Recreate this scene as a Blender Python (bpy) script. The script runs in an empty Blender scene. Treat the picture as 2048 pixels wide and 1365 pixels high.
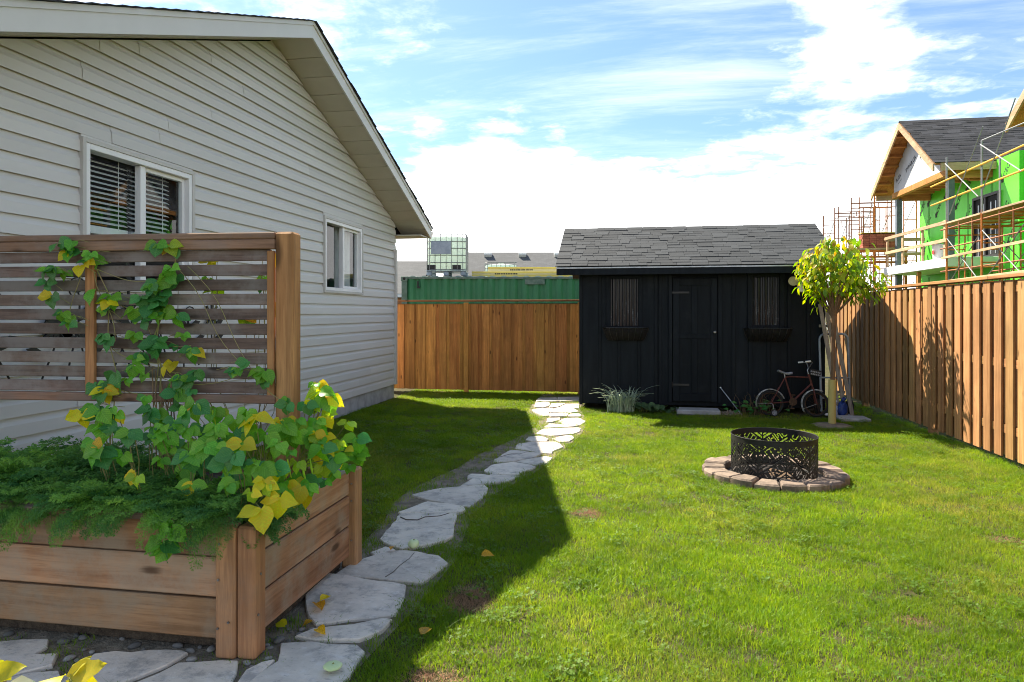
import bpy, bmesh, math, random
import numpy as np
from mathutils import Vector, Matrix, Euler

S = bpy.context.scene
COL = S.collection
R = math.radians

# ---------------------------------------------------------------- camera
cam_d = bpy.data.cameras.new("camera")
cam = bpy.data.objects.new("camera", cam_d)
COL.objects.link(cam)
cam.location = (0.0, 0.0, 1.5)
cam.rotation_euler = (R(90), 0, R(10))
cam_d.sensor_width = 36.0
cam_d.lens = 24.0
cam_d.shift_y = -57.5 / 2048.0
cam_d.clip_start = 0.05
cam_d.clip_end = 3000
S.camera = cam

# ---------------------------------------------------------------- world: clear sky with real cloud cover
SUN_EL, SUN_AZ = 48.5, 48.2          # azimuth counted from +Y towards -X
W = bpy.data.worlds.new("World")
S.world = W
W.use_nodes = True
nt = W.node_tree
nt.nodes.clear()


def N(t, typ, **kw):
    n = t.nodes.new(typ)
    for k, v in kw.items():
        if k in n.bl_rna.properties:
            setattr(n, k, v)
        else:
            n.inputs[k].default_value = v
    return n


def mth(t, op, a, b=None, c=None, clamp=False):
    n = t.nodes.new('ShaderNodeMath')
    n.operation = op
    n.use_clamp = clamp
    for i, v in enumerate((a, b, c)):
        if v is None:
            continue
        if hasattr(v, 'links'):
            t.links.new(v, n.inputs[i])
        else:
            n.inputs[i].default_value = v
    return n.outputs[0]


def mrange(t, v, a, b, c=0.0, d=1.0, smooth=True):
    n = t.nodes.new('ShaderNodeMapRange')
    n.interpolation_type = 'SMOOTHSTEP' if smooth else 'LINEAR'
    t.links.new(v, n.inputs['Value'])
    for k, x in (('From Min', a), ('From Max', b), ('To Min', c), ('To Max', d)):
        if hasattr(x, 'links'):
            t.links.new(x, n.inputs[k])
        else:
            n.inputs[k].default_value = x
    return n.outputs[0]


def mixc(t, fac, a, b, blend='MIX'):
    n = t.nodes.new('ShaderNodeMix')
    n.data_type = 'RGBA'
    n.blend_type = blend
    for sock, v in ((n.inputs[0], fac), (n.inputs[6], a), (n.inputs[7], b)):
        if hasattr(v, 'links'):
            t.links.new(v, sock)
        elif isinstance(v, (int, float)):
            sock.default_value = v
        else:
            sock.default_value = (v[0], v[1], v[2], 1)
    return n.outputs[2]


SKY_STRENGTH = 0.063
CLOUD = 0.78
sky = N(nt, 'ShaderNodeTexSky', sky_type='NISHITA')
sky.sun_disc = False
sky.sun_elevation = R(SUN_EL)
sky.sun_rotation = R(-SUN_AZ)
sky.air_density = 1.0
sky.dust_density = 0.6
sky.ozone_density = 1.6
skyc = mixc(nt, 1.0, sky.outputs[0], (SKY_STRENGTH * .78, SKY_STRENGTH * .97, SKY_STRENGTH * 1.10), 'MULTIPLY')
tc = N(nt, 'ShaderNodeTexCoord')
sep = N(nt, 'ShaderNodeSeparateXYZ')
nt.links.new(tc.outputs['Generated'], sep.inputs[0])
zz = mth(nt, 'ADD', mth(nt, 'MAXIMUM', sep.outputs[2], 0.0), 0.07)
ux = mth(nt, 'DIVIDE', sep.outputs[0], zz)
uy = mth(nt, 'DIVIDE', sep.outputs[1], zz)
cv = N(nt, 'ShaderNodeCombineXYZ')
nt.links.new(ux, cv.inputs[0])
nt.links.new(uy, cv.inputs[1])
cv.inputs[2].default_value = 3.7
n1 = N(nt, 'ShaderNodeTexNoise', Scale=1.15, Detail=9.0, Roughness=0.6, Distortion=0.25)
nt.links.new(cv.outputs[0], n1.inputs['Vector'])
mp = N(nt, 'ShaderNodeMapping')
mp.inputs['Rotation'].default_value = (0, 0, R(25))
mp.inputs['Scale'].default_value = (0.45, 1.5, 1)
nt.links.new(cv.outputs[0], mp.inputs[0])
n2 = N(nt, 'ShaderNodeTexNoise', Scale=1.3, Detail=10.0, Roughness=0.66, Distortion=0.4)
nt.links.new(mp.outputs[0], n2.inputs['Vector'])


def lobe(az, el, r0, amp):
    """a soft bank of cloud around one direction of the sky (azimuth from +Y towards +X)"""
    d = Vector((math.sin(R(az)) * math.cos(R(el)), math.cos(R(az)) * math.cos(R(el)), math.sin(R(el))))
    dp = N(nt, 'ShaderNodeVectorMath', operation='DOT_PRODUCT')
    nt.links.new(tc.outputs['Generated'], dp.inputs[0])
    dp.inputs[1].default_value = d
    return mrange(nt, dp.outputs['Value'], math.cos(R(r0)), 1.0, 0.0, amp)


bank = mrange(nt, sep.outputs[2], 0.32, 0.12, 0.0, 0.38)
bumps = None
for a in ((14.0, 20.8, 4.5, .19), (17.5, 19.2, 5.0, .19), (21.5, 18.4, 4.5, .13), (-9, 14.4, 5, .14), (-14, 15.2, 6, .18), (-20, 20, 7, .05), (-46, 27, 24, .26), (45, 14, 22, .10), (-100, 30, 40, .12), (120, 35, 50, .12)):
    l_ = lobe(*a)
    bumps = l_ if bumps is None else mth(nt, 'ADD', bumps, l_)
hole = mth(nt, 'ADD', lobe(2, 20, 11, .20), lobe(26, 22, 9, .16))
n3 = N(nt, 'ShaderNodeTexNoise', Scale=5.5, Detail=10.0, Roughness=0.62, Distortion=0.3)
nt.links.new(cv.outputs[0], n3.inputs['Vector'])
nn = mth(nt, 'ADD', mth(nt, 'MULTIPLY', mth(nt, 'SUBTRACT', n1.outputs[0], 0.5), 1.3), mth(nt, 'MULTIPLY', mth(nt, 'SUBTRACT', n3.outputs[0], 0.5), 0.75))
dens = mth(nt, 'ADD', mth(nt, 'ADD', mth(nt, 'ADD', nn, 0.48), bank), mth(nt, 'SUBTRACT', bumps, hole))
dens = mth(nt, 'ADD', dens, mth(nt, 'MULTIPLY', mth(nt, 'SUBTRACT', n2.outputs[0], 0.5), 0.55))
cover = mrange(nt, dens, 0.50, 0.98)
cover = mth(nt, 'MAXIMUM', cover, mrange(nt, mth(nt, 'ADD', sep.outputs[2], mth(nt, 'MULTIPLY', mth(nt, 'SUBTRACT', n2.outputs[0], 0.5), 0.10)), 0.22, 0.10))
wisp = mth(nt, 'MULTIPLY', mrange(nt, n2.outputs[0], 0.46, 0.82), 0.42)
cover = mth(nt, 'MAXIMUM', cover, wisp)
skyv = mixc(nt, 0.06, skyc, (0.6, 0.7, 0.8))
col = mixc(nt, cover, skyv, (CLOUD, CLOUD * 1.0, CLOUD * 1.0))
bg = N(nt, 'ShaderNodeBackground')
nt.links.new(col, bg.inputs[0])
bg.inputs[1].default_value = 1.0
wo = N(nt, 'ShaderNodeOutputWorld')
nt.links.new(bg.outputs[0], wo.inputs[0])

# ---------------------------------------------------------------- sun
sd = bpy.data.lights.new("sun", 'SUN')
sd.energy = 5.0
sd.angle = R(0.5)
sd.color = (1.0, 0.91, 0.75)
sun = bpy.data.objects.new("sun", sd)
COL.objects.link(sun)
to_sun = Vector((-math.sin(R(SUN_AZ)) * math.cos(R(SUN_EL)), math.cos(R(SUN_AZ)) * math.cos(R(SUN_EL)), math.sin(R(SUN_EL))))
sun.rotation_euler = to_sun.to_track_quat('Z', 'Y').to_euler()
sun.location = to_sun * 60

# ---------------------------------------------------------------- exposure / render
S.view_settings.view_transform = 'Standard'
S.view_settings.look = 'None'
S.view_settings.exposure = 1.5
S.view_settings.gamma = 1.0
S.view_settings.use_curve_mapping = False
S.render.engine = 'CYCLES'
S.cycles.use_denoising = True
S.cycles.filter_width = 1.0
S.cycles.max_bounces = 8
S.cycles.diffuse_bounces = 3
S.cycles.glossy_bounces = 3
S.cycles.transmission_bounces = 5
S.cycles.transparent_max_bounces = 8
S.cycles.caustics_reflective = False
S.cycles.caustics_refractive = False

# ================================================================ helpers
rnd = random.Random(7)
WL = {}


def V3(a):
    return Vector(a)


def ob(name, mesh, parent=None, loc=(0, 0, 0), rot=None, local=False, scale=None):
    o = bpy.data.objects.new(name, mesh)
    COL.objects.link(o)
    loc = Vector(loc)
    if parent is not None:
        o.parent = parent
        if local:
            o.location = loc
            WL[o] = Vector((0, 0, 0))
        else:
            o.location = loc - WL[parent]
            WL[o] = loc
    else:
        o.location = loc
        WL[o] = loc.copy()
    if rot is not None:
        o.rotation_euler = rot
    if scale is not None:
        o.scale = scale if hasattr(scale, '__len__') else (scale,) * 3
    return o


def thing(name, label, cat, loc=(0, 0, 0), rot=None, group=None):
    o = ob(name, None, None, loc, rot)
    o.empty_display_size = 0.1
    tag(o, label, cat, group)
    return o


def tag(o, label=None, cat=None, group=None, kind=None):
    if label: o['label'] = label
    if cat: o['category'] = cat
    if group: o['group'] = group
    if kind: o['kind'] = kind
    return o


class MB:
    def __init__(s):
        s.v = []; s.f = []; s.m = []; s.mi = 0

    def add(s, vs, fs):
        b = len(s.v)
        s.v += [tuple(x) for x in vs]
        for f in fs:
            s.f.append([b + i for i in f]); s.m.append(s.mi)
        return s

    def box(s, c, d, mat=None, b=0.0):
        hx, hy, hz = d[0] / 2, d[1] / 2, d[2] / 2
        b = min(b, hx * .6, hy * .6, hz * .6)
        if b <= 0:
            vs = [Vector((x, y, z)) for x in (-hx, hx) for y in (-hy, hy) for z in (-hz, hz)]
            fs = [(0, 1, 3, 2), (4, 6, 7, 5), (0, 4, 5, 1), (2, 3, 7, 6), (0, 2, 6, 4), (1, 5, 7, 3)]
        else:
            h = (hx, hy, hz); vs = []; idx = {}
            for sx in (-1, 1):
                for sy in (-1, 1):
                    for sz in (-1, 1):
                        sg = (sx, sy, sz)
                        for k in range(3):
                            p = [sg[j] * (h[j] if j == k else h[j] - b) for j in range(3)]
                            idx[(sg, k)] = len(vs); vs.append(Vector(p))
            fs = []
            def orient(f):
                a, b_, c_ = vs[f[0]], vs[f[1]], vs[f[2]]
                n = (b_ - a).cross(c_ - a)
                ctr = sum((vs[i] for i in f), Vector()) / len(f)
                fs.append(f if n.dot(ctr) > 0 else f[::-1])
            for k in range(3):
                i, j = (k + 1) % 3, (k + 2) % 3
                for sk in (-1, 1):
                    f = []
                    for si, sj in ((-1, -1), (1, -1), (1, 1), (-1, 1)):
                        sg = [0, 0, 0]; sg[k] = sk; sg[i] = si; sg[j] = sj
                        f.append(idx[(tuple(sg), k)])
                    orient(f)
                for si in (-1, 1):
                    for sj in (-1, 1):
                        a = [0, 0, 0]; a[i] = si; a[j] = sj; a[k] = -1
                        c2 = list(a); c2[k] = 1
                        a = tuple(a); c2 = tuple(c2)
                        orient([idx[(a, i)], idx[(a, j)], idx[(c2, j)], idx[(c2, i)]])
            for sx in (-1, 1):
                for sy in (-1, 1):
                    for sz in (-1, 1):
                        orient([idx[((sx, sy, sz), k)] for k in range(3)])
        c = Vector(c)
        if mat is not None:
            vs = [mat @ v + c for v in vs]
        else:
            vs = [v + c for v in vs]
        return s.add(vs, fs)

    def bar(s, p, q, w, h, up=(0, 0, 1), b=0.0):
        """box from p to q, w across, h along 'up'"""
        p, q = Vector(p), Vector(q)
        x = (q - p); L = x.length; x.normalize()
        u = Vector(up); y = u.cross(x)
        if y.length < 1e-4:
            y = Vector((1, 0, 0)).cross(x)
        y.normalize(); z = x.cross(y)
        M = Matrix((x, y, z)).transposed()
        return s.box((p + q) / 2, (L, w, h), M, b)

    def tube(s, pts, r, n=8, cap=True, closed=False):
        pts = [Vector(p) for p in pts]
        rs = r if hasattr(r, '__len__') else [r] * len(pts)
        ring = []; vs = []; fs = []
        prev = None
        m = len(pts)
        for i, p in enumerate(pts):
            if closed:
                d = pts[(i + 1) % m] - pts[i - 1]
            else:
                d = pts[min(i + 1, m - 1)] - pts[max(i - 1, 0)]
            if d.length < 1e-9: d = Vector((0, 0, 1))
            d.normalize()
            if prev is None:
                a = Vector((0, 0, 1)) if abs(d.z) < .9 else Vector((1, 0, 0))
                u = d.cross(a).normalized()
            else:
                u = prev - d * prev.dot(d)
                u = u.normalized() if u.length > 1e-6 else d.orthogonal().normalized()
            prev = u
            w = d.cross(u)
            ring.append(len(vs))
            for k in range(n):
                t = 2 * math.pi * k / n
                vs.append(p + (u * math.cos(t) + w * math.sin(t)) * rs[i])
        for i in range(m - 1 if not closed else m):
            a, b = ring[i], ring[(i + 1) % m]
            for k in range(n):
                fs.append((a + k, a + (k + 1) % n, b + (k + 1) % n, b + k))
        if cap and not closed:
            fs.append(tuple(ring[0] + k for k in range(n))[::-1])
            fs.append(tuple(ring[-1] + k for k in range(n)))
        return s.add(vs, fs)

    def cyl(s, p, q, r, n=12):
        return s.tube([p, q], r, n)

    def prism(s, poly, z0, z1):
        """poly: ccw xy list"""
        n = len(poly)
        vs = [(x, y, z0) for x, y in poly] + [(x, y, z1) for x, y in poly]
        fs = [tuple(range(n))[::-1], tuple(range(n, 2 * n))]
        fs += [(i, (i + 1) % n, n + (i + 1) % n, n + i) for i in range(n)]
        return s.add(vs, fs)

    def extr(s, poly3, d):
        """extrude planar polygon of 3d points by vector d"""
        n = len(poly3); d = Vector(d)
        p = [Vector(a) for a in poly3]
        vs = p + [a + d for a in p]
        fs = [tuple(range(n))[::-1], tuple(range(n, 2 * n))]
        fs += [(i, (i + 1) % n, n + (i + 1) % n, n + i) for i in range(n)]
        return s.add(vs, fs)

    def mesh(s, name, mats, smooth=False, fix=True):
        me = bpy.data.meshes.new(name)
        me.from_pydata([tuple(v) for v in s.v], [], s.f)
        if not isinstance(mats, (list, tuple)):
            mats = [mats]
        for m in mats:
            me.materials.append(m)
        if max(s.m, default=0) > 0:
            me.polygons.foreach_set('material_index', s.m)
        if fix:
            bm = bmesh.new(); bm.from_mesh(me)
            bmesh.ops.recalc_face_normals(bm, faces=bm.faces)
            bm.to_mesh(me); bm.free()
        if smooth:
            me.polygons.foreach_set('use_smooth', [True] * len(me.polygons))
            if smooth != 'all':
                try:
                    me.set_sharp_from_angle(angle=R(40))
                except Exception:
                    pass
        me.update()
        return me

    def o(s, name, mats, parent=None, loc=(0, 0, 0), smooth=False, fix=True, **kw):
        return ob(name, s.mesh(name, mats, smooth, fix), parent, loc, **kw)


def wmesh(mb, name, mats, parent, origin, smooth=False, fix=True):
    """mesh given in world coordinates, object origin moved to 'origin'"""
    o0 = Vector(origin)
    mb.v = [(v[0] - o0.x, v[1] - o0.y, v[2] - o0.z) for v in mb.v]
    return mb.o(name, mats, parent, o0, smooth, fix)


_cb = {}


def cboard(name, d, mat, b=0.004, key=None):
    k = (round(d[0], 3), round(d[1], 3), round(d[2], 3), mat.name, b, key)
    if k not in _cb:
        _cb[k] = MB().box((0, 0, 0), d, None, b).mesh(name, mat, fix=False)
    return _cb[k]


def copy_thing(root, loc, label=None, rot=None):
    r = root.copy(); COL.objects.link(r); r.location = loc
    if rot is not None: r.rotation_euler = rot
    if label: r['label'] = label
    WL[r] = Vector(loc)
    def rec(a, b):
        for ch in list(a.children):
            c = ch.copy(); COL.objects.link(c); c.parent = b
            rec(ch, c)
    rec(root, r)
    return r


# ---------------------------------------------------------------- materials
def newmat(name):
    m = bpy.data.materials.new(name)
    m.use_nodes = True
    t = m.node_tree
    bs = t.nodes['Principled BSDF']
    return m, t, bs


def setspec(bs, v):
    bs.inputs['Specular IOR Level'].default_value = v


def objcoord(t, scale=(1, 1, 1), rand=True, coord='Object'):
    tc = t.nodes.new('ShaderNodeTexCoord')
    mp = t.nodes.new('ShaderNodeMapping')
    mp.inputs['Scale'].default_value = scale
    src = tc.outputs[coord]
    if coord == 'World':
        src = None
    if rand:
        oi = t.nodes.new('ShaderNodeObjectInfo')
        cm = t.nodes.new('ShaderNodeCombineXYZ')
        m1 = mth(t, 'MULTIPLY', oi.outputs['Random'], 37.0)
        m2 = mth(t, 'MULTIPLY', oi.outputs['Random'], 91.0)
        t.links.new(m1, cm.inputs[0]); t.links.new(m2, cm.inputs[1]); t.links.new(m1, cm.inputs[2])
        ad = t.nodes.new('ShaderNodeVectorMath')
        t.links.new(src, ad.inputs[0]); t.links.new(cm.outputs[0], ad.inputs[1])
        src = ad.outputs[0]
    t.links.new(src, mp.inputs[0])
    return mp.outputs[0]


def noise(t, vec, scale, detail=4, rough=.55, dist=0.0):
    n = N(t, 'ShaderNodeTexNoise', Scale=scale, Detail=detail, Roughness=rough, Distortion=dist)
    if vec is not None:
        t.links.new(vec, n.inputs['Vector'])
    return n.outputs[0]


def bumpn(t, bs, h, strength=.3, dist=.01):
    b = t.nodes.new('ShaderNodeBump')
    b.inputs['Strength'].default_value = strength
    b.inputs['Distance'].default_value = dist
    t.links.new(h, b.inputs['Height'])
    t.links.new(b.outputs[0], bs.inputs['Normal'])


def randval(t, col, amt, hue=0.0):
    """vary brightness per object"""
    oi = t.nodes.new('ShaderNodeObjectInfo')
    hs = t.nodes.new('ShaderNodeHueSaturation')
    t.links.new(mrange(t, oi.outputs['Random'], 0, 1, 1 - amt, 1 + amt, False), hs.inputs['Value'])
    if hue:
        wn = N(t, 'ShaderNodeTexWhiteNoise', noise_dimensions='1D')
        t.links.new(oi.outputs['Random'], wn.inputs['W'])
        t.links.new(mrange(t, wn.outputs[0], 0, 1, .5 - hue, .5 + hue, False), hs.inputs['Hue'])
    t.links.new(col, hs.inputs['Color'])
    return hs.outputs[0]


def pm(name, c1, c2=None, rough=.7, scale=6, detail=5, metal=0.0, spec=.3, bump=0.0, bscale=60, bdist=.004, rv=0.0, stretch=(1, 1, 1), lo=.35, hi=.65, nrough=.6):
    m, t, bs = newmat(name)
    c2 = c2 or tuple(x * .75 for x in c1)
    v = objcoord(t, stretch)
    f = mrange(t, noise(t, v, scale, detail, nrough), lo, hi)
    col = mixc(t, f, c1, c2)
    if rv: col = randval(t, col, rv)
    t.links.new(col, bs.inputs['Base Color'])
    bs.inputs['Roughness'].default_value = rough
    bs.inputs['Metallic'].default_value = metal
    setspec(bs, spec)
    if bump:
        bumpn(t, bs, noise(t, v, bscale, 6, .6), bump, bdist)
    return m


def wood(name, c1, c2, axis='x', rough=.75, knots=True, rv=.18, grey=None, greyamt=0.5, kcol=None, spec=.2, kscale=3.0):
    """sawn board: long grain, growth bands, knots, patchy weathering"""
    m, t, bs = newmat(name)
    st = {'x': (1.2, 22, 22), 'y': (22, 1.2, 22), 'z': (22, 22, 1.2)}[axis]
    v = objcoord(t, st)
    g1 = noise(t, v, 1.0, 7, .65, .6)
    g2 = noise(t, v, 5.0, 4, .6)
    col = mixc(t, mrange(t, g1, .36, .66), c1, c2)
    col = mixc(t, mrange(t, g2, .45, .75, 0, .45), col, tuple(x * .45 for x in c2))
    v1 = objcoord(t, (1, 1, 1))
    patch = noise(t, v1, 2.2, 5, .6)
    col = mixc(t, mrange(t, patch, .4, .7, 0, .6), col, tuple(x * .52 for x in c1))
    v2 = objcoord(t, tuple(s_ * .35 for s_ in st))
    col = mixc(t, mrange(t, noise(t, v2, 1.3, 4, .6, 1.0), .52, .68, 0, .55), col, tuple(x * .5 for x in c2))
    if grey:
        w = noise(t, v1, 3.1, 6, .7)
        col = mixc(t, mrange(t, w, .38, .66, 0, greyamt), col, grey)
    hgt = g1
    if knots:
        ks = {'x': (.35, 1, 1), 'y': (1, .35, 1), 'z': (1, 1, .35)}[axis]
        vk = objcoord(t, tuple(k * kscale * 2.2 for k in ks))
        vo = N(t, 'ShaderNodeTexVoronoi', feature='F1', Scale=1.0)
        t.links.new(vk, vo.inputs['Vector'])
        kd = mth(t, 'ADD', vo.outputs['Distance'], mth(t, 'MULTIPLY', mth(t, 'SUBTRACT', g2, .5), .08))
        k = mrange(t, kd, .05, .13, 1, 0)
        col = mixc(t, mth(t, 'MULTIPLY', k, .85), col, kcol or tuple(x * .22 for x in c2))
    col = randval(t, col, rv, .008)
    t.links.new(col, bs.inputs['Base Color'])
    bs.inputs['Roughness'].default_value = rough
    setspec(bs, spec)
    bumpn(t, bs, mth(t, 'ADD', g1, mth(t, 'MULTIPLY', g2, .6)), .25, .003)
    return m


def leafmat(name, c1, c2, trans=.45, rough=.45, spec=.35, rv=.22, hue=.015, vein=True, obj=True, bright=1.6, edge=None):
    m, t, bs = newmat(name)
    v = objcoord(t, (1, 1, 1))
    col = mixc(t, mrange(t, noise(t, v, 14, 4), .35, .65), c1, c2)
    if vein:
        tcv = t.nodes.new('ShaderNodeTexCoord'); sv = t.nodes.new('ShaderNodeSeparateXYZ')
        t.links.new(tcv.outputs['Object'], sv.inputs[0])
        ax = mth(t, 'ABSOLUTE', sv.outputs[0])
        wv = mth(t, 'SINE', mth(t, 'MULTIPLY', mth(t, 'SUBTRACT', sv.outputs[1], mth(t, 'MULTIPLY', ax, .8)), 44.0))
        vv = mth(t, 'MAXIMUM', mrange(t, wv, .72, 1.0), mrange(t, ax, .03, .0))
        col = mixc(t, mth(t, 'MULTIPLY', vv, .35), col, tuple(min(1, x * 1.7 + .03) for x in c2))
    if edge:
        col = mixc(t, mrange(t, noise(t, v, 22, 3), .5, .62), col, edge)
    if rv: col = randval(t, col, rv, hue)
    t.links.new(col, bs.inputs['Base Color'])
    bs.inputs['Roughness'].default_value = rough
    setspec(bs, spec)
    tr = t.nodes.new('ShaderNodeBsdfTranslucent')
    hs = t.nodes.new('ShaderNodeHueSaturation')
    hs.inputs['Value'].default_value = bright
    hs.inputs['Saturation'].default_value = 1.1
    t.links.new(col, hs.inputs['Color'])
    t.links.new(hs.outputs[0], tr.inputs['Color'])
    mx = t.nodes.new('ShaderNodeMixShader')
    mx.inputs[0].default_value = trans
    t.links.new(bs.outputs[0], mx.inputs[1]); t.links.new(tr.outputs[0], mx.inputs[2])
    out = t.nodes['Material Output']
    t.links.new(mx.outputs[0], out.inputs['Surface'])
    return m


def glassmat(name, tint=(.9, .95, .95), refl=.9, dirt=0.03):
    """window pane: clear sheet with mirror-like fresnel reflection"""
    m, t, bs = newmat(name)
    ge = t.nodes.new('ShaderNodeNewGeometry')
    dp = N(t, 'ShaderNodeVectorMath', operation='DOT_PRODUCT')
    t.links.new(ge.outputs['Normal'], dp.inputs[0]); t.links.new(ge.outputs['Incoming'], dp.inputs[1])
    oc = mth(t, 'SUBTRACT', 1.0, mth(t, 'ABSOLUTE', dp.outputs['Value']), clamp=True)
    fr = mth(t, 'ADD', mth(t, 'MULTIPLY', mth(t, 'POWER', oc, 5.0), .9), .05)
    gl = N(t, 'ShaderNodeBsdfGlossy', Roughness=.015)
    gl.inputs['Color'].default_value = (refl, refl, refl, 1)
    tp = N(t, 'ShaderNodeBsdfTransparent')
    tp.inputs['Color'].default_value = (*tint, 1)
    mx = t.nodes.new('ShaderNodeMixShader')
    t.links.new(mth(t, 'ADD', fr, dirt * .3, clamp=True), mx.inputs[0])
    t.links.new(tp.outputs[0], mx.inputs[1]); t.links.new(gl.outputs[0], mx.inputs[2])
    t.links.new(mx.outputs[0], t.nodes['Material Output'].inputs['Surface'])
    return m


def shinglemat(name, c1, c2, rv=.35):
    m, t, bs = newmat(name)
    v = objcoord(t, (1, 1, 1))
    f = noise(t, v, 120, 3, .7)
    col = mixc(t, mrange(t, f, .3, .7), c1, c2)
    col = randval(t, col, rv)
    t.links.new(col, bs.inputs['Base Color'])
    bs.inputs['Roughness'].default_value = .9
    setspec(bs, .25)
    bumpn(t, bs, f, .5, .004)
    return m


def text_mesh(txt, size, mat, extrude=0.001, bold=0.0, spacing=1.0):
    cu = bpy.data.curves.new("lettering", 'FONT')
    cu.body = txt; cu.size = size; cu.extrude = extrude; cu.offset = bold
    cu.space_character = spacing
    cu.align_x = 'CENTER'; cu.align_y = 'CENTER'
    cu.resolution_u = 3
    o = bpy.data.objects.new("lettering", cu)
    COL.objects.link(o)
    bpy.context.view_layer.update()
    me = bpy.data.meshes.new_from_object(o.evaluated_get(bpy.context.evaluated_depsgraph_get()))
    bpy.data.objects.remove(o)
    me.materials.clear(); me.materials.append(mat)
    return me


# palette -----------------------------------------------------------------
M = {}
M['cedar_z'] = wood('cedar_vertical', (.51, .275, .118), (.36, .175, .068), 'z', rv=.26, rough=.6, spec=.3)
M['cedar_y'] = wood('cedar_along_y', (.46, .24, .10), (.34, .155, .06), 'y', rv=.1)
M['cedar_x'] = wood('cedar_along_x', (.44, .22, .09), (.32, .14, .05), 'x', rv=.1)
M['redcedar_z'] = wood('back_fence_board', (.64, .29, .075), (.46, .18, .045), 'z', rv=.24, rough=.6, kscale=3.4)
M['plant_x'] = wood('planter_board_x', (.47, .25, .13), (.31, .145, .070), 'x', rv=.16, grey=(.33, .26, .185), greyamt=.7, kscale=2.2)
M['plant_y'] = wood('planter_board_y', (.49, .26, .135), (.33, .155, .075), 'y', rv=.16, grey=(.36, .29, .21), greyamt=.7, kscale=2.2)
M['plant_z'] = wood('planter_post', (.50, .25, .115), (.34, .155, .068), 'z', rv=.1, grey=(.20, .15, .11), greyamt=.4, kscale=2.0)
M['screenpost'] = wood('screen_post', (.48, .235, .10), (.34, .15, .06), 'z', rv=.08, knots=True, kscale=1.4)
M['grey_cap'] = wood('weathered_cap', (.30, .30, .29), (.19, .19, .18), 'y', rv=.1, knots=False)
M['slat'] = wood('weathered_slat', (.21, .145, .11), (.105, .072, .056), 'x', rv=.28, grey=(.25, .225, .20), greyamt=.75, kscale=2.6)
M['rail'] = wood('screen_rail', (.32, .18, .11), (.19, .10, .06), 'x', rv=.1, grey=(.2, .17, .15), greyamt=.45, kscale=2.4)
M['lumber'] = wood('fresh_lumber', (.58, .40, .25), (.47, .30, .16), 'x', rv=.12, knots=True)
M['lumber_y'] = wood('fresh_lumber_y', (.58, .40, .25), (.47, .30, .16), 'y', rv=.12, knots=True)
M['rafter'] = wood('rafter_wood', (.58, .27, .08), (.44, .18, .05), 'x', rv=.15, knots=False)
M['osb'] = wood('roof_deck_board', (.50, .23, .07), (.38, .16, .045), 'y', rv=.08, knots=False)
M['siding'] = pm('vinyl_siding', (.60, .59, .56), (.54, .53, .50), .55, scale=1.1, rv=.035, spec=.35, bump=.08, bscale=160, stretch=(1, .15, 1))
M['trim'] = pm('beige_trim', (.52, .505, .47), (.48, .465, .43), .5, scale=2, spec=.35)
M['fascia'] = pm('fascia_aluminium', (.60, .59, .55), (.57, .56, .52), .4, scale=2, spec=.4)
M['soffit'] = pm('soffit_panel', (.52, .485, .40), (.49, .455, .37), .55, scale=3, rv=.04)
M['white'] = pm('white_vinyl', (.78, .78, .77), (.72, .72, .71), .4, scale=3, spec=.4)
M['blind'] = pm('blind_slat', (.78, .78, .76), (.72, .72, .70), .5, spec=.3)
M['brace'] = pm('dull_brace_tube', (.30, .31, .32), (.22, .23, .24), .6, spec=.2)
M['dark'] = pm('dark_interior', (.012, .013, .015), (.02, .02, .022), .8)
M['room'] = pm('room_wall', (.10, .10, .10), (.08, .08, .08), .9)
M['concrete'] = pm('concrete', (.42, .42, .41), (.30, .30, .29), .9, scale=5, bump=.4, bscale=40, detail=8)
M['shingle'] = shinglemat('shed_shingle', (.058, .063, .069), (.030, .033, .036), .20)
M['shingle2'] = shinglemat('black_shingle', (.046, .048, .055), (.025, .026, .031), .40)
M['shingle3'] = shinglemat('far_shingle', (.19, .20, .21), (.11, .115, .12), .2)
M['black'] = pm('black_metal', (.012, .012, .013), (.02, .02, .02), .45, metal=.0, spec=.45)
M['steel'] = pm('galvanised_steel', (.42, .44, .46), (.32, .34, .36), .4, metal=.8, scale=12)
M['screw'] = pm('screw_head', (.35, .34, .32), (.18, .17, .16), .4, metal=.9, scale=60)
M['glass'] = glassmat('window_glass')
M['soil'] = pm('garden_soil', (.055, .040, .028), (.095, .072, .05), .95, scale=30, bump=.8, bscale=80, bdist=.02)

# ================================================================ ground, path, grass
def ground_mat():
    m, t, bs = newmat('ground_earth')
    geo = t.nodes.new('ShaderNodeNewGeometry')
    p = geo.outputs['Position']
    a = noise(t, p, 3.0, 8, .7)
    b = noise(t, p, 26.0, 6, .7)
    col = mixc(t, mrange(t, a, .35, .65), (.060, .062, .022), (.10, .080, .045))
    col = mixc(t, mrange(t, b, .4, .7, 0, .8), col, (.035, .040, .014))
    t.links.new(col, bs.inputs['Base Color'])
    bs.inputs['Roughness'].default_value = .95
    setspec(bs, .1)
    bumpn(t, bs, b, .8, .02)
    return m


M['ground'] = ground_mat()
gm = MB()
gx = [-700, -60, -12, 12, 60, 700]
gy = [-300, -30, -4, 16, 60, 1400]
gv = [(x, y, 0.0) for y in gy for x in gx]
gf = [(j * 6 + i, j * 6 + i + 1, (j + 1) * 6 + i + 1, (j + 1) * 6 + i) for j in range(5) for i in range(5)]
gm.add(gv, gf)
ground = gm.o('ground', M['ground'])
tag(ground, 'flat earth under the lawn and the lots beyond', kind='structure')

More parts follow.
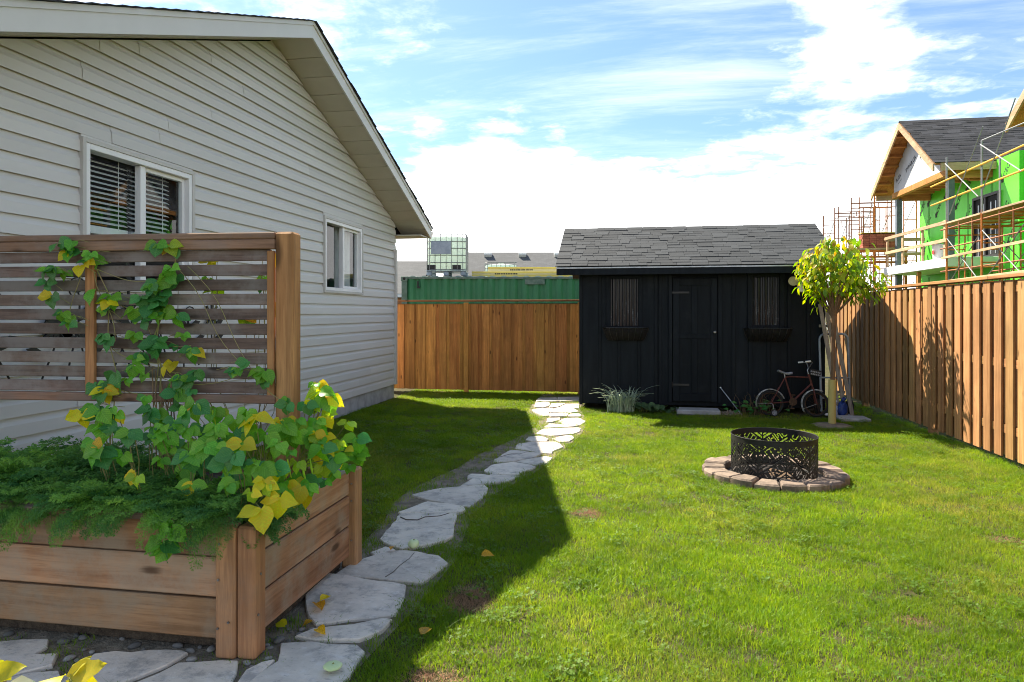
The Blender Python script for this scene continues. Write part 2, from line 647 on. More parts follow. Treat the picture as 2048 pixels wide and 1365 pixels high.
STONES = [
    [(-1.5, 4.15), (-1.43, 4.1), (-1.28, 4.21), (-1.21, 4.29), (-1.18, 4.38), (-1.24, 4.62), (-1.27, 4.87), (-1.67, 4.81), (-1.62, 4.26)],
    [(-1.69, 4.83), (-1.27, 4.9), (-1.24, 4.96), (-1.27, 5.04), (-1.57, 5.15), (-1.7, 4.85)],
    [(-1.57, 5.21), (-1.34, 5.11), (-1.23, 5.07), (-1.22, 5.16), (-1.19, 5.32), (-1.2, 5.54), (-1.24, 5.7), (-1.58, 5.54), (-1.76, 5.33)],
    [(-1.25, 5.78), (-1.09, 5.9), (-1.0, 6.08), (-1.25, 6.09), (-1.39, 5.9), (-1.46, 5.63)],
    [(-1.37, 5.93), (-1.29, 6.05), (-1.44, 6.1), (-1.45, 5.93)],
    [(-1.27, 6.13), (-1.04, 6.16), (-1.02, 6.27), (-0.92, 6.47), (-0.99, 6.54), (-1.15, 6.62), (-1.31, 6.5), (-1.36, 6.26)],
    [(-1.18, 6.71), (-1.03, 6.85), (-0.93, 7.1), (-1.07, 7.11), (-1.26, 7.2), (-1.3, 7.04), (-1.36, 6.63)],
    [(-0.95, 6.57), (-0.84, 6.68), (-0.81, 6.92), (-0.88, 6.96), (-1.13, 6.69)],
    [(-1.05, 7.24), (-0.85, 7.14), (-0.85, 7.24), (-0.76, 7.49), (-0.86, 7.76), (-1.14, 7.7), (-1.25, 7.61), (-1.26, 7.35)],
    [(-1.15, 7.76), (-0.98, 7.8), (-0.98, 7.93), (-1.09, 8.07), (-1.2, 8.0), (-1.21, 7.82)],
    [(-0.82, 7.81), (-0.73, 7.84), (-0.69, 8.05), (-0.72, 8.21), (-0.78, 8.19), (-0.92, 7.98)],
    [(-0.98, 8.19), (-0.73, 8.35), (-0.65, 8.57), (-0.67, 8.79), (-0.97, 8.7), (-1.1, 8.62), (-1.16, 8.31)],
    [(-1.08, 8.74), (-0.85, 8.84), (-0.69, 8.94), (-0.93, 8.98), (-1.09, 9.06), (-1.11, 8.77)],
    [(-0.85, 9.06), (-0.69, 9.05), (-0.64, 9.31), (-0.74, 9.59), (-0.92, 9.55), (-0.99, 9.25)],
    [(-1.07, 9.19), (-1.0, 9.4), (-0.99, 9.57), (-1.15, 9.51), (-1.14, 9.13)],
    [(-0.94, 9.69), (-0.92, 10.01), (-1.18, 9.95), (-1.15, 9.62)],
    [(-0.73, 9.69), (-0.76, 9.97), (-0.88, 9.95), (-0.9, 9.69)],
    [(-1.26, 9.68), (-1.18, 9.72), (-1.24, 10.15), (-1.45, 10.09)],
    [(-0.91, 10.06), (-0.81, 10.2), (-0.9, 10.52), (-1.13, 10.57), (-1.22, 10.21), (-1.19, 10.04)],
    [(-1.25, 10.24), (-1.21, 10.53), (-1.3, 10.51), (-1.49, 10.38), (-1.48, 10.19)],
    [(-1.38, 10.57), (-1.32, 10.75), (-1.34, 11.14), (-1.55, 11.06), (-1.5, 10.61)],
    [(-1.16, 10.67), (-1.08, 11.15), (-1.29, 11.08), (-1.28, 10.6)],
    [(-0.89, 10.59), (-0.82, 10.56), (-0.86, 11.12), (-1.04, 11.09), (-1.12, 10.68)],
    [(-1.2, 11.31), (-1.3, 11.84), (-1.58, 11.7), (-1.56, 11.19)],
    [(-0.89, 11.41), (-0.93, 11.98), (-1.27, 11.85), (-1.18, 11.32)],
    [(-1.36, 3.61), (-1.15, 3.59), (-1.13, 3.66), (-1.08, 3.89), (-1.16, 3.99), (-1.38, 4.04), (-1.47, 4.01), (-1.6, 3.81), (-1.65, 3.63)],
    [(-1.55, 3.12), (-1.49, 3.05), (-1.23, 3.17), (-1.16, 3.2), (-1.19, 3.43), (-1.21, 3.53), (-1.46, 3.56), (-1.57, 3.59), (-1.67, 3.61), (-1.67, 3.33)],
    [(-1.42, 2.9), (-1.23, 2.93), (-1.17, 3.0), (-1.16, 3.03), (-1.14, 3.12), (-1.18, 3.13), (-1.3, 3.04), (-1.46, 2.98), (-1.52, 2.92)],
    [(-1.5, 2.76), (-1.47, 2.68), (-1.49, 2.59), (-1.5, 2.5), (-1.4, 2.32), (-1.14, 2.37), (-1.16, 2.52), (-1.15, 2.63), (-1.16, 2.72), (-1.16, 2.82), (-1.21, 2.87), (-1.42, 2.86), (-1.54, 2.84)],
    [(-1.54, 3.94), (-1.46, 4.05), (-1.52, 4.1), (-1.58, 4.0)],
    [(-2.81, 2.49), (-2.65, 2.53), (-2.57, 2.56), (-2.57, 2.62), (-2.61, 2.68), (-2.73, 2.65), (-2.79, 2.62), (-2.91, 2.58)],
    [(-2.61, 2.31), (-2.46, 2.44), (-2.41, 2.48), (-2.45, 2.56), (-2.52, 2.54), (-2.79, 2.47)],
    [(-2.27, 2.51), (-2.28, 2.41), (-2.14, 2.27), (-2.06, 2.32), (-2.05, 2.41), (-2.0, 2.47), (-1.94, 2.58), (-1.91, 2.67), (-1.94, 2.68), (-2.29, 2.61)],
    [(-1.96, 2.32), (-1.76, 2.26), (-1.57, 2.41), (-1.62, 2.57), (-1.65, 2.65), (-1.88, 2.6), (-1.95, 2.42)],
    [(-1.44, 2.35), (-1.52, 2.5), (-1.51, 2.6), (-1.49, 2.68), (-1.53, 2.65), (-1.56, 2.59), (-1.54, 2.48), (-1.49, 2.37)],
    [(-2.35, 2.12), (-2.17, 2.27), (-2.33, 2.44), (-2.43, 2.41), (-2.58, 2.28)],
    [(-2.2, 1.75), (-1.75, 1.7), (-1.65, 2.1), (-1.9, 2.22), (-2.25, 2.1)],
    [(-1.62, 1.72), (-1.2, 1.7), (-1.15, 2.25), (-1.42, 2.24), (-1.58, 2.1)],
    [(-3.0, 1.8), (-2.35, 1.72), (-2.3, 2.05), (-2.65, 2.24), (-3.0, 2.2)],
    [(-2.95, 1.25), (-2.2, 1.2), (-2.15, 1.62), (-2.9, 1.68)],
    [(-2.1, 1.2), (-1.3, 1.2), (-1.28, 1.6), (-2.05, 1.62)],
]
CRACKS = [[(-1.646, 4.707), (-1.588, 4.657), (-1.504, 4.66), (-1.472, 4.738), (-1.373, 4.78), (-1.328, 4.85)], [(-1.315, 4.016), (-1.315, 3.912), (-1.333, 3.802), (-1.336, 3.701), (-1.355, 3.623)], [(-1.326, 6.846), (-1.236, 7.012), (-1.16, 7.0), (-1.099, 7.114)]]
M['bed'] = pm('path_earth', (.27, .225, .165), (.16, .135, .098), .95, scale=14, bump=.9, bscale=70, bdist=.02, detail=8)
bed = MB()
bed.add([(x, y, .004) for x, y in ((-4.0, 1.2), (-1.25, 1.2), (-1.16, 2.4), (-1.12, 2.9), (-1.08, 3.3), (-1.05, 4.0), (-1.1, 4.4), (-1.16, 4.9), (-1.12, 5.5), (-.95, 6.1), (-.86, 6.5), (-.78, 7.0), (-.72, 7.6), (-.62, 8.3), (-.60, 9.3), (-.68, 9.9), (-.8, 10.6), (-.83, 12.35),
                                  (-1.62, 12.35), (-1.6, 11.0), (-1.55, 10.0), (-1.3, 9.6), (-1.25, 9.0), (-1.3, 8.3), (-1.45, 7.6), (-1.6, 7.0), (-1.65, 6.4), (-1.75, 6.0), (-1.85, 5.5), (-1.85, 5.1), (-1.76, 4.7), (-1.72, 4.2), (-1.75, 4.0), (-4.0, 4.0))], [tuple(range(34))])
path = bed.o('path', M['bed'], fix=False)
tag(path, 'earth bed of the flagstone path that runs from planter to shed', kind='structure')


def stone_mat():
    m, t, bs = newmat('flagstone')
    v = objcoord(t, (1, 1, 1))
    a = noise(t, v, 3.5, 8, .65)
    b = noise(t, v, 22, 8, .7)
    c = noise(t, objcoord(t, (9, 30, 10)), 2.0, 6, .75)
    col = mixc(t, mrange(t, a, .33, .67), (.70, .63, .53), (.50, .455, .39))
    col = mixc(t, mrange(t, b, .50, .72, 0, .55), col, (.72, .70, .66))
    col = mixc(t, mrange(t, c, .58, .70, 0, .8), col, (.15, .14, .125))
    e = noise(t, v, 7, 6, .75)
    col = mixc(t, mrange(t, e, .50, .66, 0, .75), col, (.30, .285, .26))
    col = randval(t, col, .10, .006)
    t.links.new(col, bs.inputs['Base Color'])
    bs.inputs['Roughness'].default_value = .85
    setspec(bs, .25)
    bumpn(t, bs, mth(t, 'ADD', mth(t, 'MULTIPLY', b, .6), mth(t, 'ADD', a, mth(t, 'MULTIPLY', c, .5))), .55, .012)
    return m


M['stone'] = stone_mat()
M['crack'] = pm('crack_dirt', (.10, .09, .075), (.14, .12, .10), .95)


def inset(poly, d):
    n = len(poly); out = []
    for i in range(n):
        p0, p1, p2 = Vector(poly[i - 1]), Vector(poly[i]), Vector(poly[(i + 1) % n])
        e1 = (p1 - p0).normalized(); e2 = (p2 - p1).normalized()
        n1 = Vector((-e1.y, e1.x)); n2 = Vector((-e2.y, e2.x))
        b = n1 + n2
        if b.length < .3: b = n1
        b.normalize()
        k = d / max(.45, b.dot(n1))
        out.append(tuple(p1 + b * k))
    return out


rs = random.Random(3)
STONE_POLY = []
for sp in STONES:
    pts = []
    n = len(sp)
    for i in range(n):
        a, b = Vector(sp[i]), Vector(sp[(i + 1) % n])
        L = (b - a).length
        k = max(1, int(L / .07))
        nrm = Vector((-(b - a).y, (b - a).x)).normalized()
        for j in range(k):
            q = a.lerp(b, j / k)
            q += nrm * (rs.uniform(-.028, -.004) if j else -.016)
            pts.append(tuple(q))
    STONE_POLY.append(pts)
    h = .020 + rs.uniform(-.005, .006)
    tx, ty = rs.uniform(-.006, .006), rs.uniform(-.006, .006)
    cx = sum(p[0] for p in pts) / len(pts); cy = sum(p[1] for p in pts) / len(pts)
    mb = MB()
    m = len(pts)
    i1 = inset(pts, .002); i2 = inset(pts, .006)
    def zt(x, y, z): return z + (x - cx) * tx * 3 + (y - cy) * ty * 3
    vs = [(x - cx, y - cy, -.01) for x, y in pts] + [(x - cx, y - cy, zt(x, y, h - .005)) for x, y in i1] + [(x - cx, y - cy, zt(x, y, h)) for x, y in i2]
    fs = [(i, (i + 1) % m, m + (i + 1) % m, m + i) for i in range(m)] + [(m + i, m + (i + 1) % m, 2 * m + (i + 1) % m, 2 * m + i) for i in range(m)] + [tuple(range(2 * m, 3 * m))]
    mb.add(vs, fs)
    mb.o('flagstone', M['stone'], path, (cx, cy, 0), fix=False)
for ck in CRACKS:
    mb = MB()
    for a, b in zip(ck[:-1], ck[1:]):
        mb.bar((a[0], a[1], .0225), (b[0], b[1], .0225), .0042, .010)
    wmesh(mb, 'crack', M['crack'], path, (ck[0][0], ck[0][1], .03))

# rounded pebbles in the joints beside the planter
M['pebble'] = pm('pebble', (.27, .255, .23), (.14, .13, .12), .85, scale=26, rv=.5, bump=.2, bscale=60)
pebm = []
for k in range(5):
    mb = MB()
    bmx = bmesh.new()
    bmesh.ops.create_icosphere(bmx, subdivisions=2, radius=1)
    sx, sy, sz = 1, rs.uniform(.6, .85), rs.uniform(.35, .5)
    for v_ in bmx.verts:
        q = 1 + .18 * math.sin(3 * v_.co.x + k) * math.cos(2.3 * v_.co.y + k * 2)
        v_.co = Vector((v_.co.x * sx * q, v_.co.y * sy * q, v_.co.z * sz))
    me = bpy.data.meshes.new('pebble'); bmx.to_mesh(me); bmx.free()
    me.materials.append(M['pebble'])
    me.polygons.foreach_set('use_smooth', [True] * len(me.polygons))
    pebm.append(me)


def in_poly(px_, py_, poly):
    x = np.asarray(px_); y = np.asarray(py_)
    c = np.zeros(x.shape, bool)
    n = len(poly); j = n - 1
    for i in range(n):
        xi, yi = poly[i]; xj, yj = poly[j]
        t_ = ((yi > y) != (yj > y)) & (x < (xj - xi) * (y - yi) / ((yj - yi) if abs(yj - yi) > 1e-9 else 1e-9) + xi)
        c ^= t_
        j = i
    return c


def seg_dist(x, y, poly):
    d = np.full(x.shape, 1e9)
    n = len(poly)
    for i in range(n):
        ax, ay = poly[i]; bx, by = poly[(i + 1) % n]
        dx, dy = bx - ax, by - ay
        t_ = np.clip(((x - ax) * dx + (y - ay) * dy) / (dx * dx + dy * dy + 1e-12), 0, 1)
        d = np.minimum(d, np.hypot(x - ax - t_ * dx, y - ay - t_ * dy))
    return d


def stone_sd(x, y):
    d = np.full(x.shape, 9.0)
    for q in STONE_POLY:
        s_ = seg_dist(x, y, q)
        s_ = np.where(in_poly(x, y, q), -s_, s_)
        d = np.minimum(d, s_)
    return d


npeb = 0
tries = 0
spots = []
while npeb < 36 and tries < 6000:
    tries += 1
    if rs.random() < .45:
        x, y = rs.uniform(-1.62, -1.38), rs.uniform(2.6, 3.2)
    else:
        x, y = rs.uniform(-2.9, -1.5), rs.uniform(2.5, 2.78)
    r_ = rs.choice((rs.uniform(.012, .02), rs.uniform(.016, .036)))
    if stone_sd(np.array([x]), np.array([y]))[0] < r_ * .7: continue
    if any((x - a) ** 2 + (y - b) ** 2 < (r_ + c) ** 2 * .6 for a, b, c in spots): continue
    if y > 2.83 and x < -1.6: continue
    spots.append((x, y, r_))
    ob('pebble', rs.choice(pebm), path, (x, y, .004 + r_ * .22), (0, 0, rs.uniform(0, 6.28)), scale=r_)
    npeb += 1

# ---- grass ------------------------------------------------------------
def grass_mat(name, c1, c2, dry, trans=.48, wetdry=True):
    m, t, bs = newmat(name)
    geo = t.nodes.new('ShaderNodeNewGeometry')
    p = geo.outputs['Position']
    oi = t.nodes.new('ShaderNodeObjectInfo')
    a = noise(t, p, .9, 5, .6)
    b = noise(t, p, 6.0, 4, .6)
    col = mixc(t, mrange(t, oi.outputs['Random'], 0, 1), c1, c2)
    col = mixc(t, mrange(t, a, .36, .64, 0, .7), col, tuple(x * .62 for x in c1))
    dr = mth(t, 'MULTIPLY', mrange(t, noise(t, p, .55, 6, .65), .46, .68), .55)
    dr = mth(t, 'ADD', dr, mrange(t, b, .58, .75, 0, .4), clamp=True)
    wn = N(t, 'ShaderNodeTexWhiteNoise', noise_dimensions='1D')
    t.links.new(oi.outputs['Random'], wn.inputs['W'])
    dr = mth(t, 'MULTIPLY', dr, mrange(t, wn.outputs[0], .2, .8))
    col = mixc(t, dr, col, dry)
    t.links.new(col, bs.inputs['Base Color'])
    bs.inputs['Roughness'].default_value = .5
    setspec(bs, .12 if name == 'clover_leaf' else .3)
    tr = t.nodes.new('ShaderNodeBsdfTranslucent')
    hs = t.nodes.new('ShaderNodeHueSaturation')
    hs.inputs['Value'].default_value = 1.75
    hs.inputs['Hue'].default_value = .472
    t.links.new(col, hs.inputs['Color']); t.links.new(hs.outputs[0], tr.inputs['Color'])
    mx = t.nodes.new('ShaderNodeMixShader'); mx.inputs[0].default_value = trans
    t.links.new(bs.outputs[0], mx.inputs[1]); t.links.new(tr.outputs[0], mx.inputs[2])
    t.links.new(mx.outputs[0], t.nodes['Material Output'].inputs['Surface'])
    return m


M['grass'] = grass_mat('lawn_grass', (.105, .25, .006), (.215, .335, .008), (.42, .36, .08))
M['drygrass'] = grass_mat('dry_grass', (.40, .27, .15), (.32, .20, .11), (.42, .30, .18))
M['clover'] = grass_mat('clover_leaf', (.10, .195, .02), (.13, .22, .025), (.16, .21, .03), .35)


def clump(n, rad, h0, h1, w, mat, seed, lean=.5):
    r_ = random.Random(seed); mb = MB()
    for _ in range(n):
        a = r_.uniform(0, 6.283); d = rad * math.sqrt(r_.random())
        x, y = d * math.cos(a), d * math.sin(a)
        h = r_.uniform(h0, h1); ya = r_.uniform(0, 6.283)
        u = Vector((math.cos(ya), math.sin(ya), 0)) * w * r_.uniform(.6, 1.2)
        la = r_.uniform(0, 6.283); ln = r_.uniform(.1, lean) * h
        L = Vector((math.cos(la) * ln, math.sin(la) * ln, 0))
        b = Vector((x, y, -.004))
        m_ = b + L * .35 + Vector((0, 0, h * .6)); t_ = b + L * 1.25 + Vector((0, 0, h * r_.uniform(.85, 1)))
        mb.add([b - u, b + u, m_ + u * .75, m_ - u * .75, t_], [(0, 1, 2, 3), (3, 2, 4)])
    me = mb.mesh('grass_tuft', mat, fix=False)
    return bpy.data.objects.new('grass_tuft', me)


def clover_clump(seed):
    r_ = random.Random(seed); mb = MB()
    for _ in range(16):
        a = r_.uniform(0, 6.283); d = .06 * math.sqrt(r_.random())
        c = Vector((d * math.cos(a), d * math.sin(a), r_.uniform(.02, .045)))
        t0 = r_.uniform(0, 6.283); s_ = r_.uniform(.006, .011)
        tilt = Euler((r_.uniform(-.5, .5), r_.uniform(-.5, .5), 0)).to_matrix()
        for k in range(3):
            t_ = t0 + k * 2.094
            d1 = tilt @ Vector((math.cos(t_), math.sin(t_), .1)); d2 = tilt @ Vector((-math.sin(t_), math.cos(t_), 0))
            mb.add([c, c + d1 * s_ * .7 + d2 * s_ * .55, c + d1 * s_ * 1.3 + d2 * s_ * .3, c + d1 * s_ * 1.3 - d2 * s_ * .3, c + d1 * s_ * .7 - d2 * s_ * .55], [(0, 4, 3, 2, 1)])
    return bpy.data.objects.new('clover_tuft', mb.mesh('clover_tuft', M['clover'], fix=False))


def scatter(name, pts, rot, scl, idx, protos):
    me = bpy.data.meshes.new(name)
    me.from_pydata([tuple(p) for p in pts], [], [])
    at = me.attributes.new('rot', 'FLOAT_VECTOR', 'POINT'); at.data.foreach_set('vector', np.asarray(rot, np.float32).ravel())
    at = me.attributes.new('scl', 'FLOAT', 'POINT'); at.data.foreach_set('value', np.asarray(scl, np.float32))
    at = me.attributes.new('idx', 'INT', 'POINT'); at.data.foreach_set('value', np.asarray(idx, np.int32))
    o = ob(name, me)
    ng = bpy.data.node_groups.new(name + '_scatter', 'GeometryNodeTree')
    ng.interface.new_socket('Geometry', in_out='INPUT', socket_type='NodeSocketGeometry')
    ng.interface.new_socket('Geometry', in_out='OUTPUT', socket_type='NodeSocketGeometry')
    gi = ng.nodes.new('NodeGroupInput'); go = ng.nodes.new('NodeGroupOutput')
    jn = ng.nodes.new('GeometryNodeGeometryToInstance')
    for p in protos:
        oi = ng.nodes.new('GeometryNodeObjectInfo')
        oi.inputs['Object'].default_value = p
        ng.links.new(oi.outputs['Geometry'], jn.inputs[0])
    ip = ng.nodes.new('GeometryNodeInstanceOnPoints')
    ip.inputs['Pick Instance'].default_value = True
    ng.links.new(gi.outputs[0], ip.inputs['Points'])
    ng.links.new(jn.outputs[0], ip.inputs['Instance'])
    def na(n_, ty):
        a = ng.nodes.new('GeometryNodeInputNamedAttribute'); a.data_type = ty
        a.inputs['Name'].default_value = n_
        return a.outputs['Attribute']
    ng.links.new(na('idx', 'INT'), ip.inputs['Instance Index'])
    er = ng.nodes.new('FunctionNodeEulerToRotation')
    ng.links.new(na('rot', 'FLOAT_VECTOR'), er.inputs[0])
    ng.links.new(er.outputs[0], ip.inputs['Rotation'])
    ng.links.new(na('scl', 'FLOAT'), ip.inputs['Scale'])
    ng.links.new(ip.outputs[0], go.inputs[0])
    md = o.modifiers.new('scatter', 'NODES'); md.node_group = ng
    return o


FIRE = (1.28, 6.60)
TREE = (2.60, 9.62)
rng = np.random.default_rng(11)
area = (-4.07, 3.66, 1.0, 12.9)
NG = int((area[1] - area[0]) * (area[3] - area[2]) * 620)
gx_ = rng.uniform(area[0], area[1], NG); gy_ = rng.uniform(area[2], area[3], NG)
keep = np.ones(NG, bool)
sdv = stone_sd(gx_, gy_)
prob = np.where(gy_ < 5.2, 1.0, np.where(gy_ < 8, .72, .55))
prob = prob * np.where(sdv < -.022, 0, np.where(sdv < .02, .22, 1.0))
bedpoly = [tuple(v.co)[:2] for v in path.data.vertices]
inb = in_poly(gx_, gy_, bedpoly)
prob = prob * np.where(inb, np.where((gx_ < -1.3) & (gy_ > 4.2), .18, .42), 1.0)
prob = np.where(inb & (gy_ < 2.9), prob * .5, prob)
keep &= ~((gx_ < -1.62) & (gy_ > 2.68) & (gy_ < 4.02))
keep &= ~((gx_ > -.8) & (gx_ < 2.8) & (gy_ > 10.62))
keep &= np.hypot(gx_ - FIRE[0], gy_ - FIRE[1]) > .60
keep &= np.hypot((gx_ - TREE[0]), gy_ - TREE[1]) > .22 + .06 * rng.random(NG)
for (px_, py_, rx_, ry_) in ((-.83, 3.47, .14, .20), (-.33, 5.1, .13, .11), (-.80, 2.66, .13, .12), (2.4, 5.0, .13, .11), (1.35, 3.6, .07, .07), (.55, 3.35, .07, .07)):
    dd = np.hypot((gx_ - px_) / rx_, (gy_ - py_) / ry_)
    prob = prob * np.clip((dd - .75) * 2.2, .0, 1)
prob = prob * np.where((gy_ > 10.15) & (gx_ > -.7), .35, 1)
keep &= rng.random(NG) < prob
gx_, gy_, sdv, inb = gx_[keep], gy_[keep], sdv[keep], inb[keep]
n_ = len(gx_)
protos = [clump(42, .075, .018, .042, .0016, M['grass'], 20 + k, .9) for k in range(5)] + [clump(26, .06, .026, .058, .0018, M['grass'], 40, 1.1)]
idx_ = rng.integers(0, 6, n_)
tall = (np.sin(gx_ * 2.1 + 1) * np.cos(gy_ * 1.7) > .3)
scl_ = rng.uniform(.75, 1.2, n_) * np.where(sdv < .10, 1.15, 1.0) * np.where(tall, 1.1, .95)
grass = scatter('grass', np.c_[gx_, gy_, np.zeros(n_)], np.c_[np.zeros(n_), np.zeros(n_), rng.uniform(0, 6.28, n_)], scl_, idx_, protos)
tag(grass, 'mown green lawn grass covering the whole yard', 'grass', kind='stuff')

NC = 2400
cx_ = rng.uniform(area[0], area[1], NC); cy_ = rng.uniform(1.5, 10.0, NC)
f_ = np.sin(cx_ * 1.9 + .7) * np.sin(cy_ * 1.3 + cx_ * .6) + .5 * np.sin(cx_ * 4.1 + cy_ * 3.3)
kk = ((f_ > .2) | (rng.random(NC) < .25)) & (stone_sd(cx_, cy_) > .05) & (np.hypot(cx_ - FIRE[0], cy_ - FIRE[1]) > .66) & ~in_poly(cx_, cy_, bedpoly)
cx_, cy_ = cx_[kk], cy_[kk]
n_ = len(cx_)
clov = scatter('clover', np.c_[cx_, cy_, np.full(n_, .006)], np.c_[np.zeros(n_), np.zeros(n_), rng.uniform(0, 6.28, n_)], rng.uniform(.8, 1.25, n_), rng.integers(0, 3, n_), [clover_clump(60 + k) for k in range(3)])
tag(clov, 'small clover leaves scattered through the lawn', 'clover', kind='stuff')

# withered grass of the bald patches
dp = []
for (px_, py_, rx_, ry_, k_) in ((-.83, 3.47, .13, .18, 80), (-.33, 5.1, .11, .09, 40), (-.80, 2.66, .12, .11, 40), (2.4, 5.0, .12, .10, 20), (1.35, 3.6, .05, .05, 7), (.55, 3.35, .05, .05, 6)):
    for _ in range(k_):
        a = rs.uniform(0, 6.28); d = math.sqrt(rs.random())
        dp.append((px_ + rx_ * d * math.cos(a), py_ + ry_ * d * math.sin(a), 0))
for _ in range(160):                       # dry fringe where lawn meets the path
    q = rs.choice(STONE_POLY); v_ = rs.choice(q)
    dp.append((v_[0] + rs.uniform(-.09, .09), v_[1] + rs.uniform(-.09, .09), 0))
dp = np.array(dp)
dp = dp[stone_sd(dp[:, 0], dp[:, 1]) > .01]
n_ = len(dp)
dry = scatter('dry_grass', dp, np.c_[np.zeros(n_), np.zeros(n_), rng.uniform(0, 6.28, n_)], rng.uniform(.6, 1.0, n_), rng.integers(0, 2, n_), [clump(26, .07, .012, .03, .0017, M['drygrass'], 80 + k, 1.8) for k in range(2)])
tag(dry, 'withered straw-coloured grass in the bald patches', 'dry grass', kind='stuff')

# ================================================================ beige house with vinyl siding
HX = -4.10                       # siding plane
HY0, HY1 = 3.05, 11.45           # wall ends
RY, RZ, RS = 7.30, 4.64, .386    # ridge line, underside of the rake at the ridge, roof slope
FX = -3.60                       # face of the rake boards
EY0, EY1 = 2.62, 11.98
house = thing('house', 'beige bungalow with horizontal vinyl siding and a wide gable', 'house', (HX - 3, 7.25, 0))
WINS = [(4.55, 5.78, 1.72, 2.77), (8.65, 9.88, 1.82, 2.75)]


def under(y): return RZ - RS * abs(y - RY)


M['gapshade'] = pm('gap_shade_sheathing', (.06, .055, .05), (.05, .045, .04), .9)  # sheathing coloured dark so the gaps under the siding laps look shaded
# concrete base
mb = MB(); mb.box((HX - 4.02, 7.25, .11), (8.0, HY1 - HY0 - .02, .30))
wmesh(mb, 'foundation', M['concrete'], house, (HX, 7.25, 0))
# sheathing wall behind the siding, built round the window openings
mb = MB()
cuts = sorted([(w[0], w[1]) for w in WINS])
wx = HX - .02
def wallpoly(y0, y1, z0, z1=None):
    ys = [y0] + ([RY] if y0 < RY < y1 else []) + [y1]
    if z1 is None:
        top = [(y, under(y)) for y in ys]
    else:
        top = [(y0, z1), (y1, z1)]
    poly = [(wx, y0, z0), (wx, y1, z0)] + [(wx, y, z) for y, z in top[::-1]]
    mb.extr(poly, (-.12, 0, 0))
wallpoly(HY0, cuts[0][0], .25); wallpoly(cuts[0][1], cuts[1][0], .25); wallpoly(cuts[1][1], HY1, .25)
for (a, b, z0, z1) in WINS:
    wallpoly(a, b, .25, z0); wallpoly(a, b, z1)
wall = wmesh(mb, 'wall', M['gapshade'], house, (HX, 7.25, .25))
# siding courses, one board after the other with lapped joints
CO = .137
prof = [(.0295, .0), (.031, .0), (.0306, .02), (.0252, .60), (.0182, .70), (.0125, .80), (.0070, 1.13), (.0050, 1.13), (.0108, .80), (.0165, .70), (.0238, .60)]
rs = random.Random(5)
z = .245
ci = 0
while z < RZ - .04:
    zt = z + CO
    segs = [(HY0, HY1)]
    for (a, b, z0, z1) in WINS:
        if zt > z0 - .03 and z < z1 + .03:
            ns = []
            for s0, s1 in segs:
                if b < s0 or a > s1: ns.append((s0, s1)); continue
                if a - .05 > s0: ns.append((s0, a - .05))
                if b + .05 < s1: ns.append((b + .05, s1))
            segs = ns
    out = []
    for s0, s1 in segs:                      # butt joints
        c = s0
        first = True
        while c < s1:
            L = rs.uniform(1.4, 3.7) if first else 3.66
            first = False
            e = min(s1, c + L)
            if s1 - e < .5: e = s1
            out.append((c, e)); c = e
    for k, (s0, s1) in enumerate(out):
        lim0 = RY - (RZ - .005 - z) / RS; lim1 = RY + (RZ - .005 - z) / RS
        if s1 < lim0 + .02 or s0 > lim1 - .02: continue
        mb = MB()
        dx = .0035 * (k % 2) + rs.uniform(-.0008, .0008)
        A = []; B = []
        for (px_, pz) in prof:
            zz_ = z + pz * CO
            l0 = RY - (RZ - .004 - zz_) / RS; l1 = RY + (RZ - .004 - zz_) / RS
            if l0 > l1: l0 = l1 = RY
            ya = min(max(s0 - .012, l0), l1); yb = max(min(s1, l1), l0)
            A.append((HX - .02 + px_ + dx + .001, ya, zz_)); B.append((HX - .02 + px_ + dx + .001, yb, zz_))
        n = len(prof)
        mb.add(A + B, [(i, (i + 1) % n, n + (i + 1) % n, n + i) for i in range(n)] + [tuple(range(n))[::-1], tuple(range(n, 2 * n))])
        wmesh(mb, 'siding_board', M['siding'], wall, (HX, (s0 + s1) / 2, z))
    for (a, b, z0, z1) in WINS:               # notched course ends above and below the windows
        for (za, zb) in ((z1 + .05, zt), (z, z0 - .05)):
            if z - .0002 <= za < zt and zb > za + .004 and zb <= zt + .0001 and (za == z1 + .05 or zt > z0 - .03) and z < z1 + .03 and zt > z0 - .03:
                mb = MB(); mb.box((HX - .004, (a + b) / 2, (za + zb) / 2), (.028, b - a + .10, zb - za), None, .002)
                wmesh(mb, 'siding_board', M['siding'], wall, (HX, (a + b) / 2, za))
    z = zt
    ci += 1
# corner trim
mb = MB(); mb.box((HX + .012, HY1 - .03, 1.42), (.05, .085, 2.36), None, .004)
wmesh(mb, 'corner_trim', M['trim'], house, (HX, HY1, .25))
# rest of the body so that the house is closed
mb = MB()
mb.box((HX - 4.15, HY1 - .06, 1.6), (8.0, .10, 2.7)); mb.box((HX - 4.15, HY0 + .06, 1.6), (8.0, .10, 2.7))
mb.extr([(HX - 8.1, HY0, .25), (HX - 8.1, HY1, .25), (HX - 8.1, HY1, under(HY1)), (HX - 8.1, RY, RZ), (HX - 8.1, HY0, under(HY0))], (-.1, 0, 0))
wmesh(mb, 'outer_wall', M['siding'], house, (HX - 4, 7.25, .25))
# rake soffit in panels
for side, ye in ((-1, EY0), (1, EY1)):
    L = abs(ye - RY); n = int(L / .30); st = L / n
    for i in range(n):
        a = RY + side * i * st; b = RY + side * (i + 1) * st - side * .013
        g = .006
        mb = MB()
        zo = lambda y: under(y) + .012
        P_ = [(HX - .02, a, zo(a)), (FX - .02, a, zo(a)), (FX - .02, b, zo(b)), (HX - .02, b, zo(b))]
        mb.extr(P_, (0, 0, .02))
        wmesh(mb, 'soffit_panel', M['soffit'], house, ((HX + FX) / 2, (a + b) / 2, zo((a + b) / 2)))
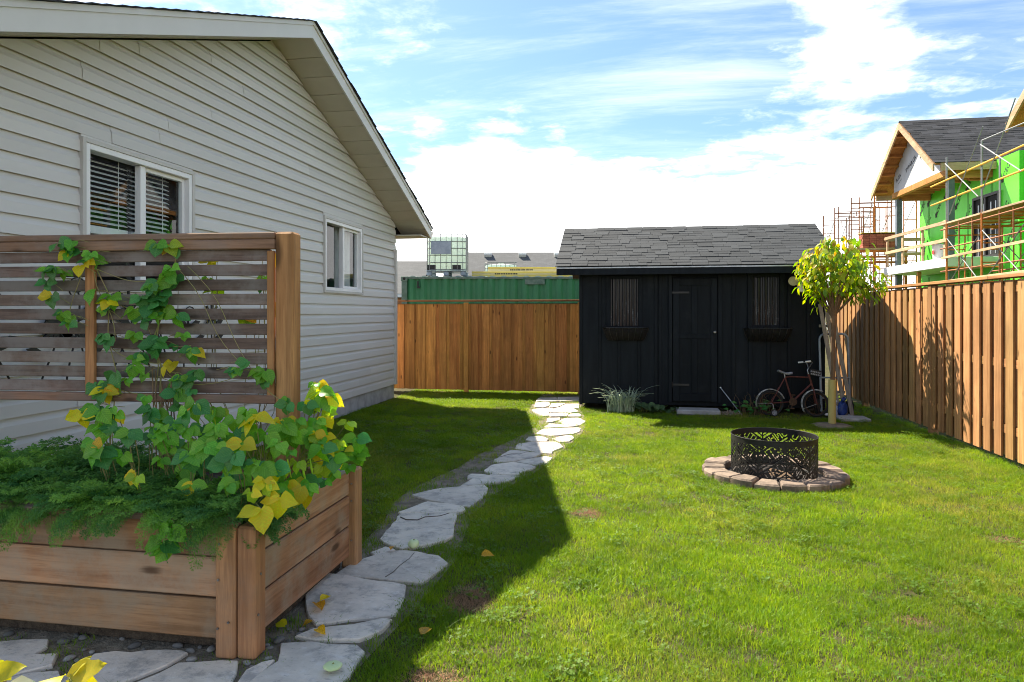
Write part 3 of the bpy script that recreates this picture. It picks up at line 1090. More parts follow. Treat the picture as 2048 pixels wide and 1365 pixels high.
# rake boards: deep fascia with a narrower board on top, roof edge above
for side, ye in ((-1, EY0), (1, EY1)):
    for nm, z0, z1, xo, th in (('fascia', 0, .145, 0, .022), ('shingle_mould', .1455, .19, .012, .03)):
        mb = MB()
        P_ = [(FX + xo, RY, RZ + z0), (FX + xo, ye, under(ye) + z0), (FX + xo, ye, under(ye) + z1), (FX + xo, RY, RZ + z1)]
        mb.extr(P_, (-th, 0, 0))
        wmesh(mb, nm, M['fascia'], house, (FX, (RY + ye) / 2, under((RY + ye) / 2)))
# roof
for side, ye in ((-1, EY0), (1, EY1)):
    mb = MB()
    P_ = [(FX - .03, RY, RZ + .10), (FX - .03, ye, under(ye) + .10), (FX - .03, ye, under(ye) + .19), (FX - .03, RY, RZ + .19)]
    mb.extr(P_, (-8.9, 0, 0))
    rf = wmesh(mb, 'roof', M['shingle2'], house, (FX - 4, (RY + ye) / 2, under((RY + ye) / 2)))
    L = abs(ye - RY); n = int(L / .14)
    for i in range(n):                          # shingle butts showing along the rake edge
        a = RY + side * (i * L / n); b = RY + side * ((i + 1) * L / n + .03)
        mb = MB()
        x1 = FX + .035 + rs.uniform(-.008, .012)
        P_ = [(x1, a, under(a) + .193), (x1, b, under(b) + .206), (x1, b, under(b) + .198), (x1, a, under(a) + .191)]
        mb.extr(P_, (-.9, 0, 0))
        wmesh(mb, 'shingle', M['shingle2'], rf, (FX, (a + b) / 2, under((a + b) / 2) + .2))
# eave soffit, fascia and gutter on the far side
mb = MB()
mb.box(((FX + HX - 8) / 2, EY1 - .25, under(EY1) + .02), (8.4, .46, .02))
wmesh(mb, 'eave_soffit', M['soffit'], house, (HX, EY1 - .25, under(EY1)))
mb = MB()
gx0, gx1 = FX - 8.4, FX - .01
sec = [(0, .0), (.03, -.0), (.10, .02), (.125, .11), (.115, .115), (.095, .03), (.03, .012), (.012, .11), (0, .11)]
mb.extr([(gx1, EY1 + a, under(EY1) + .03 + b) for a, b in sec], (gx0 - gx1, 0, 0))
wmesh(mb, 'gutter', M['fascia'], house, (FX, EY1, under(EY1)))


# windows -----------------------------------------------------------------
def house_window(a, b, z0, z1, kind):
    w = ob('window', None, house, (HX, (a + b) / 2, z0))
    w.empty_display_size = .1
    w['label'] = {'blind': 'wide sliding window with half raised slatted blinds', 'sheer': 'smaller sliding window with a pale curtain in its right half'}[kind]
    # outer casing (J trim) and vinyl frame
    def frame(nm, ya, yb, za, zb, wd, x0, x1, mat):
        mb = MB()
        for c, d in ((((ya + wd / 2), (za + zb) / 2), (wd, zb - za)), (((yb - wd / 2), (za + zb) / 2), (wd, zb - za)),
                     (((ya + yb) / 2, za + wd / 2), (yb - ya - 2 * wd - .0006, wd)), (((ya + yb) / 2, zb - wd / 2), (yb - ya - 2 * wd - .0006, wd))):
            mb.box(((x0 + x1) / 2, c[0], c[1]), (x1 - x0, d[0], d[1]), None, .003)
        return wmesh(mb, nm, mat, w, ((x0 + x1) / 2, (ya + yb) / 2, za))
    frame('casing', a - .055, b + .055, z0 - .055, z1 + .055, .035, HX - .03, HX + .034, M['trim'])
    frame('frame', a - .02, b + .02, z0 - .02, z1 + .02, .045, HX - .09, HX + .026, M['white'])
    m_ = (a + b) / 2 + .01
    mb = MB(); mb.box((HX - .03, m_, (z0 + z1) / 2), (.06, .055, z1 - z0 - .051), None, .004)
    wmesh(mb, 'mullion', M['white'], w, (HX, m_, z0))
    frame('sash', m_ + .028, b - .026, z0 + .026, z1 - .026, .035, HX - .062, HX - .02, M['white'])
    for (ya, yb, xo) in ((a + .025, m_ - .027, -.07), (m_ + .06, b - .06, -.042)):
        mb = MB(); mb.add([(HX + xo, ya, z0 + .03), (HX + xo, yb, z0 + .03), (HX + xo, yb, z1 - .03), (HX + xo, ya, z1 - .03)], [(0, 1, 2, 3)])
        wmesh(mb, 'pane', M['glass'], w, (HX + xo, (ya + yb) / 2, (z0 + z1) / 2), fix=False)
    if kind == 'blind':
        for (ya, yb) in ((a + .03, m_ - .02), (m_ + .02, b - .10)):
            bo = ob('blind', None, w, (HX - .15, (ya + yb) / 2, z1))
            zb = z0 + .46
            k = 0
            zc = z1 - .06
            sl = cboard('slat', (.048, yb - ya, .0035), M['blind'], 0)
            while zc > zb + .03:
                ob('slat', sl, bo, (HX - .15, (ya + yb) / 2, zc), (0, R(28), 0))
                zc -= .040
            mb = MB(); mb.box((HX - .15, (ya + yb) / 2, zb - .02), (.05, yb - ya, .065), None, .004)
            wmesh(mb, 'bottom_rail', M['white'], bo, (HX - .15, (ya + yb) / 2, zb))
            for q in (.2, .8):
                mb = MB(); mb.cyl((HX - .124, ya + (yb - ya) * q, zb), (HX - .124, ya + (yb - ya) * q, z1 - .02), .003, 5)
                wmesh(mb, 'cord', M['white'], bo, (HX - .12, ya, zb))
    else:
        mb = MB()
        ya, yb = m_ + .04, b - .02
        nn = 40
        pts = [(HX - .16 + .018 * math.sin(i * 1.35), ya + (yb - ya) * i / nn) for i in range(nn + 1)]
        for (p, q) in zip(pts[:-1], pts[1:]):
            mb.add([(p[0], p[1], z0), (q[0], q[1], z0), (q[0], q[1], z1), (p[0], p[1], z1)], [(0, 1, 2, 3)])
        wmesh(mb, 'curtain', M['curtain'], w, (HX - .16, (ya + yb) / 2, z0), smooth='all', fix=False)
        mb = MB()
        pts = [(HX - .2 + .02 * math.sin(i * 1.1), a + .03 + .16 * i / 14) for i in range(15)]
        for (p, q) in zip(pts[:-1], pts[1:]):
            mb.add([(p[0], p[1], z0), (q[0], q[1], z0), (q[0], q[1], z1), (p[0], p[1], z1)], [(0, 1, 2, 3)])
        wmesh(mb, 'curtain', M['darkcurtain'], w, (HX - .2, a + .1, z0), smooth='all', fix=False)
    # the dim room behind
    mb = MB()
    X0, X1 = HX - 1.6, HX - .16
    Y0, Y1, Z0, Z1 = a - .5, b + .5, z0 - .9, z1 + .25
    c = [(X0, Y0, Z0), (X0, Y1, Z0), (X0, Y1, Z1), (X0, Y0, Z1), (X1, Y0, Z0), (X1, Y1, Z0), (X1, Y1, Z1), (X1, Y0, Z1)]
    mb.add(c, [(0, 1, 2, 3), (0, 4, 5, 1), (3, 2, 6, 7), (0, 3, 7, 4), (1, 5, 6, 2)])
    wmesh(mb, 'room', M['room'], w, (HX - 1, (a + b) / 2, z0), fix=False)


M['curtain'] = pm('sheer_curtain', (.55, .55, .53), (.45, .45, .44), .8)
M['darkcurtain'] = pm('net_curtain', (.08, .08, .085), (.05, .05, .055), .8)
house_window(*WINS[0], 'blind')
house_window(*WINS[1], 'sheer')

# black metal flowers hung on the wall below the wide window
art = thing('metal_wall_art', 'black wire flower wall art seen through the slatted screen', 'wall art', (HX + .04, 4.9, 1.1))
rs = random.Random(21)
AX = HX + .045
for i in range(13):
    y0 = 3.45 + i * .22
    top = rs.uniform(1.35, 1.68)
    cv = rs.uniform(-.22, .22)
    pts = [(AX, y0 + cv * math.sin(t * 2.4) * (.4 + t), 1.0 + (top - 1.0) * t) for t in [k / 10 for k in range(11)]]
    mb = MB(); mb.tube(pts, .007, 6)
    wmesh(mb, 'stem', M['black'], art, (AX, y0, 1.0), smooth=True)
    e = pts[-1]
    k = i % 3
    mb = MB()
    if k == 0:
        mb.cyl((AX - .006, e[1], e[2]), (AX + .006, e[1], e[2]), rs.uniform(.05, .08), 18)
        for a in range(8):
            t = a * .785
            mb.tube([(AX, e[1] + .06 * math.cos(t), e[2] + .06 * math.sin(t)), (AX, e[1] + .12 * math.cos(t), e[2] + .12 * math.sin(t))], .012, 5)
    elif k == 1:
        mb.tube([(AX, e[1] + .08 * math.cos(t), e[2] + .08 * math.sin(t)) for t in [j * .4488 for j in range(14)]], .006, 6, closed=True)
        mb.cyl((AX - .005, e[1], e[2]), (AX + .005, e[1], e[2]), .035, 14)
    else:
        mb.tube([(AX, e[1] + (.11 - .007 * j) * math.cos(j * .5), e[2] + (.11 - .007 * j) * math.sin(j * .5)) for j in range(15)], .006, 6)
    wmesh(mb, 'flower', M['black'], art, e, smooth=True)
    for q in (.4, .75):
        p = pts[int(q * 10)]
        s_ = rs.choice((-1, 1))
        mb = MB()
        poly = [(0, 0), (.05, .035), (.12, .05), (.19, .02), (.12, -.012), (.05, -.012)]
        mb.extr([(AX - .003, p[1] + s_ * a, p[2] + b * 1.2 + a * .35) for a, b in poly], (.006, 0, 0))
        wmesh(mb, 'leaf', M['black'], art, p)

# ================================================================ fences
rs = random.Random(9)
fence = thing('fence', 'cedar board-on-board fence along the right side of the yard', 'fence', (3.66, 8.0, 0))
FXX = 3.60
y = 2.2
i = 0
P0 = .215
ftop = 1.835
while y < 13.3:
    wd = rs.choice((.138, .142, .146))
    ob('board', cboard('board', (.019, wd, 1.74), M['cedar_z'], .003), fence, (FXX + .0095 + rs.uniform(-.002, .002), y, .075 + .87), (0, 0, rs.uniform(-.012, .012)))
    ob('board', cboard('board', (.019, .195, 1.74), M['cedar_z'], .003, 'b'), fence, (FXX + .068, y + P0 / 2, .075 + .87), (0, 0, rs.uniform(-.01, .01)))
    y += P0
    i += 1
for (a, b) in ((2.1, 5.2), (5.2, 7.7), (7.7, 10.4), (10.4, 13.35)):
    for zc in (.35, 1.0, 1.74):
        mb = MB(); mb.box((FXX + .039, (a + b) / 2, zc), (.036, b - a - .004, .085), None, .003)
        wmesh(mb, 'rail', M['cedar_y'], fence, (FXX + .039, (a + b) / 2, zc))
    mb = MB(); mb.box((FXX + .04, (a + b) / 2, ftop + .018), (.14, b - a - .003, .036), None, .004)
    wmesh(mb, 'cap', M['cedar_y'], fence, (FXX + .04, (a + b) / 2, ftop))
    mb = MB(); mb.box((FXX - .006, (a + b) / 2, ftop - .052), (.018, b - a - .003, .035), None, .003)
for yp in (2.15, 4.5, 6.6, 9.14, 11.6, 13.3):
    mb = MB(); mb.box((FXX + .032, yp, .91), (.089, .089, 1.84), None, .005)
    wmesh(mb, 'post', M['cedar_z'], fence, (FXX + .03, yp, 0))

bf = thing('fence', 'reddish cedar board fence between house and shed', 'fence', (-2.6, 12.5, 0))
FY = 12.42
x = -4.75
top = 1.70
while x < -.70:
    wd = .142
    ob('board', cboard('board', (wd, .019, 1.60), M['redcedar_z'], .003), bf, (x, FY + rs.uniform(-.002, .002), .05 + .80), (0, 0, rs.uniform(-.012, .012)))
    ob('board', cboard('board', (.14, .019, 1.60), M['redcedar_z'], .003, 'b'), bf, (x + .103, FY + .024, .05 + .80))
    x += .206
for zc in (.30, 1.0, 1.62):
    mb = MB(); mb.box((-2.7, FY + .054, zc), (4.2, .036, .085), None, .003)
    wmesh(mb, 'rail', M['cedar_x'], bf, (-2.7, FY + .05, zc))
mb = MB(); mb.box((-2.72, FY + .03, top + .016), (4.2, .14, .034), None, .004)
wmesh(mb, 'cap', M['cedar_x'], bf, (-2.7, FY, top))
for xp in (-3.05, -.93):
    mb = MB(); mb.box((xp, FY - .035, .84), (.089, .05, 1.68), None, .004)
    wmesh(mb, 'post', M['redcedar_z'], bf, (xp, FY, 0))

# ================================================================ black shed
def paint_mat():
    m, t, bs = newmat('charcoal_shed_paint')
    v = objcoord(t, (1, 1, 1))
    a = noise(t, objcoord(t, (8, 8, .8)), 1.6, 6, .65)
    col = mixc(t, mrange(t, a, .35, .65), (.0070, .0095, .0125), (.011, .0145, .0185))
    fade = noise(t, v, 2.0, 6, .7)
    col = mixc(t, mrange(t, fade, .52, .72, 0, .5), col, (.022, .025, .028))
    chips = noise(t, v, 26, 5, .7)
    col = mixc(t, mrange(t, chips, .74, .79, 0, .6), col, (.22, .21, .20))
    col = randval(t, col, .2)
    t.links.new(col, bs.inputs['Base Color'])
    bs.inputs['Roughness'].default_value = .55
    setspec(bs, .10)
    bumpn(t, bs, a, .25, .004)
    return m


M['shed'] = paint_mat()
SY = 10.68
SX0, SX1 = -.82, 2.79
shed = thing('garden_shed', 'black board and batten garden shed with grey shingle roof', 'shed', (1.0, 11.8, 0))
# framing walls: sides and back
mb = MB()
for xs in (SX0 + .03, SX1 - .03):
    mb.extr([(xs - .03, SY + .03, .08), (xs - .03, 13.0, .08), (xs - .03, 13.0, 2.12), (xs - .03, 11.85, 2.72), (xs - .03, SY + .03, 2.12)], (.06, 0, 0))
mb.box(((SX0 + SX1) / 2, 12.97, 1.1), (SX1 - SX0 - .13, .06, 2.04))
wmesh(mb, 'side_wall', M['shed'], shed, (1, 11.8, 0))
mb = MB(); mb.box(((SX0 + SX1) / 2, SY + .05, 1.10), (SX1 - SX0 - .13, .03, 2.04))
fw = wmesh(mb, 'front_wall', M['shed'], shed, (1, SY, 0))
DX0, DX1, DZ0, DZ1 = .60, 1.27, .14, 2.02
SW = [(-.33, .09, 1.29, 2.01), (1.77, 2.15, 1.31, 2.02)]
edges = [SX0, -.495, -.21, .10, .36, .585]
edges2 = [1.29, 1.50, 1.75, 2.00, 2.29, 2.56, SX1]
for ed in (edges, edges2):
    for a, b in zip(ed[:-1], ed[1:]):
        mb = MB(); mb.box(((a + b) / 2, SY + .025, 1.13), (b - a - .003, .02, 2.10), None, .002)
        wmesh(mb, 'board', M['shed'], fw, ((a + b) / 2, SY + .025, 1.1))
for xb, z0, z1 in ((SX0 + .03, .06, 2.16), (-.53, .08, 2.15), (-.495 + .0, .08, 2.15), (-.20, .08, 1.06), (.10, .08, 1.06), (.355, .08, 2.15), (.42, .08, 2.15), (1.50, .08, 2.15), (1.74, .08, 1.08), (2.0, .08, 1.10), (2.29, .08, 2.15), (2.56, .08, 2.15), (2.765, .06, 2.16)):
    if xb == -.53: continue
    mb = MB(); mb.box((xb, SY + .006, (z0 + z1) / 2), (.048, .019, z1 - z0), None, .003)
    wmesh(mb, 'batten', M['shed'], fw, (xb, SY, (z0 + z1) / 2))
mb = MB(); mb.box(((SX0 + SX1) / 2, SY + .004, 2.13), (SX1 - SX0 - .15, .018, .07), None, .003)
# door with its frame
for xs in (DX0 - .03, DX1 + .03):
    mb = MB(); mb.box((xs, SY - .002, (DZ0 + DZ1) / 2 + .02), (.055, .035, DZ1 - DZ0 + .06), None, .003)
    wmesh(mb, 'door_jamb', M['shed'], shed, (xs, SY, DZ0))
mb = MB(); mb.box(((DX0 + DX1) / 2, SY + .012, (DZ0 + DZ1) / 2), (DX1 - DX0 - .012, .03, DZ1 - DZ0), None, .002)
door = wmesh(mb, 'door', M['shed'], shed, ((DX0 + DX1) / 2, SY, DZ0))
for (xa, xb, za, zb) in ((DX0 + .01, DX0 + .10, DZ0 + .01, DZ1 - .01), (DX1 - .10, DX1 - .01, DZ0 + .01, DZ1 - .01), (DX0 + .289, DX0 + .372, DZ0 + .131, 1.098), (DX0 + .289, DX0 + .372, 1.172, DZ1 - .111),
                         (DX0 + .101, DX1 - .101, DZ0 + .01, DZ0 + .13), (DX0 + .101, DX1 - .101, 1.10, 1.17), (DX0 + .101, DX1 - .101, DZ1 - .11, DZ1 - .01)):
    mb = MB(); mb.box(((xa + xb) / 2, SY - .010, (za + zb) / 2), (xb - xa, .02, zb - za), None, .003)
    wmesh(mb, 'stile', M['shed'], door, ((xa + xb) / 2, SY, za))
mb = MB(); mb.box((DX0 + .12, SY - .023, .40), (.26, .006, .03), None, .001); mb.cyl((DX0 - .002, SY - .03, .36), (DX0 - .002, SY - .03, .44), .008, 8)
wmesh(mb, 'hinge', M['black'], door, (DX0, SY, .4))
mb = MB(); mb.box((DX0 + .12, SY - .023, 1.80), (.26, .006, .03), None, .001)
wmesh(mb, 'hinge', M['black'], door, (DX0, SY, 1.8))
mb = MB()
kz = 1.20
mb.tube([(DX1 - .05, SY - .02, kz), (DX1 - .05, SY - .04, kz), (DX1 - .05, SY - .055, kz), (DX1 - .05, SY - .075, kz), (DX1 - .05, SY - .085, kz)], [.022, .012, .020, .022, .010], 14)
wmesh(mb, 'door_knob', M['screw'], door, (DX1 - .05, SY, kz), smooth=True)


def streak_mat():
    m, t, bs = newmat('ribbed_plastic_pane')
    v = objcoord(t, (30, 30, 1.6))
    a = noise(t, v, 1.8, 6, .75)
    b = noise(t, objcoord(t, (1, 1, 1), rand=False), 60, 4, .7)
    tc_ = t.nodes.new('ShaderNodeTexCoord'); sp_ = t.nodes.new('ShaderNodeSeparateXYZ')
    t.links.new(tc_.outputs['Object'], sp_.inputs[0])
    low = mrange(t, sp_.outputs[2], .15, -.25)
    f = mth(t, 'MULTIPLY', mrange(t, mth(t, 'ADD', mth(t, 'MULTIPLY', a, .7), mth(t, 'MULTIPLY', b, .3)), .53, .62), low)
    col = mixc(t, mth(t, 'MULTIPLY', f, .5), (.005, .006, .008), (.30, .33, .36))
    t.links.new(col, bs.inputs['Base Color'])
    bs.inputs['Roughness'].default_value = .3
    return m


M['ribbed'] = streak_mat()
M['liner'] = pm('window_box_liner', (.012, .010, .009), (.006, .006, .006), .9, scale=14, bump=.6, bscale=40)
for wi, (a, b, z0, z1) in enumerate(SW):
    w = ob('window', None, shed, ((a + b) / 2, SY, z0)); w.empty_display_size = .1
    mb = MB()
    for c, d in (((a - .035, (z0 + z1) / 2), (.07, z1 - z0 + .12)), ((b + .035, (z0 + z1) / 2), (.07, z1 - z0 + .12)), (((a + b) / 2, z1 + .03), (b - a - .001, .06)), (((a + b) / 2, z0 - .03), (b - a - .001, .06))):
        mb.box((c[0], SY + .0, c[1]), (d[0], .034, d[1]), None, .003)
    wmesh(mb, 'frame', M['shed'], w, ((a + b) / 2, SY, z0))
    mb = MB(); nn = 60
    pts = [(a + (b - a) * i / nn, SY + .004 + .008 * math.sin(i * math.pi / 3.75)) for i in range(nn + 1)]
    for (p, q) in zip(pts[:-1], pts[1:]):
        mb.add([(p[0], p[1], z0), (q[0], q[1], z0), (q[0], q[1], z1), (p[0], p[1], z1)], [(0, 1, 2, 3)])
    wmesh(mb, 'pane', M['ribbed'], w, ((a + b) / 2, SY, (z0 + z1) / 2), smooth='all', fix=False)
    # hay rack window box
    cx = (a + b) / 2 + .02
    wb = thing('window_box', ('dark hay-rack window box under the shed window left of the door', 'dark hay-rack window box under the shed window right of the door')[wi], 'window box', (cx, SY - .08, 1.05), group='window boxes on the shed')
    hw = .345
    zt_, zb_ = 1.26, 1.07
    mb = MB()
    nn = 28
    for lay, r0 in ((0, 0), ):
        rows = []
        for j in range(6):
            f = j / 5
            hwj = hw - .07 * f ** 1.4
            dep = .17 * (1 - f ** 2.2 * .75)
            row = []
            for i in range(nn + 1):
                u = i / nn
                x_ = cx - hwj + 2 * hwj * u
                bow = min(1, 8 * min(u, 1 - u)) ** .5
                y_ = SY - .012 - dep * bow - .008 * abs(math.sin(u * math.pi * 7)) * (1 - .3 * f)
                row.append((x_, y_, zt_ - (zt_ - zb_) * f))
            rows.append(row)
        for r1, r2 in zip(rows[:-1], rows[1:]):
            for i in range(nn):
                mb.add([r1[i], r1[i + 1], r2[i + 1], r2[i]], [(3, 2, 1, 0)])
        mb.add(rows[-1], [tuple(range(nn + 1))])
    wmesh(mb, 'liner', M['liner'], wb, (cx, SY - .08, 1.1), smooth='all', fix=False)
    mb = MB()
    mb.tube([(p[0], p[1] - .006, p[2] + .004) for p in rows[0]], .008, 6)
    for i in range(0, nn + 1, 4):
        mb.tube([(rw[i][0], rw[i][1] - .005, rw[i][2]) for rw in rows], .005, 5)
    wmesh(mb, 'rack', M['black'], wb, (cx, SY - .1, 1.1), smooth=True)
    mb = MB()
    for _ in range(30):
        x_ = rs.uniform(cx - hw + .03, cx + hw - .03)
        h_ = rs.uniform(.01, .06)
        mb.tube([(x_, SY - .09, 1.25), (x_ + rs.uniform(-.03, .03), SY - .09 + rs.uniform(-.05, .05), 1.26 + h_)], .003, 4)
    mb.box((cx, SY - .08, 1.235), (2 * hw - .06, .12, .02))
    wmesh(mb, 'soil', M['liner'], wb, (cx, SY - .09, 1.24))

# roof
EZ, RZ2, SEY, SRY = 2.185, 2.915, 10.35, 11.80
RX0, RX1 = -1.145, 2.92
th = math.atan2(RZ2 - EZ, SRY - SEY)
SL = math.hypot(RZ2 - EZ, SRY - SEY)
mb = MB()
mb.extr([(RX0 + .01, SEY + .01, EZ - .035), (RX0 + .01, SEY + .01, EZ - .005), (RX0 + .01, SRY, RZ2 - .005), (RX0 + .01, 2 * SRY - SEY, EZ - .005), (RX0 + .01, 2 * SRY - SEY, EZ - .035), (RX0 + .01, SRY, RZ2 - .05)], (RX1 - RX0 - .02, 0, 0))
roof = wmesh(mb, 'roof', M['shingle'], shed, (1, SRY, EZ))
mb = MB(); mb.box(((RX0 + RX1) / 2, SEY + .012, EZ - .073), (RX1 - RX0 - .03, .022, .095), None, .003)
wmesh(mb, 'fascia', M['shed'], roof, (1, SEY, EZ - .07))
mb = MB(); mb.box(((RX0 + RX1) / 2, SEY - .004, EZ - .014), (RX1 - RX0, .012, .022), None, .002)
wmesh(mb, 'drip_edge', M['steel'], roof, (1, SEY, EZ))
for xs in (RX0 + .015, RX1 - .015):
    mb = MB()
    mb.extr([(xs - .011, SEY + .025, EZ - .12), (xs - .011, SEY + .025, EZ - .036), (xs - .011, SRY, RZ2 - .051), (xs - .011, SRY, RZ2 - .14)], (.022, 0, 0))
    wmesh(mb, 'barge_board', M['shed'], roof, (xs, SRY, EZ))
nrow = 16
ex = SL / nrow
shm = {}
for k in range(nrow):
    x = RX0 - .01
    s_ = (k + .5) * ex
    while x < RX1 + .008:
        wd = rs.choice((.16, .20, .23, .26, .30))
        if x + wd > RX1 + .01: wd = RX1 + .011 - x
        if wd < .03: break
        key = round(wd, 3)
        t2 = rs.choice((.006, .008, .012))
        kk = (key, t2)
        if kk not in shm:
            shm[kk] = MB().box((0, 0, 0), (wd - .004, ex + .045, t2), None, .0015).mesh('shingle', M['shingle'], fix=False)
        sag = -.018 * math.sin(math.pi * (x - RX0) / (RX1 - RX0)) * (1 - k / nrow) * 0
        c = s_ + .012
        ob('shingle', shm[kk], roof, (x + wd / 2, SEY - .014 + c * math.cos(th) - .010 * math.sin(th), EZ + c * math.sin(th) + .010 * math.cos(th) + t2 / 2), (th - .035, 0, rs.uniform(-.006, .006)))
        x += wd
for i in range(14):
    x = RX0 + (i + .5) * (RX1 - RX0) / 14
    mb = MB()
    w_ = (RX1 - RX0) / 14 + .02
    d_ = rs.uniform(-.004, .006)
    mb.extr([(x - w_ / 2, SRY - .14, RZ2 - .055 + d_), (x - w_ / 2, SRY, RZ2 + .016 + d_), (x - w_ / 2, SRY + .14, RZ2 - .055 + d_), (x - w_ / 2, SRY + .14, RZ2 - .065 + d_), (x - w_ / 2, SRY, RZ2 + .006 + d_), (x - w_ / 2, SRY - .14, RZ2 - .065 + d_)], (w_, 0, 0))
    wmesh(mb, 'ridge_shingle', M['shingle'], roof, (x, SRY, RZ2))

# floodlight with motion sensor under the eave
fl = thing('floodlight', 'twin floodlight with white motion sensor under the shed eave', 'light fixture', (2.42, SY - .03, 1.95))
mb = MB(); mb.box((2.42, SY - .014, 1.955), (.11, .022, .11), None, .008)
wmesh(mb, 'base', M['white'], fl, (2.42, SY - .01, 1.95))
M['flood'] = pm('yellowed_lamp_shade', (.66, .58, .36), (.5, .42, .22), .4, scale=12)
for s_ in (-1, 1):
    mb = MB()
    mb.tube([(2.42 + s_ * .03, SY - .03, 1.97), (2.42 + s_ * .06, SY - .06, 1.97), (2.42 + s_ * .085, SY - .10, 1.965), (2.42 + s_ * .11, SY - .16, 1.955)], [.02, .035, .055, .068], 14)
    wmesh(mb, 'lamp', M['flood'], fl, (2.42 + s_ * .08, SY - .1, 1.96), smooth=True)
mb = MB(); mb.box((2.435, SY - .05, 1.85), (.085, .06, .11), None, .012); mb.cyl((2.43, SY - .03, 1.90), (2.43, SY - .03, 1.94), .012, 8)
wmesh(mb, 'sensor', M['white'], fl, (2.43, SY - .05, 1.85))

# ================================================================ raised planter
planter = thing('raised_planter', 'raised cedar planter box full of carrot tops and beans', 'planter', (-2.7, 3.25, 0))
rs = random.Random(31)
PX0, PX1, PY0, PY1 = -4.02, -1.66, 2.715, 3.80
for zc in (.158, .339, .506):
    h_ = .172 if zc < .5 else .148
    mb = MB(); mb.box(((PX0 - 1.70) / 2 + .01, PY0 + .02 + rs.uniform(-.003, .003), zc), (PX0 * -1 - 1.70 + .0, .038, h_), None, .006)
    wmesh(mb, 'board', M['plant_x'], planter, (-2.86, PY0, zc))
    mb = MB(); mb.box((-1.645 + rs.uniform(-.002, .002), (2.79 + 3.76) / 2, zc + .004), (.038, .97, h_), None, .006)
    wmesh(mb, 'board', M['plant_y'], planter, (-1.645, 3.27, zc))
    mb = MB(); mb.box((-2.86, PY1 - .02, zc), (2.3, .038, h_), None, .006)
    wmesh(mb, 'board', M['plant_x'], planter, (-2.86, PY1, zc))
for (x, y, dx, dy, h_, nm) in ((-1.732, 2.702, .094, .040, .575, 0), (-1.640, 2.742, .086, .098, .575, 0), (-1.630, 3.805, .092, .092, .585, 0), (-4.0, 2.702, .094, .04, .575, 0)):
    mb = MB(); mb.box((x, y, h_ / 2), (dx, dy, h_), None, .010)
    wmesh(mb, 'post', M['plant_z'], planter, (x, y, 0))
mb = MB(); mb.box((-1.655, 3.29, .600), (.115, .93, .028), None, .006)
wmesh(mb, 'cap', M['grey_cap'], planter, (-1.65, 3.3, .6))
mb = MB(); mb.box((-2.86, 2.735, .600), (2.28, .12, .028), None, .006)
wmesh(mb, 'cap', M['rail'], planter, (-2.86, 2.735, .6))
mb = MB(); mb.box((-2.84, 3.26, .27), (2.32, .98, .52))
wmesh(mb, 'soil', M['soil'], planter, (-2.84, 3.26, .3))
for (x, y, z, d) in ((-1.760, 2.681, .345, 'y'), (-1.712, 2.681, .165, 'y'), (-1.762, 2.681, .135, 'y'), (-1.755, 2.681, .50, 'y'), (-1.5965, 2.74, .36, 'x'), (-1.5965, 2.72, .19, 'x'), (-1.613, 3.7585, .50, 'y'), (-1.613, 3.7585, .40, 'y'), (-1.613, 3.7585, .17, 'y')):
    mb = MB()
    v = Vector((0, -.004, 0)) if d == 'y' else Vector((.004, 0, 0))
    mb.cyl(Vector((x, y, z)) - v, Vector((x, y, z)) + v, .0055, 10)
    wmesh(mb, 'screw', M['screw'], planter, (x, y, z))

# ---- slatted privacy screen ------------------------------------------
screen = thing('slatted_screen', 'dark horizontal slat privacy screen on a cedar post in the planter', 'privacy screen', (-1.83, 3.42, 0), (0, 0, R(3.43)))
def sl(name, c, d, mat, b=.004, rot=None):
    o = ob(name, MB().box((0, 0, 0), d, None, b).mesh(name, mat, fix=False), screen, c, rot, local=True)
    return o
sl('post', (0, 0, 1.22), (.103, .103, 1.42), M['screenpost'], .012)
sl('post', (-2.16, 0, 1.22), (.1, .1, 1.42), M['screenpost'], .012)
LX = -2.10
for k in range(10):
    z = 1.808 - .0798 * k
    sl('slat', (-1.06, .0 + rs.uniform(-.002, .002), z), (1.93, .02, .061), M['slat'], .003, (rs.uniform(-.03, .03), rs.uniform(-.002, .002), 0))
sl('batten', (-.085, -.022, 1.43), (.042, .02, .80), M['screenpost'], .003)
sl('batten', (-1.135, -.0245, 1.42), (.055, .024, .80), M['screenpost'], .003)
sl('batten', (-2.08, -.022, 1.42), (.042, .02, .80), M['screenpost'], .003)
sl('top_rail', (-1.075, -.005, 1.912), (2.04, .075, .036), M['rail'], .006)
sl('top_rail', (-1.075, -.022, 1.866), (2.04, .038, .053), M['rail'], .005)
sl('bottom_rail', (-1.075, -.016, 1.031), (2.04, .042, .046), M['rail'], .005)

# ---- leaves -----------------------------------------------------------
LM = [leafmat('bean_leaf_dark', (.045, .20, .045), (.08, .24, .05), .32),
      leafmat('bean_leaf_green', (.12, .35, .030), (.18, .40, .035), .42),
      leafmat('bean_leaf_light', (.28, .44, .03), (.38, .50, .035), .48),
      leafmat('bean_leaf_yellow', (.80, .66, .020), (.66, .62, .03), .5, bright=1.15, edge=(.82, .52, .02)),
      leafmat('bean_leaf_orange', (.78, .46, .02), (.66, .36, .02), .45, bright=1.2, edge=(.40, .20, .03))]
M['stem'] = pm('bean_stem', (.22, .24, .07), (.26, .20, .09), .6, scale=20)
M['drystem'] = pm('dry_stem', (.20, .13, .07), (.12, .08, .045), .8, scale=20)


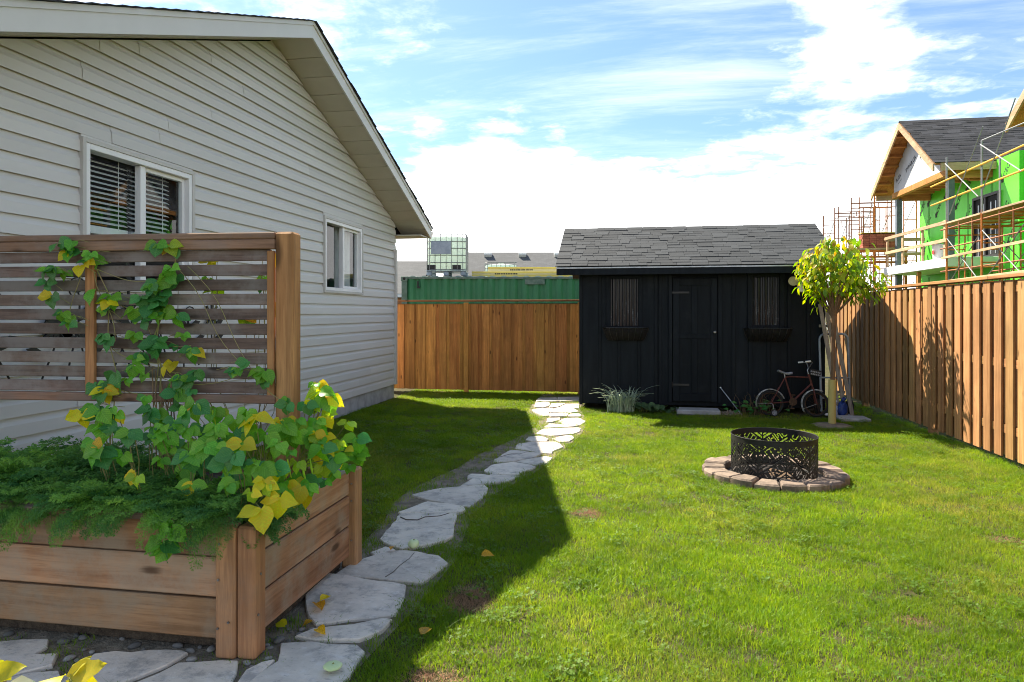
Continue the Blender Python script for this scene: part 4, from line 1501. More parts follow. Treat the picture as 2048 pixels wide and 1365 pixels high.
def leaf_mesh(seed, mat, wid=.5, fold=.18, droop=.22, lobe=.07):
    r_ = random.Random(seed)
    ts = [0, .10, .24, .42, .60, .78, .91, 1.0]
    ws = [.14, .36, .50, .50, .40, .24, .10, .0]
    mb = MB(); vs = []
    wv = r_.uniform(.02, .05); ph = r_.uniform(0, 6)
    ws = [w_ * r_.uniform(.9, 1.1) for w_ in ws]
    for i, (t, w) in enumerate(zip(ts, ws)):
        for k, f in enumerate((-1, -.55, 0, .55, 1)):
            x = w * wid / .5 * f * (r_.uniform(.9, 1.06) if abs(f) == 1 else 1)
            y = t - (lobe * abs(f) if i < 2 else 0) - (.06 * abs(f) if i == 0 else 0)
            z = fold * abs(x) - droop * t * t + wv * math.sin(5 * t + ph) * f + .02 * math.cos(9 * t + 2 * f)
            vs.append((x, y, z))
    fs = []
    for i in range(7):
        for k in range(4):
            a = i * 5 + k
            fs.append((a, a + 1, a + 6, a + 5))
    mb.add(vs, fs)
    return mb.mesh('leaf', mat, smooth='all', fix=False)


LMESH = [[leaf_mesh(k * 7 + j, m_, rs.uniform(.40, .50), rs.uniform(.05, .35), rs.uniform(.1, .4)) for k in range(4)] for j, m_ in enumerate(LM)]


def leaf_rot(tip, nrm):
    y = Vector(tip).normalized(); n = Vector(nrm)
    x = y.cross(n)
    if x.length < 1e-3: x = y.orthogonal()
    x.normalize(); z = x.cross(y)
    return Matrix((x, y, z)).transposed().to_euler()


def pick(yl, r_, dark=.5):
    q = r_.random()
    if q < yl: return 3 if r_.random() < .72 else (4 if r_.random() < .3 else 2)
    if yl > .2 and r_.random() < .45: return 2
    return 0 if r_.random() < dark else 1


def cluster(root, c, rad, n, yl, r_, front=-1.0, size=(.042, .098), dark=.5, depth=.05, parent_stems=None):
    """trifoliate bean leaves round a point"""
    i = 0
    while i < n:
        a = r_.uniform(0, 6.28); d = rad * math.sqrt(r_.random())
        base = Vector((c[0] + d * math.cos(a), c[1] + front * r_.uniform(0, depth), c[2] + d * math.sin(a) + .02))
        face = r_.uniform(-.9, .9)
        yl2 = pick(yl, r_, dark)
        s0 = r_.uniform(*size)
        for j in range(min(3, n - i)):
            off = (0, -1, 1)[j]
            tip = Vector((face * .5 + off * r_.uniform(.6, 1.0), r_.uniform(-.7, .15), -.85 + .55 * abs(off) + r_.uniform(-.25, .35)))
            nrm = Vector((r_.uniform(-.5, .6), -1 + r_.uniform(-.2, .5), r_.uniform(.2, 1.1)))
            col = yl2 if r_.random() < .75 else pick(yl, r_, dark)
            o = ob('leaf', r_.choice(LMESH[col]), root, base + Vector((off * .012, -.004 * j, 0)), leaf_rot(tip, nrm), scale=s0 * (1 if j == 0 else .88))
            if parent_stems is not None and j == 0:
                parent_stems.append(base)
            i += 1


TC = [(-3.079, 3.345, 1.851, 0.068, 5, 0.3), (-3.125, 3.342, 1.716, 0.059, 4, 0.1), (-2.928, 3.354, 1.737, 0.081, 5, 0.35), (-3.14, 3.341, 1.655, 0.081, 6, 0.1), (-2.838, 3.36, 1.57, 0.068, 5, 0.3), (-3.079, 3.345, 1.458, 0.059, 4, 0.05), (-2.482, 3.381, 1.844, 0.049, 4, 0.3), (-2.438, 3.384, 1.72, 0.043, 3, 0.1), (-2.482, 3.381, 1.583, 0.095, 9, 0), (-2.599, 3.374, 1.5, 0.076, 6, 0), (-2.614, 3.373, 1.348, 0.113, 12, 0), (-2.379, 3.387, 1.321, 0.081, 6, 0.3), (-2.482, 3.381, 1.459, 0.081, 6, 0), (-2.838, 3.36, 1.319, 0.038, 3, 0), (-2.482, 3.381, 1.197, 0.032, 2, 1), (-2.808, 3.361, 1.097, 0.108, 9, 0.1), (-2.874, 3.357, 0.956, 0.103, 9, 0.2), (-2.629, 3.372, 1.14, 0.059, 3, 0.2), (-2.336, 3.39, 1.116, 0.081, 6, 0), (-2.047, 3.407, 1.174, 0.065, 4, 0.05), (-1.947, 3.413, 1.134, 0.059, 4, 0.1), (-2.452, 3.383, 1.005, 0.081, 6, 0.3), (-2.248, 3.395, 0.967, 0.043, 3, 0.7)]
LC = [(-2.501, 2.961, 0.911, 0.11, 9, 0.3), (-2.297, 2.946, 0.88, 0.133, 14, 0.0), (-2.059, 2.988, 0.86, 0.169, 18, 0.05), (-1.821, 3.03, 0.89, 0.133, 15, 0.05), (-1.70, 3.009, 0.80, 0.143, 15, 0.2), (-1.72, 3.254, 0.974, 0.077, 6, 0.3), (-1.645, 3.416, 1.032, 0.094, 9, 0.6), (-1.58, 3.381, 0.907, 0.119, 11, 0.5), (-1.55, 3.491, 0.836, 0.095, 8, 0.4), (-1.56, 3.182, 0.753, 0.112, 9, 0.3), (-1.55, 3.392, 0.709, 0.09, 8, 0.45), (-1.55, 3.598, 0.69, 0.07, 5, 0.1), (-1.57, 2.80, 0.72, 0.063, 6, 0.85), (-1.54, 2.78, 0.676, 0.04, 3, 1.0), (-1.55, 2.948, 0.645, 0.046, 3, 0.1), (-1.55, 3.052, 0.617, 0.033, 3, 0.9), (-2.128, 2.68, 0.77, 0.045, 3, 1.0), (-1.942, 2.66, 0.581, 0.029, 3, 0), (-1.984, 2.66, 0.492, 0.029, 3, 0), (-1.72, 2.808, 0.774, 0.078, 8, 0.15), (-1.90, 2.83, 0.80, 0.115, 10, 0.05), (-2.511, 2.908, 0.859, 0.073, 5, 0.2), (-2.2, 3.1, .95, .12, 9, .05), (-2.42, 3.15, .97, .1, 7, .1)]
r_ = random.Random(77)
vine = thing('bean_vine', 'bean vine with heart shaped leaves climbing the slatted screen', 'vine', (-2.5, 3.3, .53))
sp = []
for c in TC:
    cluster(vine, (c[0], c[1] - .035, c[2]), c[3] * 1.1, int(c[4] * 1.9 + .5), c[5] * .55 if c[5] < .9 else 1, r_, -1, depth=.06, parent_stems=sp)


def strand(mb, a, b, r_, rad=.0022, sag=.06, n=9):
    a, b = Vector(a), Vector(b)
    w1, w2 = r_.uniform(-.03, .03), r_.uniform(-.02, .02)
    mb.tube([a.lerp(b, t) + Vector((w1 * math.sin(t * 6.28), w2 * math.sin(t * 3.14) - .012, -sag * math.sin(t * 3.14))) for t in [k / n for k in range(n + 1)]], rad, 5)


mb = MB()
main = [(-2.50, 3.33, .55), (-2.52, 3.345, .8), (-2.56, 3.36, 1.0), (-2.55, 3.36, 1.2), (-2.60, 3.36, 1.35), (-2.52, 3.365, 1.55), (-2.47, 3.365, 1.7), (-2.46, 3.365, 1.86)]
mb.tube(main, [.006, .006, .005, .005, .004, .004, .003, .002], 6)
mb.tube([(p[0] + .03 * math.sin(i * 2.0), p[1] - .012, p[2]) for i, p in enumerate(main)], .003, 5)
mb.tube([(-2.80, 3.3, .56), (-2.83, 3.33, .9), (-2.80, 3.335, 1.15), (-2.86, 3.335, 1.35), (-2.85, 3.33, 1.6), (-2.95, 3.33, 1.78), (-3.08, 3.325, 1.86)], .003, 5)
for a, b, s_ in (((-2.47, 3.36, 1.70), (-2.92, 3.33, 1.74), .05), ((-2.45, 3.36, 1.75), (-2.05, 3.38, 1.2), .0), ((-2.38, 3.36, 1.75), (-1.96, 3.38, 1.12), -.03), ((-1.95, 3.38, 1.14), (-1.80, 3.33, 1.02), .02), ((-2.84, 3.33, 1.57), (-2.5, 3.35, 1.6), .07), ((-3.0, 3.32, 1.72), (-3.09, 3.32, 1.45), -.02), ((-2.93, 3.33, 1.72), (-2.80, 3.33, 1.34), -.02), ((-2.85, 3.33, 1.33), (-2.55, 3.35, 1.22), .03), ((-2.58, 3.35, 1.35), (-2.36, 3.36, 1.32), .02), ((-2.55, 3.35, 1.15), (-2.06, 3.38, 1.17), .05), ((-2.55, 3.35, 1.0), (-2.25, 3.36, .97), .03), ((-2.56, 3.35, 1.05), (-2.82, 3.34, 1.1), .02)):
    strand(mb, a, b, r_, .0022, s_)
for p in sp:
    q = min(main, key=lambda m_: (Vector(m_) - p).length)
    e = p + (Vector(q) - p) * min(1, .10 / max(.01, (Vector(q) - p).length))
    mb.tube([p, (p + e) / 2 + Vector((0, 0, .01)), e], .0016, 4)
wmesh(mb, 'stem', M['stem'], vine, (-2.5, 3.3, .55), smooth=True)
mb = MB()
for k in range(9):
    x = -2.5 + r_.uniform(-.05, .06)
    mb.tube([(x, 3.30, .56), (x + r_.uniform(-.02, .02), 3.31, .72), (x + r_.uniform(-.04, .04), 3.32, .9), (x + r_.uniform(-.05, .05), 3.33, 1.05 + r_.uniform(0, .15))], .0035, 5)
wmesh(mb, 'dry_stem', M['drystem'], vine, (-2.5, 3.3, .55), smooth=True)

bush = thing('bean_plant', 'bushy green bean plant in the planter below the slatted screen', 'bean plant', (-1.9, 3.05, .53))
sp = []
for c in [q for q in LC if q[0] < -1.6]:
    cluster(bush, c[:3], c[3] * 1.1, int(c[4] * 1.75 + .5), c[5] * (.55 if c[5] < .8 else 1.0), r_, -1, depth=.10, size=(.042, .102), dark=.32, parent_stems=sp)
mb = MB()
for p in sp:
    b = Vector((min(-1.75, p.x + r_.uniform(-.1, .1)), max(2.82, min(3.5, p.y + .1)), .54))
    mb.tube([b, b.lerp(p, .5) + Vector((r_.uniform(-.03, .03), 0, .05)), p], .0022, 5)
wmesh(mb, 'stem', M['stem'], bush, (-1.9, 3.05, .55), smooth=True)
mb = MB()
for (x, y, z, L) in ((-1.57, 3.15, .78, .10), (-1.585, 3.1, .76, .09), (-1.60, 3.3, .80, .11), (-1.62, 3.02, .80, .09), (-2.2, 3.3, .98, .08)):
    mb = MB(); mb.tube([(x, y, z), (x + .008, y, z - L * .5), (x + .02, y, z - L)], [.003, .006, .002], 6)
    wmesh(mb, 'bean_pod', LM[2], bush, (x, y, z), smooth=True)

side = thing('bean_plant', 'yellow-green bean plant hanging over the right side of the planter', 'bean plant', (-1.7, 3.2, .53))
sp = []
for c in [q for q in LC if q[0] >= -1.6] + [(-1.53, 3.08, .72, .07, 6, .35), (-1.53, 3.28, .80, .08, 7, .3), (-1.52, 3.50, .76, .08, 7, .25), (-1.54, 3.65, .72, .05, 4, .1), (-1.55, 2.90, .74, .06, 5, .5), (-1.60, 3.35, 1.0, .08, 6, .4), (-1.63, 3.25, .90, .09, 7, .25)]:
    cluster(side, c[:3], c[3] * 1.15, int(c[4] * 1.5 + .5), c[5] * (.75 if c[5] < .8 else 1.0), r_, -1, depth=.10, size=(.042, .105), dark=.15, parent_stems=sp)
mb = MB()
for p in sp:
    b = Vector((-1.76, max(2.82, min(3.6, p.y + .1)), .54))
    mb.tube([b, b.lerp(p, .5) + Vector((r_.uniform(-.03, .03), 0, .07)), p], .0022, 5)
wmesh(mb, 'stem', M['stem'], side, (-1.7, 3.2, .55), smooth=True)

back = thing('bean_vine', 'yellowing bean vine hanging behind the right half of the screen', 'vine', (-2.2, 3.62, .53))
sp = []
for (x, z, rad, n) in ((-2.35, 1.80, .08, 5), (-2.05, 1.80, .07, 4), (-2.42, 1.64, .07, 5), (-2.1, 1.68, .08, 5), (-2.2, 1.52, .08, 5), (-2.0, 1.5, .06, 4), (-2.6, 1.72, .05, 3)):
    cluster(back, (x, 3.60, z), rad, n, .65, r_, 1, depth=.06, parent_stems=sp)
mb = MB()
for p in sp:
    mb.tube([(-2.2 + r_.uniform(-.15, .15), 3.62, .5), (p.x + r_.uniform(-.05, .05), 3.62, p.z * .6), p], .0022, 5)
wmesh(mb, 'stem', M['stem'], back, (-2.2, 3.62, .5), smooth=True)

# ---- feathery carrot tops --------------------------------------------
M['carrot'] = grass_mat('carrot_foliage', (.05, .19, .045), (.20, .43, .055), (.34, .50, .05), .45)


def frond(seed):
    r_ = random.Random(seed); mb = MB()
    H = .30
    bend = r_.uniform(.12, .24)
    def P(t): return Vector((bend * t * t, 0, H * t * (1 - .28 * t)))
    ns = 9
    pts = [P(k / 10) for k in range(11)]
    for a, b in zip(pts[:-1], pts[1:]):
        w = .0016
        mb.add([a + Vector((0, w, 0)), a - Vector((0, w, 0)), b - Vector((0, w * .8, 0)), b + Vector((0, w * .8, 0))], [(0, 1, 2, 3)])
        mb.add([a + Vector((w, 0, 0)), a - Vector((w, 0, 0)), b - Vector((w * .8, 0, 0)), b + Vector((w * .8, 0, 0))], [(0, 1, 2, 3)])
    for k in range(ns):
        t = .34 + .66 * k / (ns - 1)
        o = P(t); d0 = (P(min(1, t + .05)) - P(t - .05)).normalized()
        L = .085 * (1.15 - t) / .8 + .014
        for s_ in (-1, 1):
            d = (d0 * r_.uniform(.35, .8) + Vector((0, s_, r_.uniform(-.25, .35)))).normalized()
            nb = 6
            side = d.cross(Vector((0, 0, 1)))
            side = side.normalized() if side.length > .05 else Vector((1, 0, 0))
            e = o + d * L
            w = .0011
            mb.add([o - side * w, o + side * w, e], [(0, 1, 2)])
            for j in range(1, nb + 1):
                p = o + d * L * j / nb
                for q in (-1, 1):
                    dd = (d * r_.uniform(.4, .9) + side * q + Vector((0, 0, r_.uniform(-.7, .7)))).normalized()
                    l2 = r_.uniform(.016, .030) * (1.15 - .5 * j / nb)
                    pn = dd.cross(d).normalized() * .0 + Vector((r_.uniform(-1, 1), r_.uniform(-1, 1), r_.uniform(-1, 1))).cross(dd).normalized() * .0030
                    m_ = p + dd * l2 * .6
                    mb.add([p, m_ + pn, p + dd * l2, m_ - pn], [(0, 1, 2, 3)])
    return bpy.data.objects.new('frond', mb.mesh('frond', M['carrot'], fix=False))


fr = [frond(200 + k) for k in range(5)]
pts, rot, scl = [], [], []
r_ = random.Random(15)
for _ in range(640):
    x = r_.uniform(-4.0, -1.72); y = r_.uniform(2.72, 3.36) if x < -2.5 else r_.uniform(2.70, 3.02)
    if x > -2.1 and y > 2.92: continue
    az = r_.uniform(0, 6.28); tl = r_.uniform(.05, .65)
    s_ = r_.uniform(.75, 1.2) + (.25 if y > 3.0 and x < -2.45 else 0)
    z = .50
    if y < 2.80:                      # lean out over the front edge
        az = -math.pi / 2 + r_.uniform(-1.2, 1.2); tl = r_.uniform(.05, .75); z = .58; s_ = r_.uniform(.5, .85)
    pts.append((x, y, z)); rot.append((0, tl, az)); scl.append(s_)
for _ in range(70):
    x = r_.choice((r_.gauss(-2.45, .13), r_.gauss(-1.95, .13), r_.gauss(-2.75, .1), r_.gauss(-1.8, .05)))
    if x > -1.70 or x < -4: continue
    az = -math.pi / 2 + r_.uniform(-.6, .6)
    pts.append((x, 2.70, r_.uniform(.58, .64))); rot.append((0, r_.uniform(1.1, 1.7), az)); scl.append(r_.uniform(.4, .75))
for _ in range(40):
    az = r_.uniform(-1.2, .4)
    pts.append((-1.68, r_.uniform(2.72, 3.0), r_.uniform(.58, .62))); rot.append((0, r_.uniform(.9, 1.7), az)); scl.append(r_.uniform(.45, .75))
n_ = len(pts)
carrot = scatter('carrot_foliage', pts, rot, scl, [r_.randrange(5) for _ in range(n_)], fr)
tag(carrot, 'dense feathery dark green carrot tops filling the planter', 'foliage', kind='stuff')

# ---- potted plant at the lower left, its top in the sun ----------------
pot = thing('potted_plant', 'potted plant with sunlit yellow and variegated leaves at the lower left corner', 'potted plant', (-1.42, 1.36, 0))
M['clay'] = pm('clay_pot', (.38, .17, .10), (.30, .13, .075), .8, scale=10)
mb = MB(); mb.tube([(-1.42, 1.36, 0), (-1.42, 1.36, .27), (-1.42, 1.36, .272), (-1.42, 1.36, .33)], [.10, .145, .16, .165], 28)
wmesh(mb, 'pot', M['clay'], pot, (-1.42, 1.36, 0), smooth=True)
PYL = leafmat('sunlit_yellow_leaf', (.60, .52, .03), (.52, .50, .04), .5, bright=1.25, vein=False)


def varieg():
    m, t, bs = newmat('variegated_leaf')
    tc_ = t.nodes.new('ShaderNodeTexCoord')
    sx = t.nodes.new('ShaderNodeSeparateXYZ'); t.links.new(tc_.outputs['Object'], sx.inputs[0])
    w = noise(t, objcoord(t, (6, 1.6, 1)), 1.6, 4, .6)
    f = mrange(t, mth(t, 'ADD', mth(t, 'ABSOLUTE', sx.outputs[0]), mth(t, 'MULTIPLY', mth(t, 'SUBTRACT', w, .5), .9)), .16, .22)
    col = mixc(t, f, (.12, .30, .03), (.75, .76, .55))
    t.links.new(col, bs.inputs['Base Color'])
    tr = t.nodes.new('ShaderNodeBsdfTranslucent'); t.links.new(col, tr.inputs['Color'])
    mx = t.nodes.new('ShaderNodeMixShader'); mx.inputs[0].default_value = .4
    t.links.new(bs.outputs[0], mx.inputs[1]); t.links.new(tr.outputs[0], mx.inputs[2])
    t.links.new(mx.outputs[0], t.nodes['Material Output'].inputs['Surface'])
    return m


PVA = varieg()
ly = [leaf_mesh(301 + k, PYL, .34, .10, .12 + .1 * k) for k in range(3)]
lv = leaf_mesh(310, PVA, .40, .2, .2)
mb = MB()
for (p, tip, nrm, s_, me) in (
        ((-1.300, 1.400, .655), (.75, .15, .35), (-.3, -1, .6), .125, ly[0]), ((-1.295, 1.398, .652), (.8, .1, -.45), (0, -1, .9), .12, ly[1]), ((-1.302, 1.405, .662), (.35, .3, .6), (-.6, -1, .2), .07, ly[2]),
        ((-1.46, 1.36, .600), (.85, .1, .28), (-.2, -1, 1.0), .17, lv), ((-1.45, 1.37, .650), (-.7, -.1, .5), (.2, -1, .7), .12, ly[0]), ((-1.47, 1.36, .668), (.8, .2, .25), (.1, -1, .8), .10, ly[1]),
        ((-1.42, 1.35, .60), (-.2, -.5, -.3), (0, -.6, 1), .14, ly[2]), ((-1.50, 1.38, .62), (-.8, .3, .2), (0, -1, 1), .14, lv), ((-1.36, 1.36, .59), (.6, -.3, -.2), (0, -.8, 1), .12, ly[0]), ((-1.40, 1.40, .60), (.1, .8, .3), (0, -.6, 1), .12, ly[1])):
    p = (p[0], p[1], p[2] - .014)
    ob('leaf', me, pot, p, leaf_rot(tip, nrm), scale=s_ * .68)
    mb.tube([(-1.42, 1.36, .28), (-1.42 + (p[0] + 1.42) * .5, 1.36 + (p[1] - 1.36) * .5, .5), p], .004, 6)
wmesh(mb, 'stem', M['stem'], pot, (-1.42, 1.36, .3), smooth=True)
mb = MB(); mb.tube([(-1.42, 1.36, .29), (-1.42, 1.36, .30)], .15, 24)
wmesh(mb, 'soil', M['soil'], pot, (-1.42, 1.36, .3))

# ---- small things on the path and lawn --------------------------------
M['fruit'] = pm('pale_green_fruit', (.50, .62, .30), (.62, .70, .42), .45, scale=8, stretch=(1, 1, .3))
def fruit(name, label, c, r, flat):
    mb = MB(); nu, nv = 24, 12
    vs = []
    for j in range(nv + 1):
        ph = math.pi * j / nv
        for i in range(nu):
            t = 2 * math.pi * i / nu
            q = 1 - .06 * (.5 + .5 * math.cos(6 * t)) * math.sin(ph)
            dz = math.cos(ph)
            dz -= .25 * math.exp(-(math.sin(ph) / .35) ** 2) * (1 if dz > 0 else 0)
            vs.append((r * q * math.sin(ph) * math.cos(t), r * q * math.sin(ph) * math.sin(t), r * flat * dz))
    fs = [(j * nu + i, (j + 1) * nu + i, (j + 1) * nu + (i + 1) % nu, j * nu + (i + 1) % nu) for j in range(nv) for i in range(nu)]
    mb.add(vs, fs)
    t = thing(name, label, 'fruit', (c[0], c[1], c[2] - r * flat))
    mb.o('flesh', M['fruit'], t, c, smooth='all', fix=False)
    mb = MB(); mb.tube([(c[0], c[1], c[2] + r * flat * .65), (c[0] + .004, c[1], c[2] + r * flat * 1.05)], [.004, .003], 6)
    wmesh(mb, 'stalk', M['stem'], t, c)
fruit('green_fruit', 'pale green round fruit lying on the path beside the large flagstone', (-1.345, 4.09, .055), .036, .82)
fruit('green_fruit', 'flat pale green fruit lying on the nearest flagstone', (-1.215, 2.64, .044), .040, .30)
fm = [leaf_mesh(401 + k, LM[4], .42, .5, .2) for k in range(2)] + [leaf_mesh(405, LM[3], .42, .4, .1)]
for lab, c, s_, me in (('curled orange leaf lying on the flagstone beside the planter side', (-1.555, 3.19, .045), .075, fm[0]), ('yellow leaf standing on the flagstone edge near the planter side', (-1.53, 3.27, .05), .06, fm[2]), ('small orange leaf on the pebbles beside the planter', (-1.50, 3.03, .03), .05, fm[1]), ('yellow leaf among pebbles at the foot of the planter', (-1.60, 2.96, .035), .06, fm[2]), ('brown leaf on the narrow flagstone by the planter corner', (-1.43, 2.945, .04), .06, fm[1]), ('orange leaf lying on the shaded lawn', (-.88, 3.98, .05), .07, fm[0]), ('pinkish dry leaf at the edge of sunlit lawn', (-.93, 2.97, .045), .07, fm[1]), ('brown curled leaf on the small flagstone by the planter back post', (-1.455, 4.03, .05), .045, fm[0])):
    o = ob('fallen_leaf', me, None, c, leaf_rot((rs.uniform(-1, 1), rs.uniform(-1, 1), .05), (rs.uniform(-.3, .3), rs.uniform(-.5, .1), 1)), scale=s_)
    tag(o, lab, 'leaf', 'fallen leaves')

# ================================================================ fire pit
rs = random.Random(51)
M['block'] = pm('fire_pit_block', (.27, .205, .155), (.155, .118, .092), .9, scale=9, detail=8, rv=.16, bump=.7, bscale=45, bdist=.008)
pit = thing('fire_pit', 'low circle of tan concrete blocks around the fire ring', 'fire pit', (FIRE[0], FIRE[1], 0))
mb = MB()
mb.add([(FIRE[0] + .46 * math.cos(t * .2618), FIRE[1] + .46 * math.sin(t * .2618), .010) for t in range(24)], [tuple(range(24))])
M['ash'] = pm('ash_bed', (.10, .085, .075), (.045, .04, .036), .95, scale=20, bump=.8, bscale=60, bdist=.02)
wmesh(mb, 'ash_bed', M['ash'], pit, (FIRE[0], FIRE[1], 0), fix=False)
NB = 18
for i in range(NB):
    a0 = 2 * math.pi * i / NB + .07; w = 2 * math.pi / NB
    g = .012
    ro, ri = .625 + rs.uniform(-.012, .012), .435 + rs.uniform(-.006, .006)
    h = .068 + rs.uniform(-.006, .006)
    base = []
    for (r_, q) in ((ri, 0), (ri, 1), (ro, 1), (ro + .008, .75), (ro + .012, .5), (ro + .008, .25), (ro, 0)):
        t = a0 + g + (w - 2 * g) * q + rs.uniform(-.006, .006)
        base.append((r_ * math.cos(t), r_ * math.sin(t)))
    base = base[::-1]
    # make ccw
    ar = sum(base[k][0] * base[(k + 1) % 7][1] - base[(k + 1) % 7][0] * base[k][1] for k in range(7))
    if ar < 0: base = base[::-1]
    top1 = inset(base, .002); top2 = inset(base, .016)
    n = 7
    tilt = rs.uniform(-.02, .02)
    mb = MB()
    vs = [(FIRE[0] + x, FIRE[1] + y, -.01) for x, y in base] + [(FIRE[0] + x, FIRE[1] + y, h - .014 + tilt * x) for x, y in top1] + [(FIRE[0] + x, FIRE[1] + y, h + tilt * x) for x, y in top2]
    fs = [(k, (k + 1) % n, n + (k + 1) % n, n + k) for k in range(n)] + [(n + k, n + (k + 1) % n, 2 * n + (k + 1) % n, 2 * n + k) for k in range(n)] + [tuple(range(2 * n, 3 * n))]
    mb.add(vs, fs)
    t = a0 + w / 2
    wmesh(mb, 'block', M['block'], pit, (FIRE[0] + .53 * math.cos(t), FIRE[1] + .53 * math.sin(t), .04))

# cut-out steel ring: 6 mm cells, lettering and diagonal bars cut through
FONT = {'A': '01110 10001 10001 11111 10001 10001 10001', 'B': '11110 10001 11110 10001 10001 10001 11110', 'D': '11110 10001 10001 10001 10001 10001 11110', 'E': '11111 10000 11110 10000 10000 10000 11111', 'H': '10001 10001 11111 10001 10001 10001 10001', 'I': '01110 00100 00100 00100 00100 00100 01110',
        'M': '10001 11011 10101 10101 10001 10001 10001', 'N': '10001 11001 10101 10101 10011 10001 10001', 'O': '01110 10001 10001 10001 10001 10001 01110', 'R': '11110 10001 10001 11110 10100 10010 10001', 'S': '01111 10000 01110 00001 00001 00001 11110', 'T': '11111 00100 00100 00100 00100 00100 00100', 'U': '10001 10001 10001 10001 10001 10001 01110', 'V': '10001 10001 10001 10001 01010 01010 00100', ' ': '00000 ' * 7}
FONT = {k: v.split() for k, v in FONT.items()}
RR, RH, NU, NV = .375, .345, 400, 60
PIT, LH = .150, .078
CIR = 2 * math.pi * RR
panels = []
u0 = 0
k = 0
WORDS = ['TORONTO', 'HUDSON', 'TORONTO', 'HUDSON']
while u0 < CIR:
    panels.append((u0 + .11, RH * .5, R(36 if k % 2 == 0 else -36), WORDS[k % 4])); u0 += CIR / 10; k += 1


def cut(u, v):
    if v > RH - .045 or v < .018: return False
    best = None
    for (pu, pv, th, wd) in panels:
        d = u - pu
        d -= CIR * round(d / CIR)
        if best is None or abs(d) < abs(best[0]): best = (d, pv, th, wd)
    d, pv, th, wd = best
    e = v - pv
    x = d * math.cos(th) + e * math.sin(th); y = -d * math.sin(th) + e * math.cos(th)
    ph = (y + .93) % PIT
    row = int((y + .93) / PIT)
    if abs(d) > CIR / 20 - .006: return False
    if ph < .019: return abs(x) < .17 + .03 * (row % 2)
    if .030 < ph < .045: return abs(x + .02) < .15
    if .058 < ph < .058 + LH:
        cx_ = x + .50 + row * .11
        ci = int(cx_ / .062); fx = (cx_ % .062) / .062
        if fx > .84: return False
        gl = FONT[wd[ci % len(wd)]]
        r2 = 6 - int((ph - .058) / LH * 6.999)
        return gl[r2][int(fx / .84 * 4.999)] == '1'
    return False


hole = [[cut((i + .5) * CIR / NU, (j + .5) * RH / NV) for j in range(NV)] for i in range(NU)]
vs = []; T = .0045
for rad in (RR, RR - T):
    for i in range(NU):
        t = 2 * math.pi * i / NU - 2.1
        for j in range(NV + 1):
            vs.append((FIRE[0] + rad * math.cos(t), FIRE[1] + rad * math.sin(t), .030 + RH * j / NV))
O2 = NU * (NV + 1)
def vid(i, j, l): return (i % NU) * (NV + 1) + j + l * O2
fs = []
for i in range(NU):
    for j in range(NV):
        if hole[i][j]: continue
        fs.append((vid(i, j, 0), vid(i + 1, j, 0), vid(i + 1, j + 1, 0), vid(i, j + 1, 0)))
        fs.append((vid(i, j, 1), vid(i, j + 1, 1), vid(i + 1, j + 1, 1), vid(i + 1, j, 1)))
        if hole[(i + 1) % NU][j]: fs.append((vid(i + 1, j, 0), vid(i + 1, j, 1), vid(i + 1, j + 1, 1), vid(i + 1, j + 1, 0)))
        if hole[i - 1][j]: fs.append((vid(i, j, 0), vid(i, j + 1, 0), vid(i, j + 1, 1), vid(i, j, 1)))
        if j == NV - 1 or hole[i][j + 1]: fs.append((vid(i, j + 1, 0), vid(i + 1, j + 1, 0), vid(i + 1, j + 1, 1), vid(i, j + 1, 1)))
        if j == 0 or hole[i][j - 1]: fs.append((vid(i, j, 0), vid(i, j, 1), vid(i + 1, j, 1), vid(i + 1, j, 0)))
ring = thing('fire_ring', 'black steel fire ring with cut-out lettering and diagonal bars', 'fire ring', (FIRE[0], FIRE[1], .03))
M['ringsteel'] = pm('fire_ring_steel', (.012, .012, .013), (.020, .019, .018), .55, scale=14, spec=.3)
mb = MB(); mb.add(vs, fs)
wmesh(mb, 'band', M['ringsteel'], ring, (FIRE[0], FIRE[1], .03), fix=False)
mb = MB()
mb.tube([(FIRE[0] + RR * math.cos(t * .13), FIRE[1] + RR * math.sin(t * .13), .030 + RH) for t in range(48)], .0045, 6, closed=True)
wmesh(mb, 'rim', M['ringsteel'], ring, (FIRE[0], FIRE[1], .37), smooth=True)
mb = MB()
mb.tube([(FIRE[0] + .04 + .21 * math.cos(t * .2618), FIRE[1] - .20 + .13 * math.sin(t * .2618), .06 + .03 * math.cos(t * .2618)) for t in range(24)], .006, 6, closed=True)
wmesh(mb, 'handle_hoop', M['ringsteel'], ring, (FIRE[0], FIRE[1] - .2, .06), smooth=True)
M['char'] = wood('charred_wood', (.26, .17, .10), (.06, .045, .035), 'x', knots=False)
for k, (x, y, a, L, lab) in enumerate(((-.20, -.12, .5, .22, 'charred stick at the left inside the fire ring'), (.05, -.10, 2.3, .26, 'charred split log at the front inside the fire ring'), (.14, .05, 1.1, .24, 'charred split log at the right inside the fire ring'))):
    t = thing('firewood', lab, 'firewood', (FIRE[0] + x, FIRE[1] + y, .01), (0, 0, a), group='firewood in the fire ring')
    mb = MB(); mb.extr([(-L / 2, -.04, .0), (-L / 2, .045, .0), (-L / 2, .01, .06)], (L, 0, 0))
    mb.o('log', M['char'], t, (0, 0, 0), local=True)

